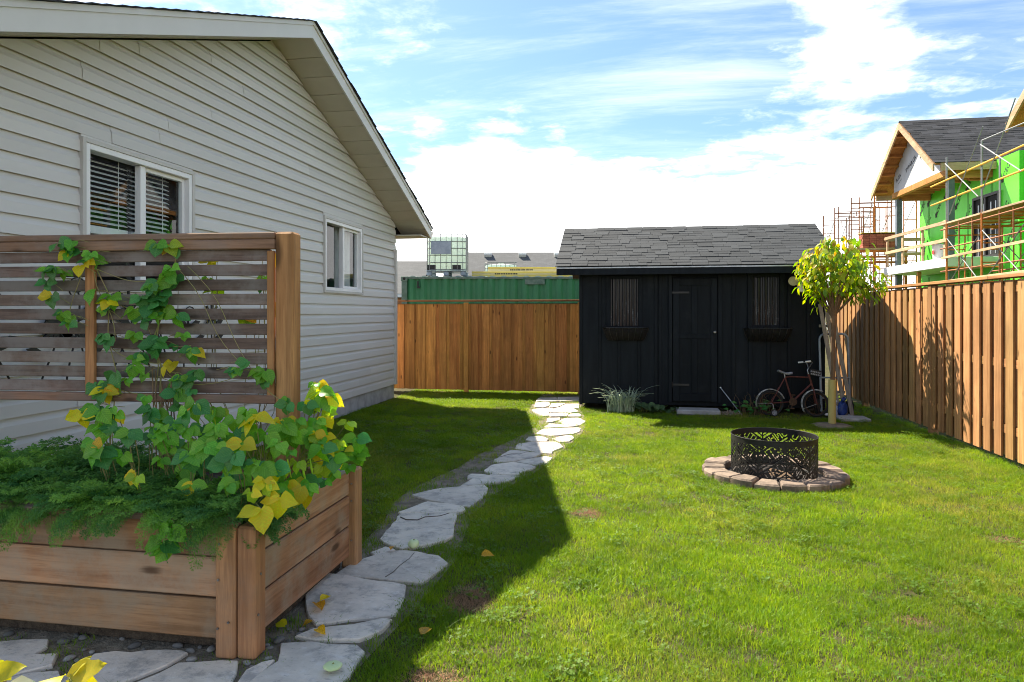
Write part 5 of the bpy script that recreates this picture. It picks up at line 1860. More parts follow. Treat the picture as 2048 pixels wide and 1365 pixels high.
# ================================================================ young tree
tree = thing('tree', 'young ball-headed tree with green and yellow leaves and a yellow trunk guard', 'tree', (TREE[0], TREE[1], 0))
M['bark'] = pm('bark', (.20, .115, .06), (.12, .07, .04), .8, scale=6, stretch=(6, 6, 1), bump=.4, bscale=30)
M['guard'] = pm('trunk_guard', (.50, .41, .15), (.42, .34, .12), .5, scale=5, stretch=(1, 1, .3))
rt = random.Random(8)
tx, ty = TREE
mb = MB()
tr = [(tx, ty, 0), (tx - .005, ty, .4), (tx + .015, ty, .8), (tx + .01, ty, 1.1), (tx + .02, ty, 1.32), (tx + .02, ty, 1.45)]
mb.tube(tr, [.036, .032, .028, .028, .034, .040], 10)
limbs = []
CR = Vector((tx + .09, ty, 1.93))
for k in range(15):
    a = k * 2.4 + rt.uniform(-.3, .3)
    el = rt.uniform(.1, 1.2)
    d = Vector((math.cos(a) * .50, math.sin(a) * .45, 0)) * (1.15 - .45 * el)
    e = Vector((tx + .05, ty, 1.58)) + d + Vector((0, 0, .18 + .62 * el))
    p0 = Vector((tx + .02, ty, 1.40 + .06 * rt.random()))
    m1 = p0.lerp(e, .45) + Vector((0, 0, .07))
    mb.tube([p0, m1, e], [.014, .009, .004], 6)
    limbs.append((p0, m1, e))
    for q in range(3):
        b = m1.lerp(e, rt.uniform(.1, 1))
        f = b + Vector((rt.uniform(-.16, .16), rt.uniform(-.16, .16), rt.uniform(-.05, .16)))
        mb.tube([b, f], [.005, .002], 5)
        limbs.append((b, b.lerp(f, .5), f))
mb.tube([(tx - .03, ty - .02, 1.40), (tx - .065, ty - .03, 1.25), (tx - .05, ty - .03, 1.1)], [.006, .005, .003], 5)
wmesh(mb, 'trunk', M['bark'], tree, (tx, ty, 0), smooth=True)
mb = MB()
mb.tube([(tx, ty, .01), (tx - .002, ty, .3), (tx + .004, ty, .61)], .048, 14)
wmesh(mb, 'trunk_guard', M['guard'], tree, (tx, ty, 0), smooth=True)
mb = MB()
mb.tube([(tx, ty, -.01), (tx, ty, .015), (tx, ty, .035)], [.30, .22, .05], 20)
wmesh(mb, 'soil_mound', M['bed'], tree, (tx, ty, 0), smooth=True)
TLM = [leafmat('tree_leaf_green', (.13, .25, .02), (.19, .31, .025), .45, rv=0, vein=False), leafmat('tree_leaf_light', (.32, .40, .025), (.40, .45, .03), .5, rv=0, vein=False), leafmat('tree_leaf_yellow', (.52, .44, .03), (.45, .41, .03), .5, rv=0, vein=False, bright=1.2, edge=(.42, .22, .03))]
mb = MB()
nl = 0
tips = [l_[2] for l_ in limbs] + [l_[1] for l_ in limbs if l_[1].z > 1.55]
for _ in range(1350):
    c = rt.choice(tips)
    p = c + Vector((rt.gauss(0, .075), rt.gauss(0, .075), rt.gauss(0, .07)))
    q = p - CR
    if (q.x / .53) ** 2 + (q.y / .55) ** 2 + (q.z / .55) ** 2 > 1.2: continue
    out = Vector((q.x, q.y, 0))
    if out.length < .02: out = Vector((rt.uniform(-1, 1), rt.uniform(-1, 1), 0))
    out.normalize()
    tip = (out * rt.uniform(.1, .9) + Vector((rt.uniform(-.5, .5), rt.uniform(-.5, .5), -rt.uniform(.3, 1.3)))).normalized()
    nrm = (out * .8 + Vector((rt.uniform(-.6, .6), rt.uniform(-.6, .6), rt.uniform(.2, 1)))).normalized()
    s_ = rt.uniform(.065, .125)
    x = tip.cross(nrm)
    if x.length < .05: continue
    x.normalize(); z = x.cross(tip)
    w = .27 * s_
    yel = .08 + .34 * max(0, q.z / .5) + .35 * max(0, -q.x / .5)  # share of yellow leaves rises towards the top and the left
    mb.mi = 2 if rt.random() < yel * .62 else (1 if rt.random() < .5 else 0)
    def L(a, b, c_): return p + x * a + tip * b + z * c_
    fo = .3 * w
    dr = rt.uniform(.05, .3) * s_
    vs = [L(0, 0, 0), L(-w * .75, s_ * .28, fo), L(-w, s_ * .52, fo - dr * .3), L(-w * .5, s_ * .8, fo * .5 - dr * .7), L(0, s_, -dr), L(w * .5, s_ * .8, fo * .5 - dr * .7), L(w, s_ * .52, fo - dr * .3), L(w * .75, s_ * .28, fo), L(0, s_ * .3, 0), L(0, s_ * .55, -dr * .3), L(0, s_ * .8, -dr * .64)]
    mb.add(vs, [(0, 8, 1), (1, 8, 9, 2), (2, 9, 10, 3), (3, 10, 4), (0, 7, 8), (7, 6, 9, 8), (6, 5, 10, 9), (5, 4, 10)])
    nl += 1
wmesh(mb, 'crown', TLM, tree, CR, smooth='all', fix=False)

# ================================================================ things by the shed
# ornamental grass + hosta-like weeds
og = thing('ornamental_grass', 'clump of pale striped ribbon grass against the shed wall', 'ornamental grass', (-.10, 10.42, 0))
OGM = leafmat('ribbon_grass_blade', (.34, .42, .28), (.52, .58, .44), .3, rv=.2, vein=False)
def blade_mesh(seed):
    r_ = random.Random(seed); mb = MB()
    H = r_.uniform(.34, .5); B = r_.uniform(.08, .30); w = .0085
    pts = [(B * t ** 2.2, 0, H * t * (1 - .25 * t - (.25 * max(0, t - .7)))) for t in [k / 7 for k in range(8)]]
    vs = []
    for i, p in enumerate(pts):
        ww = w * (1 - (i / 7) ** 2.2) + .0006
        vs += [(p[0], -ww, p[2] + .002), (p[0], 0, p[2]), (p[0], ww, p[2] + .002)]
    mb.add(vs, [(i * 3 + k, i * 3 + k + 1, i * 3 + k + 4, i * 3 + k + 3) for i in range(7) for k in range(2)])
    return mb.mesh('blade', OGM, smooth='all', fix=False)
BM = [blade_mesh(k) for k in range(8)]
for k in range(150):
    cx_, cy_ = rs.choice(((-.25, 10.42), (-.05, 10.42), (-.12, 10.36)))
    ob('blade', rs.choice(BM), og, (cx_ + rs.gauss(0, .05), cy_ + rs.gauss(0, .04), 0), (0, rs.uniform(-.1, .35), rs.uniform(0, 6.28)), scale=rs.uniform(.85, 1.3))
wd = thing('broadleaf_weed', 'low broad-leaved weed between ribbon grass and door step', 'weed', (.28, 10.42, 0))
WLM = leafmat('weed_leaf', (.06, .11, .045), (.09, .15, .06), .25)
wl = [leaf_mesh(500 + k, WLM, .5, .2, .3) for k in range(3)]
for k in range(26):
    a = rs.uniform(0, 6.28)
    ob('leaf', rs.choice(wl), wd, (.28 + rs.gauss(0, .14), 10.42 + rs.gauss(0, .04), rs.uniform(.03, .13)), leaf_rot((math.cos(a), math.sin(a), -.1), (0, -.4, 1)), scale=rs.uniform(.08, .15))
mb = MB()
for k in range(14):
    x = .28 + rs.gauss(0, .12)
    mb.tube([(x, 10.43, 0), (x + rs.uniform(-.04, .04), 10.42, .12)], .003, 5)
wmesh(mb, 'stem', M['stem'], wd, (.28, 10.42, 0))
w2 = thing('tall_weeds', 'dry stalky weeds behind the rear wheel of the small bicycle', 'weeds', (1.78, 10.45, 0))
mb = MB()
for k in range(60):
    x = 1.76 + rs.gauss(0, .14); y = 10.45 + rs.gauss(0, .05); h = rs.uniform(.1, .42)
    dx, dy = rs.uniform(-.12, .12), rs.uniform(-.08, .08)
    mb.tube([(x, y, 0), (x + dx * .4, y + dy * .4, h * .7), (x + dx, y + dy, h * rs.uniform(.7, 1.0))], [.003, .0025, .001], 4)
wmesh(mb, 'stalk', M['drystem'], w2, (1.78, 10.45, 0))
w3l = [leaf_mesh(520 + k, LM[0], .35, .2, .3) for k in range(2)]
for k in range(46):
    a = rs.uniform(0, 6.28)
    ob('leaf', rs.choice(w3l), w2, (1.80 + rs.gauss(0, .2), 10.42 + rs.gauss(0, .05), rs.uniform(.03, .22)), leaf_rot((math.cos(a), math.sin(a), rs.uniform(-.3, .5)), (0, -.5, 1)), scale=rs.uniform(.05, .10))
# door step, paver, gravel
st = thing('step_slab', 'grey concrete slab lying as a step at the shed door', 'step', (.95, 10.42, 0))
mb = MB(); mb.box((.955, 10.45, .03), (.62, .30, .075), None, .012)
wmesh(mb, 'slab', M['concrete'], st, (.95, 10.45, 0))
st = thing('paver', 'grey concrete paver lying in the corner by the fence', 'paver', (2.98, 10.12, 0))
mb = MB(); mb.box((3.0, 10.14, .022), (.40, .32, .05), None, .01)
wmesh(mb, 'slab', M['concrete'], st, (3.0, 10.14, 0))
M['gravel'] = pm('gravel', (.42, .34, .25), (.28, .22, .16), .9, scale=30, rv=.3)
gp = thing('gravel_pile', 'small heap of tan gravel beside the door step', 'gravel', (1.42, 10.46, 0))
tag(gp, kind='stuff')
mb = MB()
for k in range(260):
    x = 1.42 + rs.gauss(0, .08); y = 10.46 + rs.gauss(0, .06); r0 = rs.uniform(.006, .014)
    z = .05 * math.exp(-(((x - 1.42) / .1) ** 2 + ((y - 10.46) / .08) ** 2)) * rs.random()
    mb.box((x, y, z + r0 * .5), (r0 * 2, r0 * 1.6, r0 * 1.3), Euler((rs.uniform(0, 3), rs.uniform(0, 3), rs.uniform(0, 3))).to_matrix(), r0 * .3)
wmesh(mb, 'stone', M['gravel'], gp, (1.42, 10.46, 0), fix=False)['kind'] = 'stuff'
pl = thing('garden_stake', 'pale stake leaning on the shed wall beside the door', 'stake', (1.55, 10.48, 0))
mb = MB(); mb.cyl((1.56, 10.46, .02), (1.31, 10.645, .36), .008, 8)
wmesh(mb, 'rod', M['steel'], pl, (1.55, 10.5, 0))
mb = MB(); mb.tube([(1.31, 10.645, .36), (1.30, 10.652, .375)], [.012, .010], 8)
wmesh(mb, 'tip', M['white'], pl, (1.31, 10.64, .36))

# ---- kids bicycle -------------------------------------------------------
bike = thing('bicycle', 'small rusty red children\'s bicycle with white fenders leaning at the shed', 'bicycle', (1.93, 10.36, 0), (R(-6), 0, R(3)))
bike.scale = (.9, .9, .9); bike.location.x = 1.97
bike['label'] = 'small rusty red bicycle with white fenders leaning at the shed'
M['bikered'] = pm('faded_red_paint', (.13, .028, .020), (.09, .025, .016), .5, scale=25, spec=.4)
M['bikewhite'] = pm('chipped_white_fender', (.48, .48, .46), (.18, .16, .12), .5, scale=22)
M['rust'] = pm('rusty_steel', (.10, .055, .028), (.06, .032, .018), .8, scale=30)
M['rubber'] = pm('tyre_rubber', (.02, .02, .02), (.03, .028, .026), .8)
M['saddle'] = pm('grey_saddle', (.30, .31, .33), (.2, .2, .22), .5, scale=12)
def circ(cx, cz, r, n, a0=0, a1=6.2832, y=0):
    return [(cx + r * math.cos(a0 + (a1 - a0) * k / n), y, cz + r * math.sin(a0 + (a1 - a0) * k / n)) for k in range(n)]
BW = .205
for cx in (.0, .70):
    wob_ = ob('wheel', None, bike, (cx, 0, BW), local=True); wob_.empty_display_size = .05
    mb = MB(); mb.tube(circ(0, 0, BW - .018, 30), .018, 8, closed=True); mb.o('tyre', M['rubber'], wob_, (0, 0, 0), smooth=True, local=True)
    mb = MB(); mb.tube(circ(0, 0, BW - .042, 30), .007, 6, closed=True)
    for k in range(14):
        t = k * 6.2832 / 14
        mb.tube([(.01 * math.cos(t + 1), .012 * (-1) ** k, .01 * math.sin(t + 1)), ((BW - .044) * math.cos(t), 0, (BW - .044) * math.sin(t))], .0015, 4)
    mb.tube([(0, -.04, 0), (0, .04, 0)], .014, 8)
    mb.o('rim', M['rust'], wob_, (0, 0, 0), smooth=True, local=True)
for cx, a0, a1 in ((0, R(20), R(195)), (.70, R(62), R(215))):
    mb = MB()
    n = 20; vs = []
    for k in range(n + 1):
        a = a0 + (a1 - a0) * k / n
        for (dy, dr) in ((-.032, .0), (-.022, .013), (0, .018), (.022, .013), (.032, 0)):
            r_ = BW + .012 + dr
            vs.append((cx + r_ * math.cos(a), dy, BW + r_ * math.sin(a)))
    mb.add(vs, [(k * 5 + q, k * 5 + q + 1, k * 5 + q + 6, k * 5 + q + 5) for k in range(n) for q in range(4)])
    mb.o('fender', M['bikewhite'], bike, (0, 0, 0), smooth='all', fix=False, local=True)
    e = (cx + (BW + .01) * math.cos(a1 - .25), -.036, BW + (BW + .01) * math.sin(a1 - .25))
    mb = MB(); mb.tube([e, (cx, -.04, BW)], .004, 6); mb.o('fender_stay', M['bikewhite'], bike, local=True)
seat, bb, head, headb = (.235, 0, .62), (.335, 0, .235), (.615, 0, .61), (.635, 0, .52)
mb = MB()
for a, b, r_ in ((seat, bb, .013), (seat, (.30, 0, .635), .012), ((.30, 0, .635), (.60, 0, .625), .012), (headb, bb, .014), (seat, (0, .045, BW), .008), (seat, (0, -.045, BW), .008), (bb, (0, .045, BW), .008), (bb, (0, -.045, BW), .008), ((.598, 0, .68), (.648, 0, .49), .016)):
    mb.tube([a, b], r_, 8)
mb.o('frame', M['bikered'], bike, smooth=True, local=True)
mb = MB()
for s_ in (-1, 1):
    mb.tube([(.648, 0, .49), (.655, s_ * .035, .45), (.70, s_ * .042, BW)], .010, 8)
mb.o('fork', M['bikered'], bike, smooth=True, local=True)
mb = MB(); mb.tube([seat, (.225, 0, .70)], .010, 8); mb.o('seat_post', M['steel'], bike, local=True)
mb = MB()
n = 10; vs = []
for k in range(n + 1):
    t = k / n; x = .13 + .22 * t
    wv = .065 * (1 - t) ** .6 + .016
    z = .735 - .035 * t + .012 * math.cos(t * 6)
    for q in (-1, -.5, 0, .5, 1):
        vs.append((x, wv * q, z - .02 * q * q))
for k in range(n + 1):
    for q in (-1, -.5, 0, .5, 1):
        vv = vs[k * 5 + int(q * 2 + 2)]
        vs.append((vv[0], vv[1] * .9, vv[2] - .03 + .012 * abs(q)))
m5 = (n + 1) * 5
fs = [(k * 5 + q, (k + 1) * 5 + q, (k + 1) * 5 + q + 1, k * 5 + q + 1) for k in range(n) for q in range(4)] + [(m5 + k * 5 + q, m5 + k * 5 + q + 1, m5 + (k + 1) * 5 + q + 1, m5 + (k + 1) * 5 + q) for k in range(n) for q in range(4)]
for k in range(n):
    for q in (0, 4):
        fs.append((k * 5 + q, m5 + k * 5 + q, m5 + (k + 1) * 5 + q, (k + 1) * 5 + q))
fs += [(0, 1, 2, 3, 4, m5 + 4, m5 + 3, m5 + 2, m5 + 1, m5), tuple(n * 5 + q for q in range(5)) + tuple(m5 + n * 5 + q for q in (4, 3, 2, 1, 0))]
mb.add(vs, fs); mb.o('saddle', M['saddle'], bike, smooth=True, local=True)
mb = MB(); mb.tube([(.60, 0, .67), (.585, 0, .74), (.60, 0, .77)], .010, 8)
for s_ in (-1, 1):
    mb.tube([(.60, 0, .77), (.61, s_ * .06, .80), (.62, s_ * .14, .86), (.58, s_ * .19, .875), (.52, s_ * .20, .87)], .009, 8)
mb.o('handlebar', M['steel'], bike, smooth=True, local=True)
mb = MB()
for s_ in (-1, 1): mb.tube([(.58, s_ * .195, .876), (.50, s_ * .202, .868)], .014, 8)
mb.o('grip', M['white'], bike, smooth=True, local=True)
mb = MB()
mb.box((.70, -.02, .70), (.17, .015, .10), Euler((0, R(12), 0)).to_matrix(), .004)
pl_ = mb.o('front_plate', M['rubber'], bike, local=True)
mb = MB()
for r0 in range(2):
    for k in range(6):
        mb.box((.635 + k * .026, -.0295, .725 - r0 * .04 - k * .0055), (.018, .003, .024), Euler((0, R(12), 0)).to_matrix())
mb.o('plate_mark', M['saddle'], pl_, local=True)
mb = MB(); mb.tube([(.335, -.05, .235), (.335, -.055, .235)], .062, 22)
mb.tube([(.335, -.03, .235), (.335, .05, .235)], .016, 10)
mb.o('chain_ring', M['rust'], bike, smooth=True, local=True)
mb = MB(); mb.tube([(.335, -.065, .235), (.30, -.068, .13)], .007, 6); mb.tube([(.335, .06, .235), (.37, .066, .34)], .007, 6)
mb.box((.30, -.10, .13), (.075, .06, .018), None, .004); mb.box((.37, .10, .34), (.075, .06, .018), None, .004)
mb.o('crank', M['rust'], bike, smooth=True, local=True)
mb = MB(); mb.tube([(0, -.05, BW), (.01, -.11, .19), (.02, -.13, .07)], .006, 6); mb.o('training_wheel_arm', M['steel'], bike, smooth=True, local=True)
tw = ob('training_wheel', None, bike, (.02, -.15, .058), local=True); tw.empty_display_size = .03
mb = MB(); mb.tube(circ(0, 0, .046, 20), .011, 8, closed=True); mb.o('tyre', M['rubber'], tw, smooth=True, local=True)
mb = MB(); mb.tube([(0, -.008, 0), (0, .008, 0)], .038, 20); mb.o('rim', M['saddle'], tw, smooth=True, local=True)
mb = MB()
for k in range(5):
    t = k * 1.2566
    mb.tube([(.024 * math.cos(t), -.0095, .024 * math.sin(t)), (.024 * math.cos(t), -.0085, .024 * math.sin(t))], .007, 8)
mb.o('rim_hole', M['rubber'], tw, local=True)

# ---- hand truck, slat panel, bag in the corner --------------------------
ht = thing('hand_truck', 'grey tubular hand truck standing between shed and fence', 'hand truck', (3.0, 10.62, 0), (0, 0, R(0)))
M['greytube'] = pm('grey_tube_paint', (.30, .33, .36), (.22, .25, .28), .45, scale=10)
hx, hy = 2.90, 10.55
pts = []
for k in range(9):
    t = math.pi - k * math.pi / 8
    pts.append((hx + (.11 if math.cos(t) > 0 else -.11) + .085 * math.cos(t), hy + .1, 1.10 + .085 * math.sin(t)))
pts = [(hx - .195, hy, .06), (hx - .195, hy + .05, .6)] + pts + [(hx + .195, hy + .05, .6), (hx + .195, hy, .06)]
mb = MB(); mb.tube(pts, .017, 10); wmesh(mb, 'frame', M['greytube'], ht, (hx, hy, 0), smooth=True)
for z in (.25, .55):
    mb = MB(); mb.tube([(hx - .19, hy + .02, z), (hx + .19, hy + .02, z)], .012, 8); wmesh(mb, 'crossbar', M['greytube'], ht, (hx, hy, z), smooth=True)
mb = MB(); mb.box((hx, hy - .09, .03), (.38, .20, .008), None, .002); wmesh(mb, 'toe_plate', M['greytube'], ht, (hx, hy, .03))
for s_ in (-1, 1):
    mb = MB(); mb.tube([(hx + s_ * .22 + y_, hy + .10, .12) for y_ in (-.025, .025)], .11, 22); mb.tube([(hx + s_ * .22 + y_, hy + .10, .12) for y_ in (-.03, .03)], .05, 14)
    wmesh(mb, 'wheel', M['rubber'], ht, (hx + s_ * .22, hy + .1, .12), smooth=True)
M['greywood'] = wood('weathered_slat_grey', (.36, .31, .26), (.25, .21, .175), 'z', knots=True)
lp = thing('slat_panel', 'three weathered wooden slats leaning against the shed corner', 'slat panel', (2.9, 10.5, 0))
for k, dx in enumerate((-.055, .03, .115)):
    mb = MB(); mb.bar((2.965 + dx, 10.40, .03), (2.745 + dx * .9, 10.60, 1.62), .055, .02, (0, -1, 0), .003)
    wmesh(mb, 'slat', M['greywood'], lp, (2.85 + dx, 10.5, .8))
for z, x in ((.35, 2.90), (1.3, 2.80)):
    mb = MB(); mb.box((x, 10.445 + .125 * z + .012, z), (.22, .018, .04), None, .002); wmesh(mb, 'cross_batten', M['greywood'], lp, (x, 10.5, z))
M['bluebag'] = pm('blue_plastic', (.02, .05, .22), (.015, .035, .14), .35, scale=14)
M['whitebag'] = pm('white_plastic', (.55, .60, .68), (.30, .36, .46), .35, scale=14)
def bag(name, label, c, s_, mat, seed):
    r_ = random.Random(seed)
    bmx = bmesh.new(); bmesh.ops.create_icosphere(bmx, subdivisions=3, radius=1)
    for v_ in bmx.verts:
        q = 1 + .16 * math.sin(v_.co.x * 5 + seed) * math.cos(v_.co.z * 6 + seed * 2) + .08 * math.sin(v_.co.y * 11 + v_.co.z * 7)
        z = v_.co.z * q
        if z > .6: q *= 1 - (z - .6) * .8
        v_.co = Vector((v_.co.x * q * s_[0], v_.co.y * q * s_[1], max(-1 + .001 * r_.random(), z) * s_[2]))
    me = bpy.data.meshes.new(name); bmx.to_mesh(me); bmx.free(); me.materials.append(mat)
    me.polygons.foreach_set('use_smooth', [True] * len(me.polygons))
    t = thing(name, label, 'bag', (c[0], c[1], 0))
    ob('body', me, t, (c[0], c[1], s_[2] * .98 + .006))
    mb = MB(); mb.tube([(c[0] - .02, c[1], s_[2] * 1.8), (c[0], c[1] - .02, s_[2] * 2.15), (c[0] + .03, c[1], s_[2] * 2.3)], [.012, .02, .03], 7)
    wmesh(mb, 'neck', mat, t, (c[0], c[1], s_[2] * 2), smooth=True)
bag('plastic_bag', 'blue plastic bag on the ground behind the tree', (2.93, 10.34, 0), (.07, .06, .12), M['bluebag'], 2)
bag('plastic_bag', 'white plastic bag on the ground left of the blue bag', (2.82, 10.36, 0), (.06, .06, .10), M['whitebag'], 5)

# ================================================================ beyond the fences
rs = random.Random(61)
A10 = R(10)
M['contgreen'] = pm('container_green', (.030, .165, .070), (.042, .21, .09), .5, scale=1.6, spec=.4, stretch=(1, 1, .4), nrough=.7)
M['contgrey'] = pm('container_edge', (.16, .22, .18), (.10, .16, .12), .6, scale=8)
cont = thing('shipping_container', 'green corrugated shipping container behind the back fence', 'container', (-5.83, 16.75, 0), (0, 0, A10))
CL, CD, CH = 6.06, 2.44, 2.42
def lo(mb, name, mat, parent=cont, smooth=False, fix=True, loc=(0, 0, 0)):
    return mb.o(name, mat, parent, loc, smooth, fix, local=True)
mb = MB(); pr = []
x = .14; p = .292
while x < CL - .14:
    pr += [(x, .066), (x + .07, .012), (x + .07 + .076, .012), (x + .07 + .146, .066)]
    x += p
for (a, b) in zip(pr[:-1], pr[1:]):
    mb.add([(a[0], a[1], .15), (b[0], b[1], .15), (b[0], b[1], CH - .06), (a[0], a[1], CH - .06)], [(0, 1, 2, 3)])
lo(mb, 'side_panel', M['contgreen'], fix=False)
mb = MB(); mb.box((CL / 2, .02, CH - .035), (CL - .3, .06, .06), None, .006); lo(mb, 'top_rail', M['contgrey'])
mb = MB(); mb.box((CL / 2, .03, .08), (CL - .3, .06, .15), None, .006); lo(mb, 'bottom_rail', M['contgrey'])
for xs in (.07, CL - .07):
    mb = MB(); mb.box((xs, .06, CH / 2), (.14, .14, CH - .24), None, .006); lo(mb, 'corner_post', M['contgrey'])
    mb = MB(); mb.box((xs, .06, CH - .06), (.17, .165, .118), None, .008); cc = lo(mb, 'corner_casting', M['contgrey'])
    mb = MB(); mb.tube([(xs, -.0235, CH - .06), (xs, -.026, CH - .06)], .035, 14); lo(mb, 'lifting_hole', M['dark'], cc)
mb = MB()
k = 0
while .2 + k * p < CL - .2:
    xx = .2 + k * p
    mb.extr([(xx, .05, CH - .006), (xx + .05, .05, CH + .022), (xx + .12, .05, CH + .022), (xx + .17, .05, CH - .006)], (0, CD - .1, 0)); k += 1
mb.box((CL / 2, CD / 2, CH - .03), (CL - .1, CD - .12, .045))
M['controof'] = pm('container_roof', (.42, .45, .40), (.30, .34, .30), .6, scale=5)
lo(mb, 'roof', M['controof'])
mb = MB(); mb.box((.03, CD / 2 + .05, CH / 2), (.05, CD - .22, CH - .2)); mb.box((CL - .03, CD / 2 + .05, CH / 2), (.05, CD - .22, CH - .2)); mb.box((CL / 2, CD - .03, CH / 2), (CL - .1, .05, CH - .2))
lo(mb, 'end_wall', M['contgreen'])
mb = MB(); mb.box((3.42, -.004, CH - .14), (.50, .012, .13)); lo(mb, 'rust_patch', M['contgrey'])
mb = MB(); mb.box((.42, .0, CH - .20), (.035, .03, .16), None, .004); mb.box((.44, -.01, CH - .28), (.07, .03, .05), None, .004); lo(mb, 'lock_hasp', M['black'])

# ---- IBC totes ------------------------------------------------------------
M['tank'] = pm('tank_plastic', (.74, .80, .74), (.66, .74, .68), .35, scale=1.2, spec=.4)
def tank_mat():
    m, t, bs = newmat('tank_plastic_clear')
    bs.inputs['Base Color'].default_value = (.78, .84, .78, 1); bs.inputs['Roughness'].default_value = .35
    tr = t.nodes.new('ShaderNodeBsdfTranslucent'); tr.inputs['Color'].default_value = (.80, .90, .82, 1)
    mx = t.nodes.new('ShaderNodeMixShader'); mx.inputs[0].default_value = .5
    t.links.new(bs.outputs[0], mx.inputs[1]); t.links.new(tr.outputs[0], mx.inputs[2])
    t.links.new(mx.outputs[0], t.nodes['Material Output'].inputs['Surface'])
    return m
M['tank'] = tank_mat()
M['cage'] = pm('cage_bar', (.28, .29, .28), (.2, .2, .2), .45, metal=.6)
M['plate'] = pm('steel_label_plate', (.36, .40, .45), (.28, .32, .37), .4, scale=7, metal=.4, nrough=.7)
M['pallet'] = pm('pallet_blue_steel', (.30, .36, .42), (.22, .27, .32), .5, scale=8)
def tote(label, loc, rz, plate):
    t = thing('liquid_tote', label, 'tote', loc, (0, 0, rz), group='caged liquid totes')
    Wd, Dp, Hh = 1.06, 1.06, 1.08
    def l(mb, nm, mat, sm=False): return mb.o(nm, mat, t, (0, 0, 0), sm, True, local=True)
    mb = MB()
    for px_ in (.09, Wd / 2, Wd - .09):
        for py_ in (.09, Dp - .09): mb.box((px_, py_, .065), (.14, .14, .12), None, .02)
    mb.box((Wd / 2, .05, .125), (Wd, .09, .02), None, .004); mb.box((Wd / 2, Dp - .05, .125), (Wd, .09, .02), None, .004); mb.box((Wd / 2, Dp / 2, .13), (Wd - .1, Dp - .2, .012))
    l(mb, 'pallet', M['pallet'])
    # rounded tank with a filler neck
    mb = MB(); r = .14
    poly = []
    for cx_, cy_, a0 in ((Wd - .04 - r, .04 + r, -90), (Wd - .04 - r, Dp - .04 - r, 0), (.04 + r, Dp - .04 - r, 90), (.04 + r, .04 + r, 180)):
        for q in range(6): poly.append((cx_ + r * math.cos(R(a0 + q * 18)), cy_ + r * math.sin(R(a0 + q * 18))))
    mid = (Wd / 2, Dp / 2)
    rings = [(.95, .145), (1, .19), (1, .96), (.965, 1.0), (.6, 1.03), (.0, 1.035)]
    n = len(poly); vs = []
    for s_, z in rings: vs += [(mid[0] + (a - mid[0]) * max(s_, .001), mid[1] + (b - mid[1]) * max(s_, .001), z) for a, b in poly]
    mb.add(vs, [(k * n + i, k * n + (i + 1) % n, (k + 1) * n + (i + 1) % n, (k + 1) * n + i) for k in range(len(rings) - 1) for i in range(n)] + [tuple(range(n))[::-1]])
    mb.tube([(mid[0], mid[1], 1.03), (mid[0], mid[1], 1.07)], .09, 16)
    l(mb, 'tank', M['tank'], True)
    mb = MB()
    for z in (.16, .34, .53, .71, .89, 1.08): mb.tube([(mid[0] + (a - mid[0]) * 1.035, mid[1] + (b - mid[1]) * 1.035, z) for a, b in poly], .010, 5, closed=True)
    for face in range(4):
        for k in range(7):
            u = .10 + (Wd - .2) * k / 6
            x_, y_ = ((u, .022), (Wd - .022, u), (Wd - u, Dp - .022), (.022, Dp - u))[face]
            mb.tube([(x_, y_, .14), (x_, y_, 1.08)], .009, 5)
    l(mb, 'cage', M['cage'], True)
    for cx_ in (.15, Wd - .26):
        mb = MB(); mb.box((cx_, .03, .21), (.22, .012, .14)); l(mb, 'corner_guard', M['black'])
    if plate:
        mb = MB(); mb.box((.40, .004, .72), (.52, .008, .33), None, .002); l(mb, 'label_plate', M['plate'])
    return t
ca, sa = math.cos(A10), math.sin(A10)
def cw(x, y, z): return (-5.83 + x * ca - y * sa, 16.75 + x * sa + y * ca, z)
tote('white caged liquid tote standing on the green container', cw(.60, .12, CH + .024), A10, True)
tote('white caged tote behind the yellow beams, only its top in view', cw(1.95, 4.05, 2.0), A10, False)
M['palletwood'] = wood('pallet_wood', (.42, .30, .19), (.32, .22, .13), 'x', knots=False)
ps = thing('pallet_stack', 'stack of wooden pallets under the rear tote behind the container', 'pallets', cw(1.9, 4.0, 0), (0, 0, A10))
for k in range(14):
    mb = MB(); z = .07 + k * .141
    for q in range(5): mb.box((.6, .12 + q * .24, z + .055), (1.2, .12, .02))
    for q in range(3): mb.box((.08 + q * .52, .6, z), (.09, 1.15, .088))
    for q in range(3): mb.box((.6, .12 + q * .48, z - .055), (1.2, .10, .02))
    mb.o('pallet', M['palletwood'], ps, (0, 0, 0), local=True)

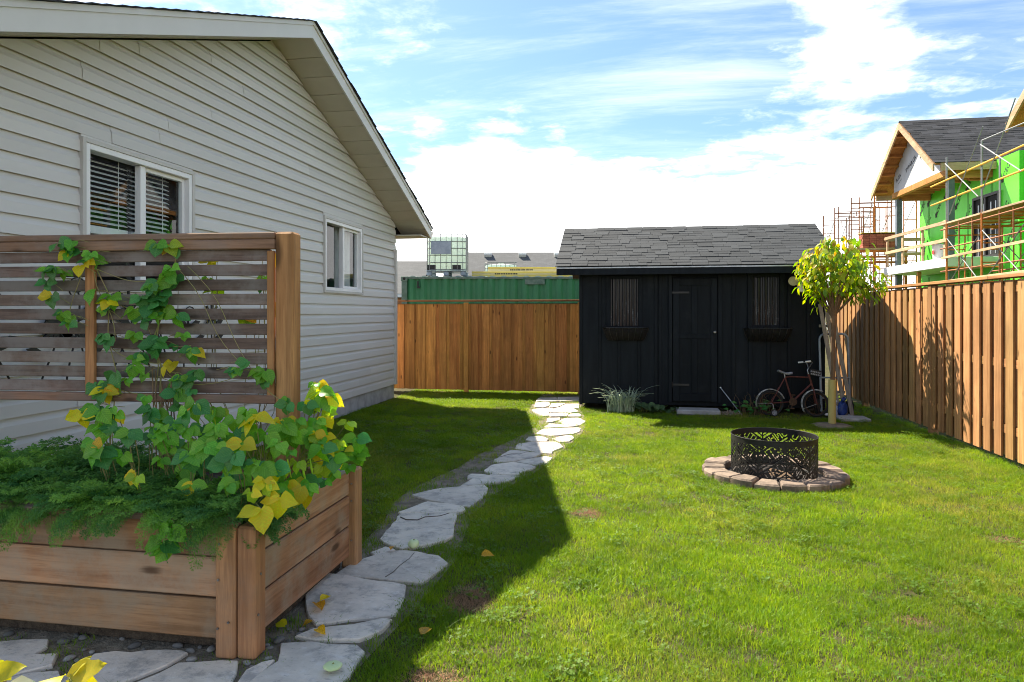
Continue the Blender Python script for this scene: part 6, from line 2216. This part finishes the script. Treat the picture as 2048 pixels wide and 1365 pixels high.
# ---- yellow beams -----------------------------------------------------------
M['beam'] = pm('yellow_joist', (.72, .58, .14), (.62, .48, .10), .6, scale=5, stretch=(.2, 1, 1))
M['beamweb'] = pm('yellow_joist_web', (.72, .62, .36), (.60, .52, .30), .7, scale=5, stretch=(.2, 1, 1))
M['ink'] = pm('black_ink', (.03, .03, .03), (.05, .05, .05), .8)
for lab, x0, x1, y0, z0, h in (('long yellow engineered joist lying on the container edge', 1.78, 5.9, .35, CH + .024, .125), ('yellow engineered joist lying behind the front one on the container', 2.18, 5.8, 1.05, CH + .024, .285)):
    b = thing('joist', lab, 'joist', cw(x0, y0, z0), (0, 0, A10), group='yellow joists on the container')
    L = x1 - x0
    mb = MB(); mb.box((L / 2, .03, h - .02), (L, .065, .04), None, .003); mb.box((L / 2, .03, .02), (L, .065, .04), None, .003); mb.o('flange', M['beam'], b, local=True)
    mb = MB(); mb.box((L / 2, .03, h / 2), (L, .02, h - .081)); wb_ = mb.o('web', M['beamweb'], b, local=True)
    mb = MB()
    xx = .62
    for k in range(13):
        wv = rs.uniform(.02, .05); mb.box((xx + .0, .0185, h - .075 if h > .2 else h * .5), (wv, .003, .03)); xx += wv + .012
    mb.o('stamp', M['ink'], wb_, local=True)

# ---- far houses -------------------------------------------------------------
def far_shingle():
    m, t, bs = newmat('far_roof')
    v = objcoord(t, (1, 1, 1), rand=False)
    b = N(t, 'ShaderNodeTexBrick', Scale=1.0)
    b.inputs['Color1'].default_value = (.075, .08, .085, 1); b.inputs['Color2'].default_value = (.10, .105, .11, 1); b.inputs['Mortar'].default_value = (.07, .07, .075, 1)
    b.inputs['Brick Width'].default_value = .30; b.inputs['Row Height'].default_value = .13; b.inputs['Mortar Size'].default_value = .012
    t.links.new(v, b.inputs['Vector'])
    col = mixc(t, mrange(t, noise(t, v, 2.5, 5), .35, .65, 0, .5), b.outputs[0], (.06, .062, .066))
    t.links.new(col, bs.inputs['Base Color']); bs.inputs['Roughness'].default_value = .9
    return m
M['farroof'] = far_shingle()
M['farbrick'] = pm('orange_brick', (.42, .20, .10), (.34, .15, .08), .9, scale=12)
M['farwhite'] = pm('grey_vent_metal', (.80, .82, .82), (.7, .72, .72), .5)
def far_house(label, org, rz, L, D, eave, ridge, vents, x0=0):
    h = thing('house', label, 'house', org, (0, 0, rz), group='houses far behind the container')
    mb = MB(); mb.box((L / 2, D / 2, eave / 2), (L - .6, D - .8, eave)); 
    for xs in (.35, L - .35): mb.extr([(xs, .4, eave), (xs, D - .4, eave), (xs, D / 2, ridge - .15)], (.02 if xs < 1 else -.02, 0, 0))
    mb.o('wall', M['farbrick'], h, local=True)
    rfs = []
    for s_ in (0, 1):
        ln = math.hypot(D / 2, ridge - eave); an = math.atan2(ridge - eave, D / 2)
        mb = MB(); mb.box((L / 2, ln / 2, 0), (L, ln, .08))
        r = mb.o('roof', M['farroof'], h, (0, 0, eave) if s_ == 0 else (L, D, eave), local=True)
        r.rotation_euler = (an, 0, 0 if s_ == 0 else math.pi)
        rfs.append(r)
    for vx, vy in vents:
        ln = math.hypot(D / 2, ridge - eave)
        mb = MB(); mb.extr([(vx - .22, vy - .22, .04), (vx - .22, vy + .22, .04), (vx - .22, vy + .16, .16), (vx - .22, vy - .25, .30), (vx - .22, vy - .28, .22)], (.44, 0, 0))
        mb.o('roof_vent', M['farwhite'], rfs[0], local=True)
    mb = MB(); mb.box((L / 2, -.02, eave - .06), (L, .04, .14)); mb.o('fascia', M['farwhite'], h, local=True)
    for k in range(int(L / 3)):
        mb = MB(); mb.box((1.8 + k * 3, .385, eave * .55), (1.2, .03, 1.1)); w_ = mb.o('window', M['farwhite'], h, local=True)
        mb = MB(); mb.box((1.8 + k * 3, .365, eave * .55), (1.05, .02, .95)); mb.o('pane', M['dark'], w_, local=True)
    return h
far_house('far bungalow with grey shingle roof and three roof vents', (-9.9, 34.6, 0), A10, 13.5, 8.6, 2.75, 4.98, [(2.35, 4.35), (4.35, 4.35), (6.4, 4.35)])
far_house('far house with grey roof and orange brick wall left of the tote', (-17.5, 30.2, 0), A10, 7.6, 7.6, 2.35, 4.2, [])

# ================================================================ house under construction
ch = thing('house_under_construction', 'two-storey house under construction with green sheathing and a shingled porch gable', 'house', (9.5, 20.5, 0))
def green_mat():
    m, t, bs = newmat('green_sheathing')
    v = objcoord(t, (1, 1, 1), rand=False)
    b = N(t, 'ShaderNodeTexBrick', Scale=1.0)
    col = mixc(t, mrange(t, noise(t, v, 1.5, 5), .35, .65), (.10, .64, .030), (.12, .72, .04))
    t.links.new(col, bs.inputs['Base Color']); bs.inputs['Roughness'].default_value = .45
    return m
M['green'] = green_mat()
M['greenseam'] = pm('green_seam_tape', (.07, .40, .03), (.06, .34, .02), .5)
WXc = 8.80
mb = MB(); mb.box((WXc + .06, 20.33, 2.62), (.12, 5.54, 5.24)); gw = wmesh(mb, 'wall', M['green'], ch, (WXc, 20.3, 0))
mb = MB(); mb.box((WXc + 2.6, 17.60, 2.62), (5.0, .10, 5.24)); wmesh(mb, 'wall', M['green'], ch, (WXc + 2.5, 17.6, 0))
mb = MB(); mb.box((WXc + 5, 20.33, 2.62), (.12, 5.54, 5.24)); mb.box((WXc + 2.6, 23.05, 2.62), (5.0, .10, 5.24)); wmesh(mb, 'wall', M['green'], ch, (WXc + 5, 20, 0))
for yy in (18.78, 20.0, 21.22, 22.44):
    for (za, zb) in ((.05, 2.55), (2.9, 5.2)):
        mb = MB(); mb.box((WXc - .002, yy, (za + zb) / 2), (.006, .09, zb - za)); wmesh(mb, 'seam_tape', M['greenseam'], gw, (WXc, yy, za))
# sheathing print
txm = text_mesh('CEC', .30, M['ink'], .001, .004)
def on_minus_x(me, name, parent, x, y, z, ang, s_=1):
    o = ob(name, me, parent, (x, y, z))
    B = Matrix(((0, 0, -1), (-1, 0, 0), (0, 1, 0)))
    o.rotation_euler = (B @ Matrix.Rotation(ang, 3, 'Z')).to_euler(); o.scale = (s_,) * 3
    return o
am = MB(); am.extr([(-.12, -.08, 0), (.02, -.08, 0), (.02, -.16, 0), (.16, 0, 0), (.02, .10, 0), (.02, .04, 0), (-.12, .04, 0)], (0, 0, .002))
arrow = am.mesh('arrow', M['ink'])
for k, (y, z) in enumerate(((22.85, 4.75), (22.3, 4.95), (22.45, 4.25), (21.75, 4.55), (21.2, 4.95), (21.1, 4.2), (22.6, 3.6), (21.6, 3.5), (20.7, 3.7), (20.5, 4.6), (19.9, 4.95), (19.95, 4.2), (18.1, 4.9), (18.15, 4.0), (17.9, 3.3), (20.2, 3.2), (22.0, 2.0), (20.0, 2.1), (18.3, 1.9))):
    on_minus_x(txm, 'lettering', gw, WXc - .004, y, z, R(50), .62)
    on_minus_x(arrow, 'arrow_print', gw, WXc - .004, y + .15, z - .19, R(230), .75)
# sliding door on the upper floor
wd_ = ob('window', None, ch, (WXc, 19.0, 2.9)); wd_.empty_display_size = .1
mb = MB()
for (c, d) in (((19.62, 3.66), (.07, 1.6)), ((18.38, 3.66), (.07, 1.6)), ((19.0, 4.43), (1.17, .07)), ((19.0, 2.90), (1.17, .07)), ((19.0, 3.66), (.06, 1.46))): mb.box((WXc - .02, c[0], c[1]), (.08, d[0], d[1]))
wmesh(mb, 'frame', M['black'], wd_, (WXc, 19, 2.9))
for a, b in ((19.035, 19.58), (18.42, 18.965)):
    mb = MB(); mb.box((WXc - .008, (a + b) / 2, 3.66), (.01, b - a, 1.46)); wmesh(mb, 'pane', M['dark'], wd_, (WXc, (a + b) / 2, 3.66))
for yy in (18.55, 18.78, 19.15, 19.4):
    mb = MB(); mb.box((WXc - .02, yy, 3.6), (.012, .05, 1.3)); wmesh(mb, 'stud', M['steel'], wd_, (WXc, yy, 3.6))
# porch roof -----------------------------------------------------------------
CRY, CRZ, NEY, NEZ, FEY = 20.85, 6.86, 18.60, 5.23, 23.12
sl_ = (CRZ - NEZ) / (CRY - NEY)
X0, X1 = 7.42, 13.0
def rz(y): return CRZ - sl_ * abs(y - CRY)
mb = MB()
mb.extr([(X0 + .02, NEY, NEZ - .06), (X0 + .02, NEY, NEZ - .01), (X0 + .02, CRY, CRZ - .01), (X0 + .02, CRY, CRZ - .06)], (X1 - X0, 0, 0))
crf = wmesh(mb, 'roof', M['osb'], ch, (10, 20, 5.2))
mb = MB()
mb.extr([(X0 + .02, CRY, CRZ - .06), (X0 + .02, CRY, CRZ - .01), (X0 + .02, FEY, rz(FEY) - .01), (X0 + .02, FEY, rz(FEY) - .06)], (X1 - X0, 0, 0))
crf2 = wmesh(mb, 'roof', M['osb'], ch, (10, 22, 5.2))
an = math.atan(sl_); SLc = (CRY - NEY) / math.cos(an)
nr = 20; exc = SLc / nr; shc = {}
for k in range(nr):
    x = X0 - .02 - .15 * (k % 2) - rs.uniform(0, .1)
    while x < 11.1:
        wv = rs.choice((.26, .32, .38)); a = max(x, X0 - .02)
        w2 = x + wv - a
        t2 = rs.choice((.008, .016))
        if w2 > .04:
            kk = (round(w2, 3), t2)
            if kk not in shc: shc[kk] = MB().box((0, 0, 0), (w2 - .006, exc + .05, t2), None, 0).mesh('shingle', M['shingle2'], fix=False)
            c = (k + .5) * exc
            ob('shingle', shc[kk], crf, (a + w2 / 2, NEY - .02 + c * math.cos(an), NEZ + c * math.sin(an) + .012), (an - .03, 0, 0))
        x += wv
mb = MB(); mb.extr([(11.12, NEY, NEZ), (11.12, NEY, NEZ + .012), (11.12, CRY, CRZ + .012), (11.12, CRY, CRZ)], (1.9, 0, 0)); wmesh(mb, 'shingle_field', M['shingle2'], crf, (12, 20, 6))
mb = MB(); mb.extr([(X0 - .02, CRY, CRZ), (X0 - .02, CRY, CRZ + .02), (X0 - .02, FEY + .02, rz(FEY + .02) + .02), (X0 - .02, FEY + .02, rz(FEY + .02))], (5.5, 0, 0)); wmesh(mb, 'shingle_field', M['shingle2'], crf2, (10, 22, 6))
# barge boards, eave board
for ye in (NEY, FEY):
    mb = MB(); mb.extr([(X0, CRY, CRZ - .21), (X0, CRY, CRZ - .02), (X0, ye, rz(ye) - .02), (X0, ye, rz(ye) - .21)], (-.04, 0, 0)); wmesh(mb, 'barge_board', M['lumber_y'], ch, (X0, (ye + CRY) / 2, 6))
mb = MB(); mb.box((10.2, NEY - .02, NEZ - .11), (5.3, .04, .19)); wmesh(mb, 'eave_board', M['lumber'], ch, (10.2, NEY, NEZ - .1))
mb = MB(); mb.box((10.2, FEY + .02, rz(FEY) - .12), (5.3, .04, .19)); wmesh(mb, 'eave_board', M['lumber'], ch, (10.2, FEY, NEZ - .1))
# lookouts under the far overhang
for k in range(7):
    y = 21.15 + k * .30
    if y > 23.0: break
    mb = MB(); mb.box((X0 + .20, y, rz(y) - .12), (.38, .05, .09), Euler((-an, 0, 0)).to_matrix()); wmesh(mb, 'lookout', M['rafter'], ch, (X0 + .1, y, rz(y)))
# house wrap on the gable
GX = 7.82
mb = MB(); mb.extr([(GX, 18.72, 5.10), (GX, 22.42, 5.10), (GX, 22.42, rz(22.42) - .09), (GX, CRY, CRZ - .09), (GX, 18.72, rz(18.72) - .03)], (.04, 0, 0))
M['wrap'] = pm('house_wrap', (.46, .47, .49), (.40, .41, .43), .5, scale=4, stretch=(1, 1, .6), bump=.5, bscale=6, bdist=.03)
wr = wmesh(mb, 'gable_wrap', M['wrap'], ch, (GX, 20.6, 5.1))
tym = text_mesh('TYPAR.CA', .165, M['ink'], .001, .004)
for (y, z) in ((22.05, 5.50), (21.15, 5.72), (20.15, 5.86), (19.25, 5.62)):
    if y == 19.25:
        on_minus_x(text_mesh('TYP', .165, M['ink'], .001, .004), 'lettering', wr, GX - .003, y + .1, z - .1, R(22))
    elif y == 22.05:
        on_minus_x(text_mesh('R.CA', .165, M['ink'], .001, .004), 'lettering', wr, GX - .003, y, z, R(22))
    else:
        on_minus_x(tym, 'lettering', wr, GX - .003, y, z, R(22))
    bm_ = MB(); bm_.box((0, 0, 0), (.30, .010, .002)); on_minus_x(bm_.mesh('underline', M['ink']), 'lettering', wr, GX - .003, y - .1, z - .12, R(22))
# porch beams and joists
mb = MB(); mb.box((GX + .02, 20.57, 5.02), (.14, 3.74, .15)); wmesh(mb, 'beam', M['rafter'], ch, (GX, 20.5, 5.0))
for yb in (18.78, 22.35):
    mb = MB(); mb.box((8.37, yb, 4.98), (.84, .12, .24)); wmesh(mb, 'beam', M['rafter'], ch, (8.3, yb, 5.0))
for k in range(8):
    y = 19.1 + k * .42
    mb = MB(); mb.box((8.335, y, 5.10), (.90, .045, .16)); wmesh(mb, 'joist', M['rafter'], ch, (8.3, y, 5.1))
mb = MB(); mb.box((8.335, 20.6, 5.22), (.90, 3.7, .02)); wmesh(mb, 'ceiling', M['osb'], ch, (8.3, 20.6, 5.22))
mb = MB(); mb.box((9.2, NEY + .35, 4.92), (1.7, .10, .20)); wmesh(mb, 'beam', M['rafter'], ch, (9.2, 19, 4.9))
M['bluesteel'] = pm('primed_steel_column', (.13, .155, .18), (.10, .12, .14), .45, scale=6)
for (x, y) in ((7.90, 18.88), (7.90, 22.28)):
    mb = MB(); mb.box((x, y, 2.45), (.15, .15, 4.88), None, .01); wmesh(mb, 'column', M['bluesteel'], ch, (x, y, 0))
# balcony
M['balwhite'] = pm('white_slab_edge', (.70, .70, .72), (.60, .60, .62), .5, scale=3)
mb = MB(); mb.box((8.20, 20.50, 2.74), (1.18, 4.3, .24), None, .01); wmesh(mb, 'balcony', M['balwhite'], ch, (8.2, 20.5, 2.74))
for z in (3.28, 3.72):
    mb = MB(); mb.bar((7.62, 18.40, z), (7.62, 22.6, z + .02), .04, .085, b=.004); wmesh(mb, 'guard_rail', M['lumber_y'], ch, (7.62, 20.5, z))
    mb = MB(); mb.bar((7.65, 22.60, z), (8.75, 22.6, z), .045, .10, b=.004); wmesh(mb, 'guard_rail', M['lumber'], ch, (8.2, 22.6, z))
for y in (18.6, 19.95, 21.3, 22.5):
    mb = MB(); mb.box((7.665, y, 3.33), (.045, .09, .92), None, .004); wmesh(mb, 'guard_post', M['lumber_y'], ch, (7.66, y, 2.9))
mb = MB(); mb.box((7.75, 20.4, 1.3), (.09, .09, 2.62), None, .005); wmesh(mb, 'prop', M['rafter'], ch, (7.75, 20.4, 0))
# near wing whose gable corner pokes into the picture
mb = MB()
mb.extr([(7.62, 15.62, 5.40), (7.62, 15.62, 5.46), (7.62, 13.3, 7.15), (7.62, 11.0, 5.46), (7.62, 11.0, 5.40), (7.62, 13.3, 7.08)], (4.5, 0, 0)); wr_ = wmesh(mb, 'wing_roof', M['shingle2'], ch, (9, 13.3, 5.4))
mb = MB(); mb.extr([(7.60, 15.60, 5.20), (7.60, 15.60, 5.39), (7.60, 13.3, 7.07), (7.60, 13.3, 6.88)], (-.04, 0, 0)); wmesh(mb, 'barge_board', M['lumber_y'], wr_, (7.6, 14.5, 6))
mb = MB(); mb.extr([(7.64, 15.58, 5.30), (7.64, 15.58, 5.39), (7.64, 13.3, 7.06), (7.64, 13.3, 6.97)], (.9, 0, 0)); wmesh(mb, 'soffit', M['osb'], wr_, (8, 14.5, 6))
mb = MB(); mb.extr([(8.55, 15.0, 0), (8.55, 11.6, 0), (8.55, 11.6, 5.8), (8.55, 13.3, 7.0), (8.55, 15.0, 5.7)], (3.4, 0, 0)); ww_ = wmesh(mb, 'wing_wall', M['green'], ch, (10, 13.3, 0))
for yy in (12.4, 13.62, 14.84):
    mb = MB(); mb.box((8.548, yy, 2.7), (.006, .09, 5.3)); wmesh(mb, 'seam_tape', M['greenseam'], ww_, (8.55, yy, .1))
for (y, z) in ((14.4, 5.2), (13.0, 5.6), (14.2, 4.1), (12.9, 4.4), (12.0, 4.9), (14.5, 3.0), (13.1, 3.2), (12.0, 3.4), (13.9, 2.0), (12.5, 2.1)):
    on_minus_x(txm, 'lettering', ww_, 8.546, y, z, R(50), .62)
    on_minus_x(arrow, 'arrow_print', ww_, 8.546, y + .15, z - .19, R(230), .75)

# ---- bucket on the balcony
bk = thing('bucket', 'white plastic bucket on the balcony of the unfinished house', 'bucket', (7.82, 19.35, 2.862))
mb = MB(); mb.tube([(7.82, 19.35, 2.862), (7.82, 19.35, 3.20), (7.82, 19.35, 3.22), (7.82, 19.35, 3.26)], [.13, .15, .16, .158], 18); wmesh(mb, 'pail', M['white'], bk, (7.82, 19.35, 2.86), smooth=True)
mb = MB(); mb.box((7.665, 19.29, 3.05), (.012, .12, .10)); M['redlabel'] = pm('red_label', (.5, .05, .04), (.5, .05, .04), .6); wmesh(mb, 'label', M['redlabel'], bk, (7.67, 19.3, 3.05))

# ---- scaffolding ------------------------------------------------------------
M['scafo'] = pm('orange_scaffold_paint', (.60, .19, .03), (.42, .12, .025), .5, scale=14)
M['scafr'] = pm('rusty_scaffold_paint', (.34, .13, .05), (.26, .09, .04), .6, scale=14)
M['scafy'] = pm('yellow_scaffold_paint', (.72, .42, .05), (.60, .33, .04), .5, scale=14)
M['plank'] = wood('scaffold_plywood', (.52, .38, .25), (.44, .30, .18), 'y', knots=False)
def frame(mb, p, u, w, z0, z1, r=.022):
    """ladder frame standing at p, spreading w along unit vector u"""
    p = Vector((p[0], p[1], 0)); u = Vector((u[0], u[1], 0)).normalized()
    q = p + u * w; a = p + u * .38
    mb.tube([p + Vector((0, 0, z0)), p + Vector((0, 0, z1 + .12))], r, 7); mb.tube([q + Vector((0, 0, z0)), q + Vector((0, 0, z1 + .12))], r, 7)
    mb.tube([p + Vector((0, 0, z1 - .08)), q + Vector((0, 0, z1 - .08))], r * .85, 6); mb.tube([p + Vector((0, 0, z1 - .24)), q + Vector((0, 0, z1 - .24))], r * .7, 6)
    mb.tube([p + u * (w / 2) + Vector((0, 0, z1 - .24)), p + u * (w / 2) + Vector((0, 0, z1 - .08))], r * .7, 6)
    mb.tube([a + Vector((0, 0, z0 + .1)), a + Vector((0, 0, z1 - .24))], r * .7, 6)
    mb.tube([q - u * .38 + Vector((0, 0, z0 + .1)), q - u * .38 + Vector((0, 0, z1 - .24))], r * .7, 6)
    k = z0 + .35
    while k < z1 - .3:
        mb.tube([q + Vector((0, 0, k)), q - u * .38 + Vector((0, 0, k))], r * .6, 5)
        mb.tube([p + Vector((0, 0, k)), a + Vector((0, 0, k))], r * .6, 5); k += .40
def tower(label, corners, lifts, mat, brace=True):
    """corners: list of frame feet along the wall, each (x, y); frames spread along u"""
    (pts, u, w) = corners
    t = thing('scaffold_tower', label, 'scaffold', (pts[0][0], pts[0][1], 0), group='scaffold towers')
    for p in pts:
        for (z0, z1) in lifts:
            mb = MB(); frame(mb, p, u, w, z0, z1); wmesh(mb, 'frame', mat, t, (p[0], p[1], z0), smooth=True)
    for a, b in zip(pts[:-1], pts[1:]):
        for (z0, z1) in lifts:
            for off in (0, w):
                o_ = Vector((u[0], u[1], 0)) * off
                mb = MB(); A, B = Vector((a[0], a[1], 0)) + o_, Vector((b[0], b[1], 0)) + o_
                mb.tube([A + Vector((0, 0, z0 + .3)), B + Vector((0, 0, z1 - .3))], .012, 5); mb.tube([A + Vector((0, 0, z1 - .3)), B + Vector((0, 0, z0 + .3))], .012, 5)
                wmesh(mb, 'cross_brace', M['brace'], t, (a[0], a[1], z0), smooth=True)
    return t
up = (1, 0)
L3 = ((0, 1.75), (1.78, 3.5))
near = tower('orange scaffold tower with plank deck and yellow guard rails before the green wall', ([(7.10, 17.15), (7.10, 15.55), (7.10, 13.9)], up, 1.1), L3, M['scafo'])
for (a, b) in ((17.5, 15.6), (15.55, 13.3)):
    for k in range(4):
        mb = MB(); mb.box((7.22 + k * .27, (a + b) / 2, 3.545 + (.003 if k % 2 else 0)), (.262, a - b, .04), None, .004); wmesh(mb, 'plank', M['plank'], near, (7.2 + k * .27, (a + b) / 2, 3.54))
for y in (17.15, 15.55, 13.9):
    mb = MB(); mb.tube([(7.10, y, 3.55), (7.10, y, 5.05)], .022, 8); wmesh(mb, 'guard_post', M['brace'], near, (7.1, y, 3.5), smooth=True)
    mb = MB(); mb.tube([(8.20, y, 3.55), (8.20, y, 5.05)], .022, 8); wmesh(mb, 'guard_post', M['brace'], near, (8.2, y, 3.5), smooth=True)
for z in (4.10, 4.55):
    mb = MB(); mb.tube([(7.07, 17.9, z - .04), (7.07, 13.5, z + .02)], .022, 8); wmesh(mb, 'guard_rail', M['scafy'], near, (7.07, 15.5, z), smooth=True)
for (a, b) in (((7.05, 17.1, 4.9), (7.05, 15.6, 3.9)), ((7.05, 16.9, 3.7), (7.05, 15.4, 5.3)), ((7.05, 15.5, 4.95), (7.05, 14.0, 4.1)), ((7.05, 15.4, 4.0), (7.05, 14.2, 5.5)), ((7.05, 15.45, 5.02), (7.05, 13.6, 4.95))):
    mb = MB(); mb.tube([a, b], .013, 6); wmesh(mb, 'brace', M['brace'], near, a, smooth=True)
for z in (1.95, 2.45, 2.98, 3.42):
    for x in (7.12, 8.2):
        mb = MB(); mb.tube([(x, 17.5, z), (x, 13.4, z + .02)], .017, 6); wmesh(mb, 'ledger', M['scafr'], near, (x, 15.5, z), smooth=True)
for y in (16.6, 16.0, 14.9, 14.4):
    mb = MB(); mb.tube([(7.12, y, 1.7), (7.12, y + rs.uniform(-.05, .05), 3.5)], .015, 6); wmesh(mb, 'standard', M['scafr'], near, (7.12, y, 1.7), smooth=True)
    mb = MB(); mb.tube([(7.12, y, 3.40), (8.2, y, 3.40)], .015, 6); wmesh(mb, 'transom', M['scafo'], near, (7.12, y, 3.4), smooth=True)
for z in (2.2, 2.75):
    mb = MB(); mb.bar((7.05, 17.3, z), (7.05, 13.5, z + .05), .03, .055, b=.004); wmesh(mb, 'lower_rail', M['lumber_y'], near, (7.05, 15.4, z))
tops = [('rust-red scaffold tower farthest left above the tree', (6.95, 25.4), 5.02, M['scafr']), ('rust-red scaffold tower in the middle of the row above the tree', (7.22, 24.5), 5.22, M['scafr']), ('orange scaffold tower beside the far porch column', (7.70, 23.75), 5.42, M['scafo'])]
for lab, p, zt_, mt in tops:
    lf = ((zt_ - 5.1, zt_ - 3.45), (zt_ - 3.42, zt_ - 1.73), (zt_ - 1.70, zt_))
    tower(lab, ([p, (p[0] + .15, p[1] + 2.0)], up, 1.25), lf, mt)
# brick pallet on its platform
bp = thing('brick_pallet', 'strapped pallet of red bricks on the scaffold beside the porch column', 'bricks', (7.45, 22.95, 0))
M['redbrick'] = pm('perforated_red_brick', (.42, .14, .09), (.33, .10, .065), .85, scale=30, rv=.25)
bm3 = MB().box((0, 0, 0), (.20, .09, .068), None, .004).mesh('brick', M['redbrick'], fix=False)
for k in range(6):
    for i in range(5):
        for j in range(4):
            ob('brick', bm3, bp, (7.20 + i * .205, 23.0 + j * .10, 3.55 + k * .072))
mb = MB(); mb.box((7.6, 23.15, 3.98), (1.06, .44, .02), None, .004); M['strapyellow'] = pm('yellow_wrap', (.60, .46, .05), (.5, .38, .04), .5); wmesh(mb, 'cover', M['strapyellow'], bp, (7.6, 23.15, 3.98))
mb = MB(); mb.box((7.6, 23.15, 3.47), (1.5, .7, .06)); mb.box((7.0, 22.85, 3.40), (.05, .05, .1)); wmesh(mb, 'platform', M['lumber'], bp, (7.6, 23.15, 3.47))
mb = MB()
for z in (3.40, 3.22, 3.05): mb.box((7.6, 22.83, z), (1.5, .05, .06))
for x in (6.9, 8.3):
    mb.box((x, 22.83, 1.7), (.06, .06, 3.4)); mb.box((x, 23.5, 1.7), (.06, .06, 3.4))
wmesh(mb, 'support', M['scafo'], bp, (7.6, 22.8, 1.7))
